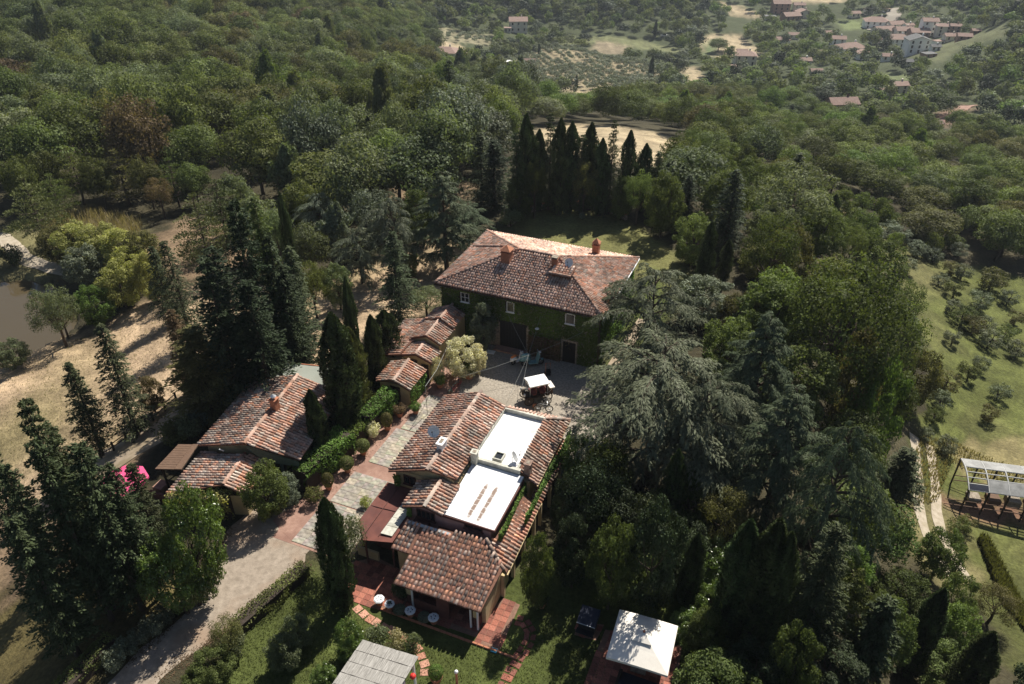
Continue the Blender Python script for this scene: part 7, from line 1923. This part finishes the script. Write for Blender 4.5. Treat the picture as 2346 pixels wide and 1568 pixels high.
wood([(1300, 1000), (1420, 900), (1560, 950), (1650, 1200), (1900, 1330), (2040, 1290), (2160, 1330), (2260, 1420), (2500, 1620), (2500, 1900), (1640, 1900), (1590, 1600), (1560, 1400), (1300, 1290), (1265, 1120)], 3.5, [('fine0', 'oak', 2), ('fine1', 'dark', 2), ('fine2', 'oak', 1.6), ('lacy1', 'olivegold', .6), ('denseconifer0', 'conifer', .35), ('shaggy1', 'conifer', .25), ('fine0', 'fresh', 1.0), ('fine1', 'mid', 1.2), ('bush0', 'mid', .6)], (3.2, 6.2), (3.2, 5.2), 5, avoid=[[tuple(W(u, v))[:2] for u, v in [(-14, 10), (-.8, 10), (-.8, 32.5), (-9, 33.5), (-12, 40), (-14, 40)]]], clear=.75)  # dark leaf kinds weighted up: the thicket's deep shade put into leaf colour
wood([(540, 520), (620, 500), (760, 560), (860, 560), (960, 560), (940, 640), (860, 700), (800, 640), (700, 700), (640, 640)], 6, [('fir0', 'conifer', 2), ('fine0', 'greygreen', 2), ('cedar1', 'silver', 1), ('broad1', 'greygreen', 2)], (7, 11), (5, 8), 6, clear=.9)
wood([(1880, 435), (2010, 495), (2120, 555), (2230, 580), (2060, 585), (1950, 520), (1890, 475)], 3.2, [('bush0', 'mid', 1), ('bush1', 'oak', 1), ('fine0', 'greygreen', 1), ('bush2', 'olivegold', .6)], (2, 4), (2.5, 4.5), 13)
wood([(2230, 440), (2346, 460), (2420, 600), (2346, 640), (2200, 585), (2150, 560)], 6, bm(('oak', 2), ('mid', 1)), (7, 11), (7, 10), 7)
wood([(1090, 250), (1160, 200), (1230, 205), (1340, 250), (1330, 262), (1210, 262)], 6.5, bm(('greygreen', 1), ('fresh', 1)) + [('plume1', 'greygreen', .5)], (5, 7.5), (6, 9), 12)

SPECIES = {'shagg': 'fir_tree', 'broad': 'broadleaf_tree', 'fine': 'broadleaf_tree', 'lacy': 'broadleaf_tree', 'plume': 'poplar_tree', 'pine': 'pine_tree', 'fir': 'fir_tree', 'cedar': 'cedar_tree', 'cypre': 'cypress_tree', 'dense': 'juniper_tree', 'bush': 'shrub'}
LOOK = {'oak': 'dark green', 'mid': 'mid green', 'olivegold': 'olive-brown', 'greygreen': 'grey-green', 'brown': 'brown withered', 'silver': 'silvery grey', 'fresh': 'fresh light green', 'pine': 'yellowish green', 'conifer': 'blackish green', 'dark': 'very dark', 'cypress': 'dark'}
WOOD.sort(key=lambda q: -q[4] * q[3] / depth_of(q[0]) ** 2)
def in_view(p):
    d = depth_of(p); x = CX + F_PX * p[0] / d
    y = CY - F_PX * (p[1] * math.sin(PITCH) + (p[2] + 4 - CAM_Z) * math.cos(PITCH)) / d
    return -40 < x < 2390 and -30 < y < 1610
count = {}; REST = []
for p, kind, mat, h, w in WOOD:
    pre = [s for s in SPECIES if kind.startswith(s)][0]; nm = SPECIES[pre]
    lim = {'broadleaf_tree': 240}.get(nm, 60)
    if count.get(nm, 0) < lim and in_view(p):
        count[nm] = count.get(nm, 0) + 1
        where = ('high on the wooded hillside' if p[1] > 230 else 'halfway up the wooded hillside' if p[1] > 160 else 'at the foot of the wooded hillside') if p[0] < -12 and p[1] > 95 else (('in the lower thicket beside the garden' if p[1] < 60 else 'in the thicket between farm and meadow') if p[1] < 130 else 'in the wood beyond the farm')
        put_tree(kind, tuple(p), h, w, mat, nm, '%s %s %s %s' % ('tall' if h > 9.5 else 'low' if h < 6.5 else 'middling', LOOK[mat], nm.replace('_', ' '), where), 'tree' if nm != 'shrub' else 'shrub', '%s %s' % (nm.replace('_', ' ') + 's', where))
    else: REST.append((p, kind, mat, h, w))

# ------------------------------------------------------------------ the mass of the woods: one object, trees set out by geometry nodes
lib = bpy.data.collections.new('tree_kinds')
LIB = []
def lib_add(me_c, me_t, mat, h, w):
    o = bpy.data.objects.new('a%03d_wood_tree' % len(LIB), me_c); o.data = me_c
    o.material_slots[0].link = 'OBJECT'; o.material_slots[0].material = LEAF[mat]
    lib.objects.link(o); LIB.append((h, w)); return len(LIB) - 1
key = {}
def lib_index(kind, mat):
    if (kind, mat) not in key:
        if kind.startswith('far'):
            d = FAR[kind]
        else: d = PROTO[kind]
        m_ = d['crown'].copy()
        if not m_.materials: m_.materials.append(LEAF['mid'])
        m_.materials.clear(); m_.materials.append(LEAF[mat])
        key[(kind, mat)] = lib_add(m_, None, mat, d['h'], d['w'])
    return key[(kind, mat)]
FAR = {}
for i in range(5): FAR['far%d' % i] = far_tree(200 + i)
for i in range(2): FAR['farolive%d' % i] = far_tree(210 + i, kind='olive')
FAR['farcypress'] = far_tree(220, kind='cypress')
def mass(name, items, label=None):
    V = np.array([q[0] for q in items], np.float32)
    me = bpy.data.meshes.new(name); me.vertices.add(len(V)); me.vertices.foreach_set('co', V.ravel())
    ix = [lib_index(q[1], q[2]) for q in items]
    a = me.attributes.new('kind_index', 'INT', 'POINT'); a.data.foreach_set('value', np.array(ix, np.int32))
    sc = np.array([(q[4] / LIB[k][1], q[4] / LIB[k][1], q[3] / LIB[k][0]) for q, k in zip(items, ix)], np.float32)
    a = me.attributes.new('tree_scale', 'FLOAT_VECTOR', 'POINT'); a.data.foreach_set('vector', sc.ravel())
    rt = np.zeros((len(V), 3), np.float32); rt[:, 2] = rng.uniform(0, 6.28, len(V))
    a = me.attributes.new('tree_turn', 'FLOAT_VECTOR', 'POINT'); a.data.foreach_set('vector', rt.ravel())
    o = link(name, me); tag(o, kind='stuff')
    return o
def gn_group():
    ng = bpy.data.node_groups.new('set_out_trees', 'GeometryNodeTree')
    ng.interface.new_socket('Geometry', in_out='INPUT', socket_type='NodeSocketGeometry'); ng.interface.new_socket('Geometry', in_out='OUTPUT', socket_type='NodeSocketGeometry')
    n, l = ng.nodes, ng.links
    gi, go = n.new('NodeGroupInput'), n.new('NodeGroupOutput')
    ci = n.new('GeometryNodeCollectionInfo'); ci.inputs['Collection'].default_value = lib; ci.inputs['Separate Children'].default_value = True; ci.inputs['Reset Children'].default_value = True
    ip = n.new('GeometryNodeInstanceOnPoints'); ip.inputs['Pick Instance'].default_value = True
    l.new(gi.outputs[0], ip.inputs['Points']); l.new(ci.outputs[0], ip.inputs['Instance'])
    for nm, tp, sock in (('kind_index', 'INT', 'Instance Index'), ('tree_scale', 'FLOAT_VECTOR', 'Scale'), ('tree_turn', 'FLOAT_VECTOR', 'Rotation')):
        a = n.new('GeometryNodeInputNamedAttribute'); a.data_type = tp; a.inputs['Name'].default_value = nm
        l.new([s for s in a.outputs if s.enabled][0], ip.inputs[sock])
    l.new(ip.outputs[0], go.inputs[0])
    return ng
FARW = []
def far_wood(poly, spacing, mats, hr, wr, seed, kinds=('far0', 'far1', 'far2', 'far3', 'far4')):
    R = np.random.default_rng(seed + 900)
    for p in scatter(poly, spacing, FIELDS, seed):
        FARW.append((p, R.choice(kinds), R.choice(mats), R.uniform(*hr), R.uniform(*wr)))
far_wood([(880, 110), (860, -30), (1800, -30), (2460, -30), (2460, 340), (2000, 300), (1750, 232), (1600, 232), (1450, 250), (1200, 205), (1090, 185), (990, 170), (1000, 100)], 8.6, ['oak', 'mid', 'mid', 'greygreen', 'fresh', 'greygreen', 'silver', 'fresh', 'mid', 'dark'], (7, 12), (7, 11.5), 21)
far_wood([(860, 60), (860, -30), (1560, -30), (1600, 40), (1300, 50), (1160, 30), (1000, 60)], 7.5, ['oak', 'mid', 'dark'], (8, 14), (10, 14), 22)
far_wood([(2150, -30), (2460, -30), (2460, 200), (2250, 190), (2200, 130), (2320, 90), (2280, 40)], 7.5, ['oak', 'dark', 'mid'], (7, 12), (9, 13), 23)
far_wood([(1090, 115), (1300, 100), (1480, 110), (1570, 130), (1560, 160), (1300, 118), (1150, 140)], 8, ['oak', 'mid', 'greygreen'], (7, 11), (9, 12), 24)
# olive grove: planted in rows, the 150 nearest as trees of their own
gw = gpoly(ZONES[18][0]); R = np.random.default_rng(31)
ax_ = np.array([math.cos(.25), math.sin(.25)]); bx_ = np.array([-ax_[1], ax_[0]]); gc = np.mean(gw, 0)
GR = []
for i in range(-75, 76):
    for j in range(-75, 76):
        q = gc + ax_ * i * 4.6 + bx_ * j * 5.4 + R.normal(0, .18, 2)
        if in_poly(np.array([q[0]]), np.array([q[1]]), gw)[0] and R.uniform() > .06: GR.append((q[0], q[1], float(T(q[0], q[1]))))
gw2 = gpoly(ZONES[19][0])
for p in scatter(ZONES[19][0], 5.5, [], 33): GR.append(tuple(p))
GR.sort(key=lambda p: p[1])
me_f = FAR['farolive0']['crown'], FAR['farolive1']['crown']
GROVE_N = 240
for i, p in enumerate(GR[:GROVE_N]):
    if not me_f[i % 2].materials: me_f[i % 2].materials.append(LEAF['grove'])
    o = bpy.data.objects.new('olive_tree', me_f[i % 2]); col.objects.link(o); o.location = p; s = random.uniform(1.1, 1.55); o.scale = (s, s, s); o.rotation_euler = (0, 0, random.uniform(0, 6))
    tag(o, 'grey-green olive tree in the planted grove across the valley', 'tree', 'olive trees of the valley grove')
for p in GR[GROVE_N:]: FARW.append((p, 'farolive%d' % random.randrange(2), 'grove', 4.4, 4.4))
# single far cypresses that stand out
for X, Y, t, lab in [(1500, 86, 48, 'large dark cypress by the parked cars'), (1852, 52, 28, 'lone cypress among the upper village houses'), (1490, 185, 130, 'dark tree at the right end of the olive grove'), (1320, 205, 172, 'small round dark tree below the grove'), (2275, 60, 38, 'pair of cypresses on the grassy bank'), (2205, 320, 268, 'cypress beside the valley road'), (2215, 345, 312, 'lower cypress beside the valley road'), (1235, 130, 100, 'cypress at the left end of the grove\'s hedge')]:
    b = ground(X, Y)[0]; h = height_of(b, t)
    put_tree('cypress%d' % random.randrange(3), tuple(b), h, h * .24, 'cypress', 'cypress_tree', lab)
for X, Y, t, w, m_, lab in [(1645, 118, 86, 52, 'oak', 'lone round tree at the edge of the striped tan field'), (2010, 110, 60, 60, 'dark', 'broad dark tree in the middle of the village'), (2000, 250, 190, 60, 'dark', 'dark umbrella-crowned tree near the valley houses'), (2130, 265, 195, 120, 'oak', 'wide umbrella-crowned tree right of the valley houses'), (1865, 250, 195, 90, 'dark', 'dark round tree above the brown valley house'), (1905, 330, 250, 90, 'fresh', 'light green tree below the brown valley house')]:
    b = ground(X, Y)[0]; put_tree('broad%d' % random.randrange(6), tuple(b), height_of(b, t), w * depth_of(b) / F_PX, m_, 'broadleaf_tree', lab)
ng = gn_group()
for nm, items in (('hillside_woods', REST), ('valley_woods', FARW)):
    if not items: continue
    o = mass(nm, items)
    md = o.modifiers.new('set_out', 'NODES'); md.node_group = ng
print('trees', count, len(WOOD), len(REST), len(FARW), len(GR))
# reeds by the pond, tufts on the field edges
def tufts(name, poly, n, size, mat, h=.5):
    wp = gpoly(poly); xs = [p[0] for p in wp]; ys = [p[1] for p in wp]
    x, y = rng.uniform(min(xs), max(xs), n), rng.uniform(min(ys), max(ys), n); k = in_poly(x, y, wp) & ~in_poly(x, y, POND); x, y = x[k], y[k]
    c = np.stack([x, y, T(x, y) + h * .4], -1); m_ = len(x)
    th = rng.uniform(0, 6.28, m_)
    Nn = np.stack([np.cos(th), np.sin(th), .2 + 0 * th], -1); D = np.stack([rng.normal(0, .25, m_), rng.normal(0, .25, m_), np.ones(m_)], -1)
    Vv, Fq_ = leaf_arrays(c, unit(D), unit(Nn), h * rng.uniform(.6, 1.5, m_), size)
    tag(link(name, new_mesh(name, Vv, Fq_, np.repeat(rng.uniform(.7, 1.3, m_), 4)[:, None] * np.ones(3), LEAF[mat])), kind='stuff')
tufts('reeds', [(85, 520), (150, 492), (270, 498), (330, 520), (320, 545), (110, 545)], 1500, .10, 'straw', 1.9)
tufts('dry_grass', [(2060, 1130), (2110, 1000), (2180, 1010), (2346, 1080), (2346, 1140), (2180, 1060), (2150, 1150), (2100, 1160)], 6000, .12, 'straw', .4)
tufts('ditch_grass', [(2235, 1230), (2260, 1235), (2346, 1400), (2346, 1450), (2290, 1370)], 4000, .14, 'olivegold', .9)
tufts('lawn_grass', [(400, 1600), (540, 1440), (705, 1300), (800, 1380), (960, 1480), (1160, 1480), (1250, 1420), (1390, 1520), (1390, 1600)], 24000, .05, 'grass', .09)
def litter(name, path_px, n, spread, mats=('brown', 'straw'), size=.09):
    P_ = np.array([puv(*q) for q in path_px]); sg = np.concatenate([[0], np.cumsum(np.hypot(*np.diff(P_, axis=0).T))])
    t = rng.uniform(0, sg[-1], n); u, v = np.interp(t, sg, P_[:, 0]), np.interp(t, sg, P_[:, 1])
    u = u + rng.normal(0, spread, n) * (1 + .6 * np.sin(t * 1.3)); v = v + rng.normal(0, spread, n)
    x, y = u * UX + v * VX, u * UY + v * VY
    C = np.stack([x, y, np.maximum(T(x, y), 0) + .03 + rng.uniform(0, .015, n)], -1); th = rng.uniform(0, 6.28, n)
    V_, F_ = leaf_arrays(C, np.stack([np.cos(th), np.sin(th), 0 * th], -1), unit(np.stack([rng.normal(0, .25, n), rng.normal(0, .25, n), np.ones(n)], -1)), size * rng.uniform(.5, 1.4, n), size * .6)
    tag(link(name, new_mesh(name, V_, F_, np.repeat(rng.uniform(.6, 1.2, n), 4)[:, None] * np.ones(3), LEAF[mats[0]])), kind='stuff')
litter('fallen_leaves', [(290, 1520), (374, 1448), (457, 1373), (494, 1315), (498, 1261), (535, 1205)], 1500, .18)
litter('fallen_leaves', [(370, 1556), (450, 1495), (540, 1430), (620, 1360), (700, 1290)], 1500, .25)
litter('fallen_leaves', [(755, 1130), (840, 1045), (915, 960), (1000, 895)], 600, .35)
tufts('field_grass', [(0, 850), (330, 700), (620, 650), (760, 710), (620, 890), (400, 910), (150, 1130), (0, 1190)], 9000, .05, 'straw', .22)
# ------------------------------------------------------------------ haze of the valley air
m, n, l = nodes_of('air')
n.remove(n['Principled BSDF'])
v_ = n.new('ShaderNodeVolumePrincipled'); v_.inputs['Color'].default_value = (.80, .88, 1.0, 1); v_.inputs['Density'].default_value = 0.00013; v_.inputs['Anisotropy'].default_value = 0.3
l.new(v_.outputs[0], n['Material Output'].inputs['Volume'])
b = MB(); b.box(-2700, 2700, -2700, 2700, -100, 60); o = b.build('haze', m); tag(o, kind='stuff')
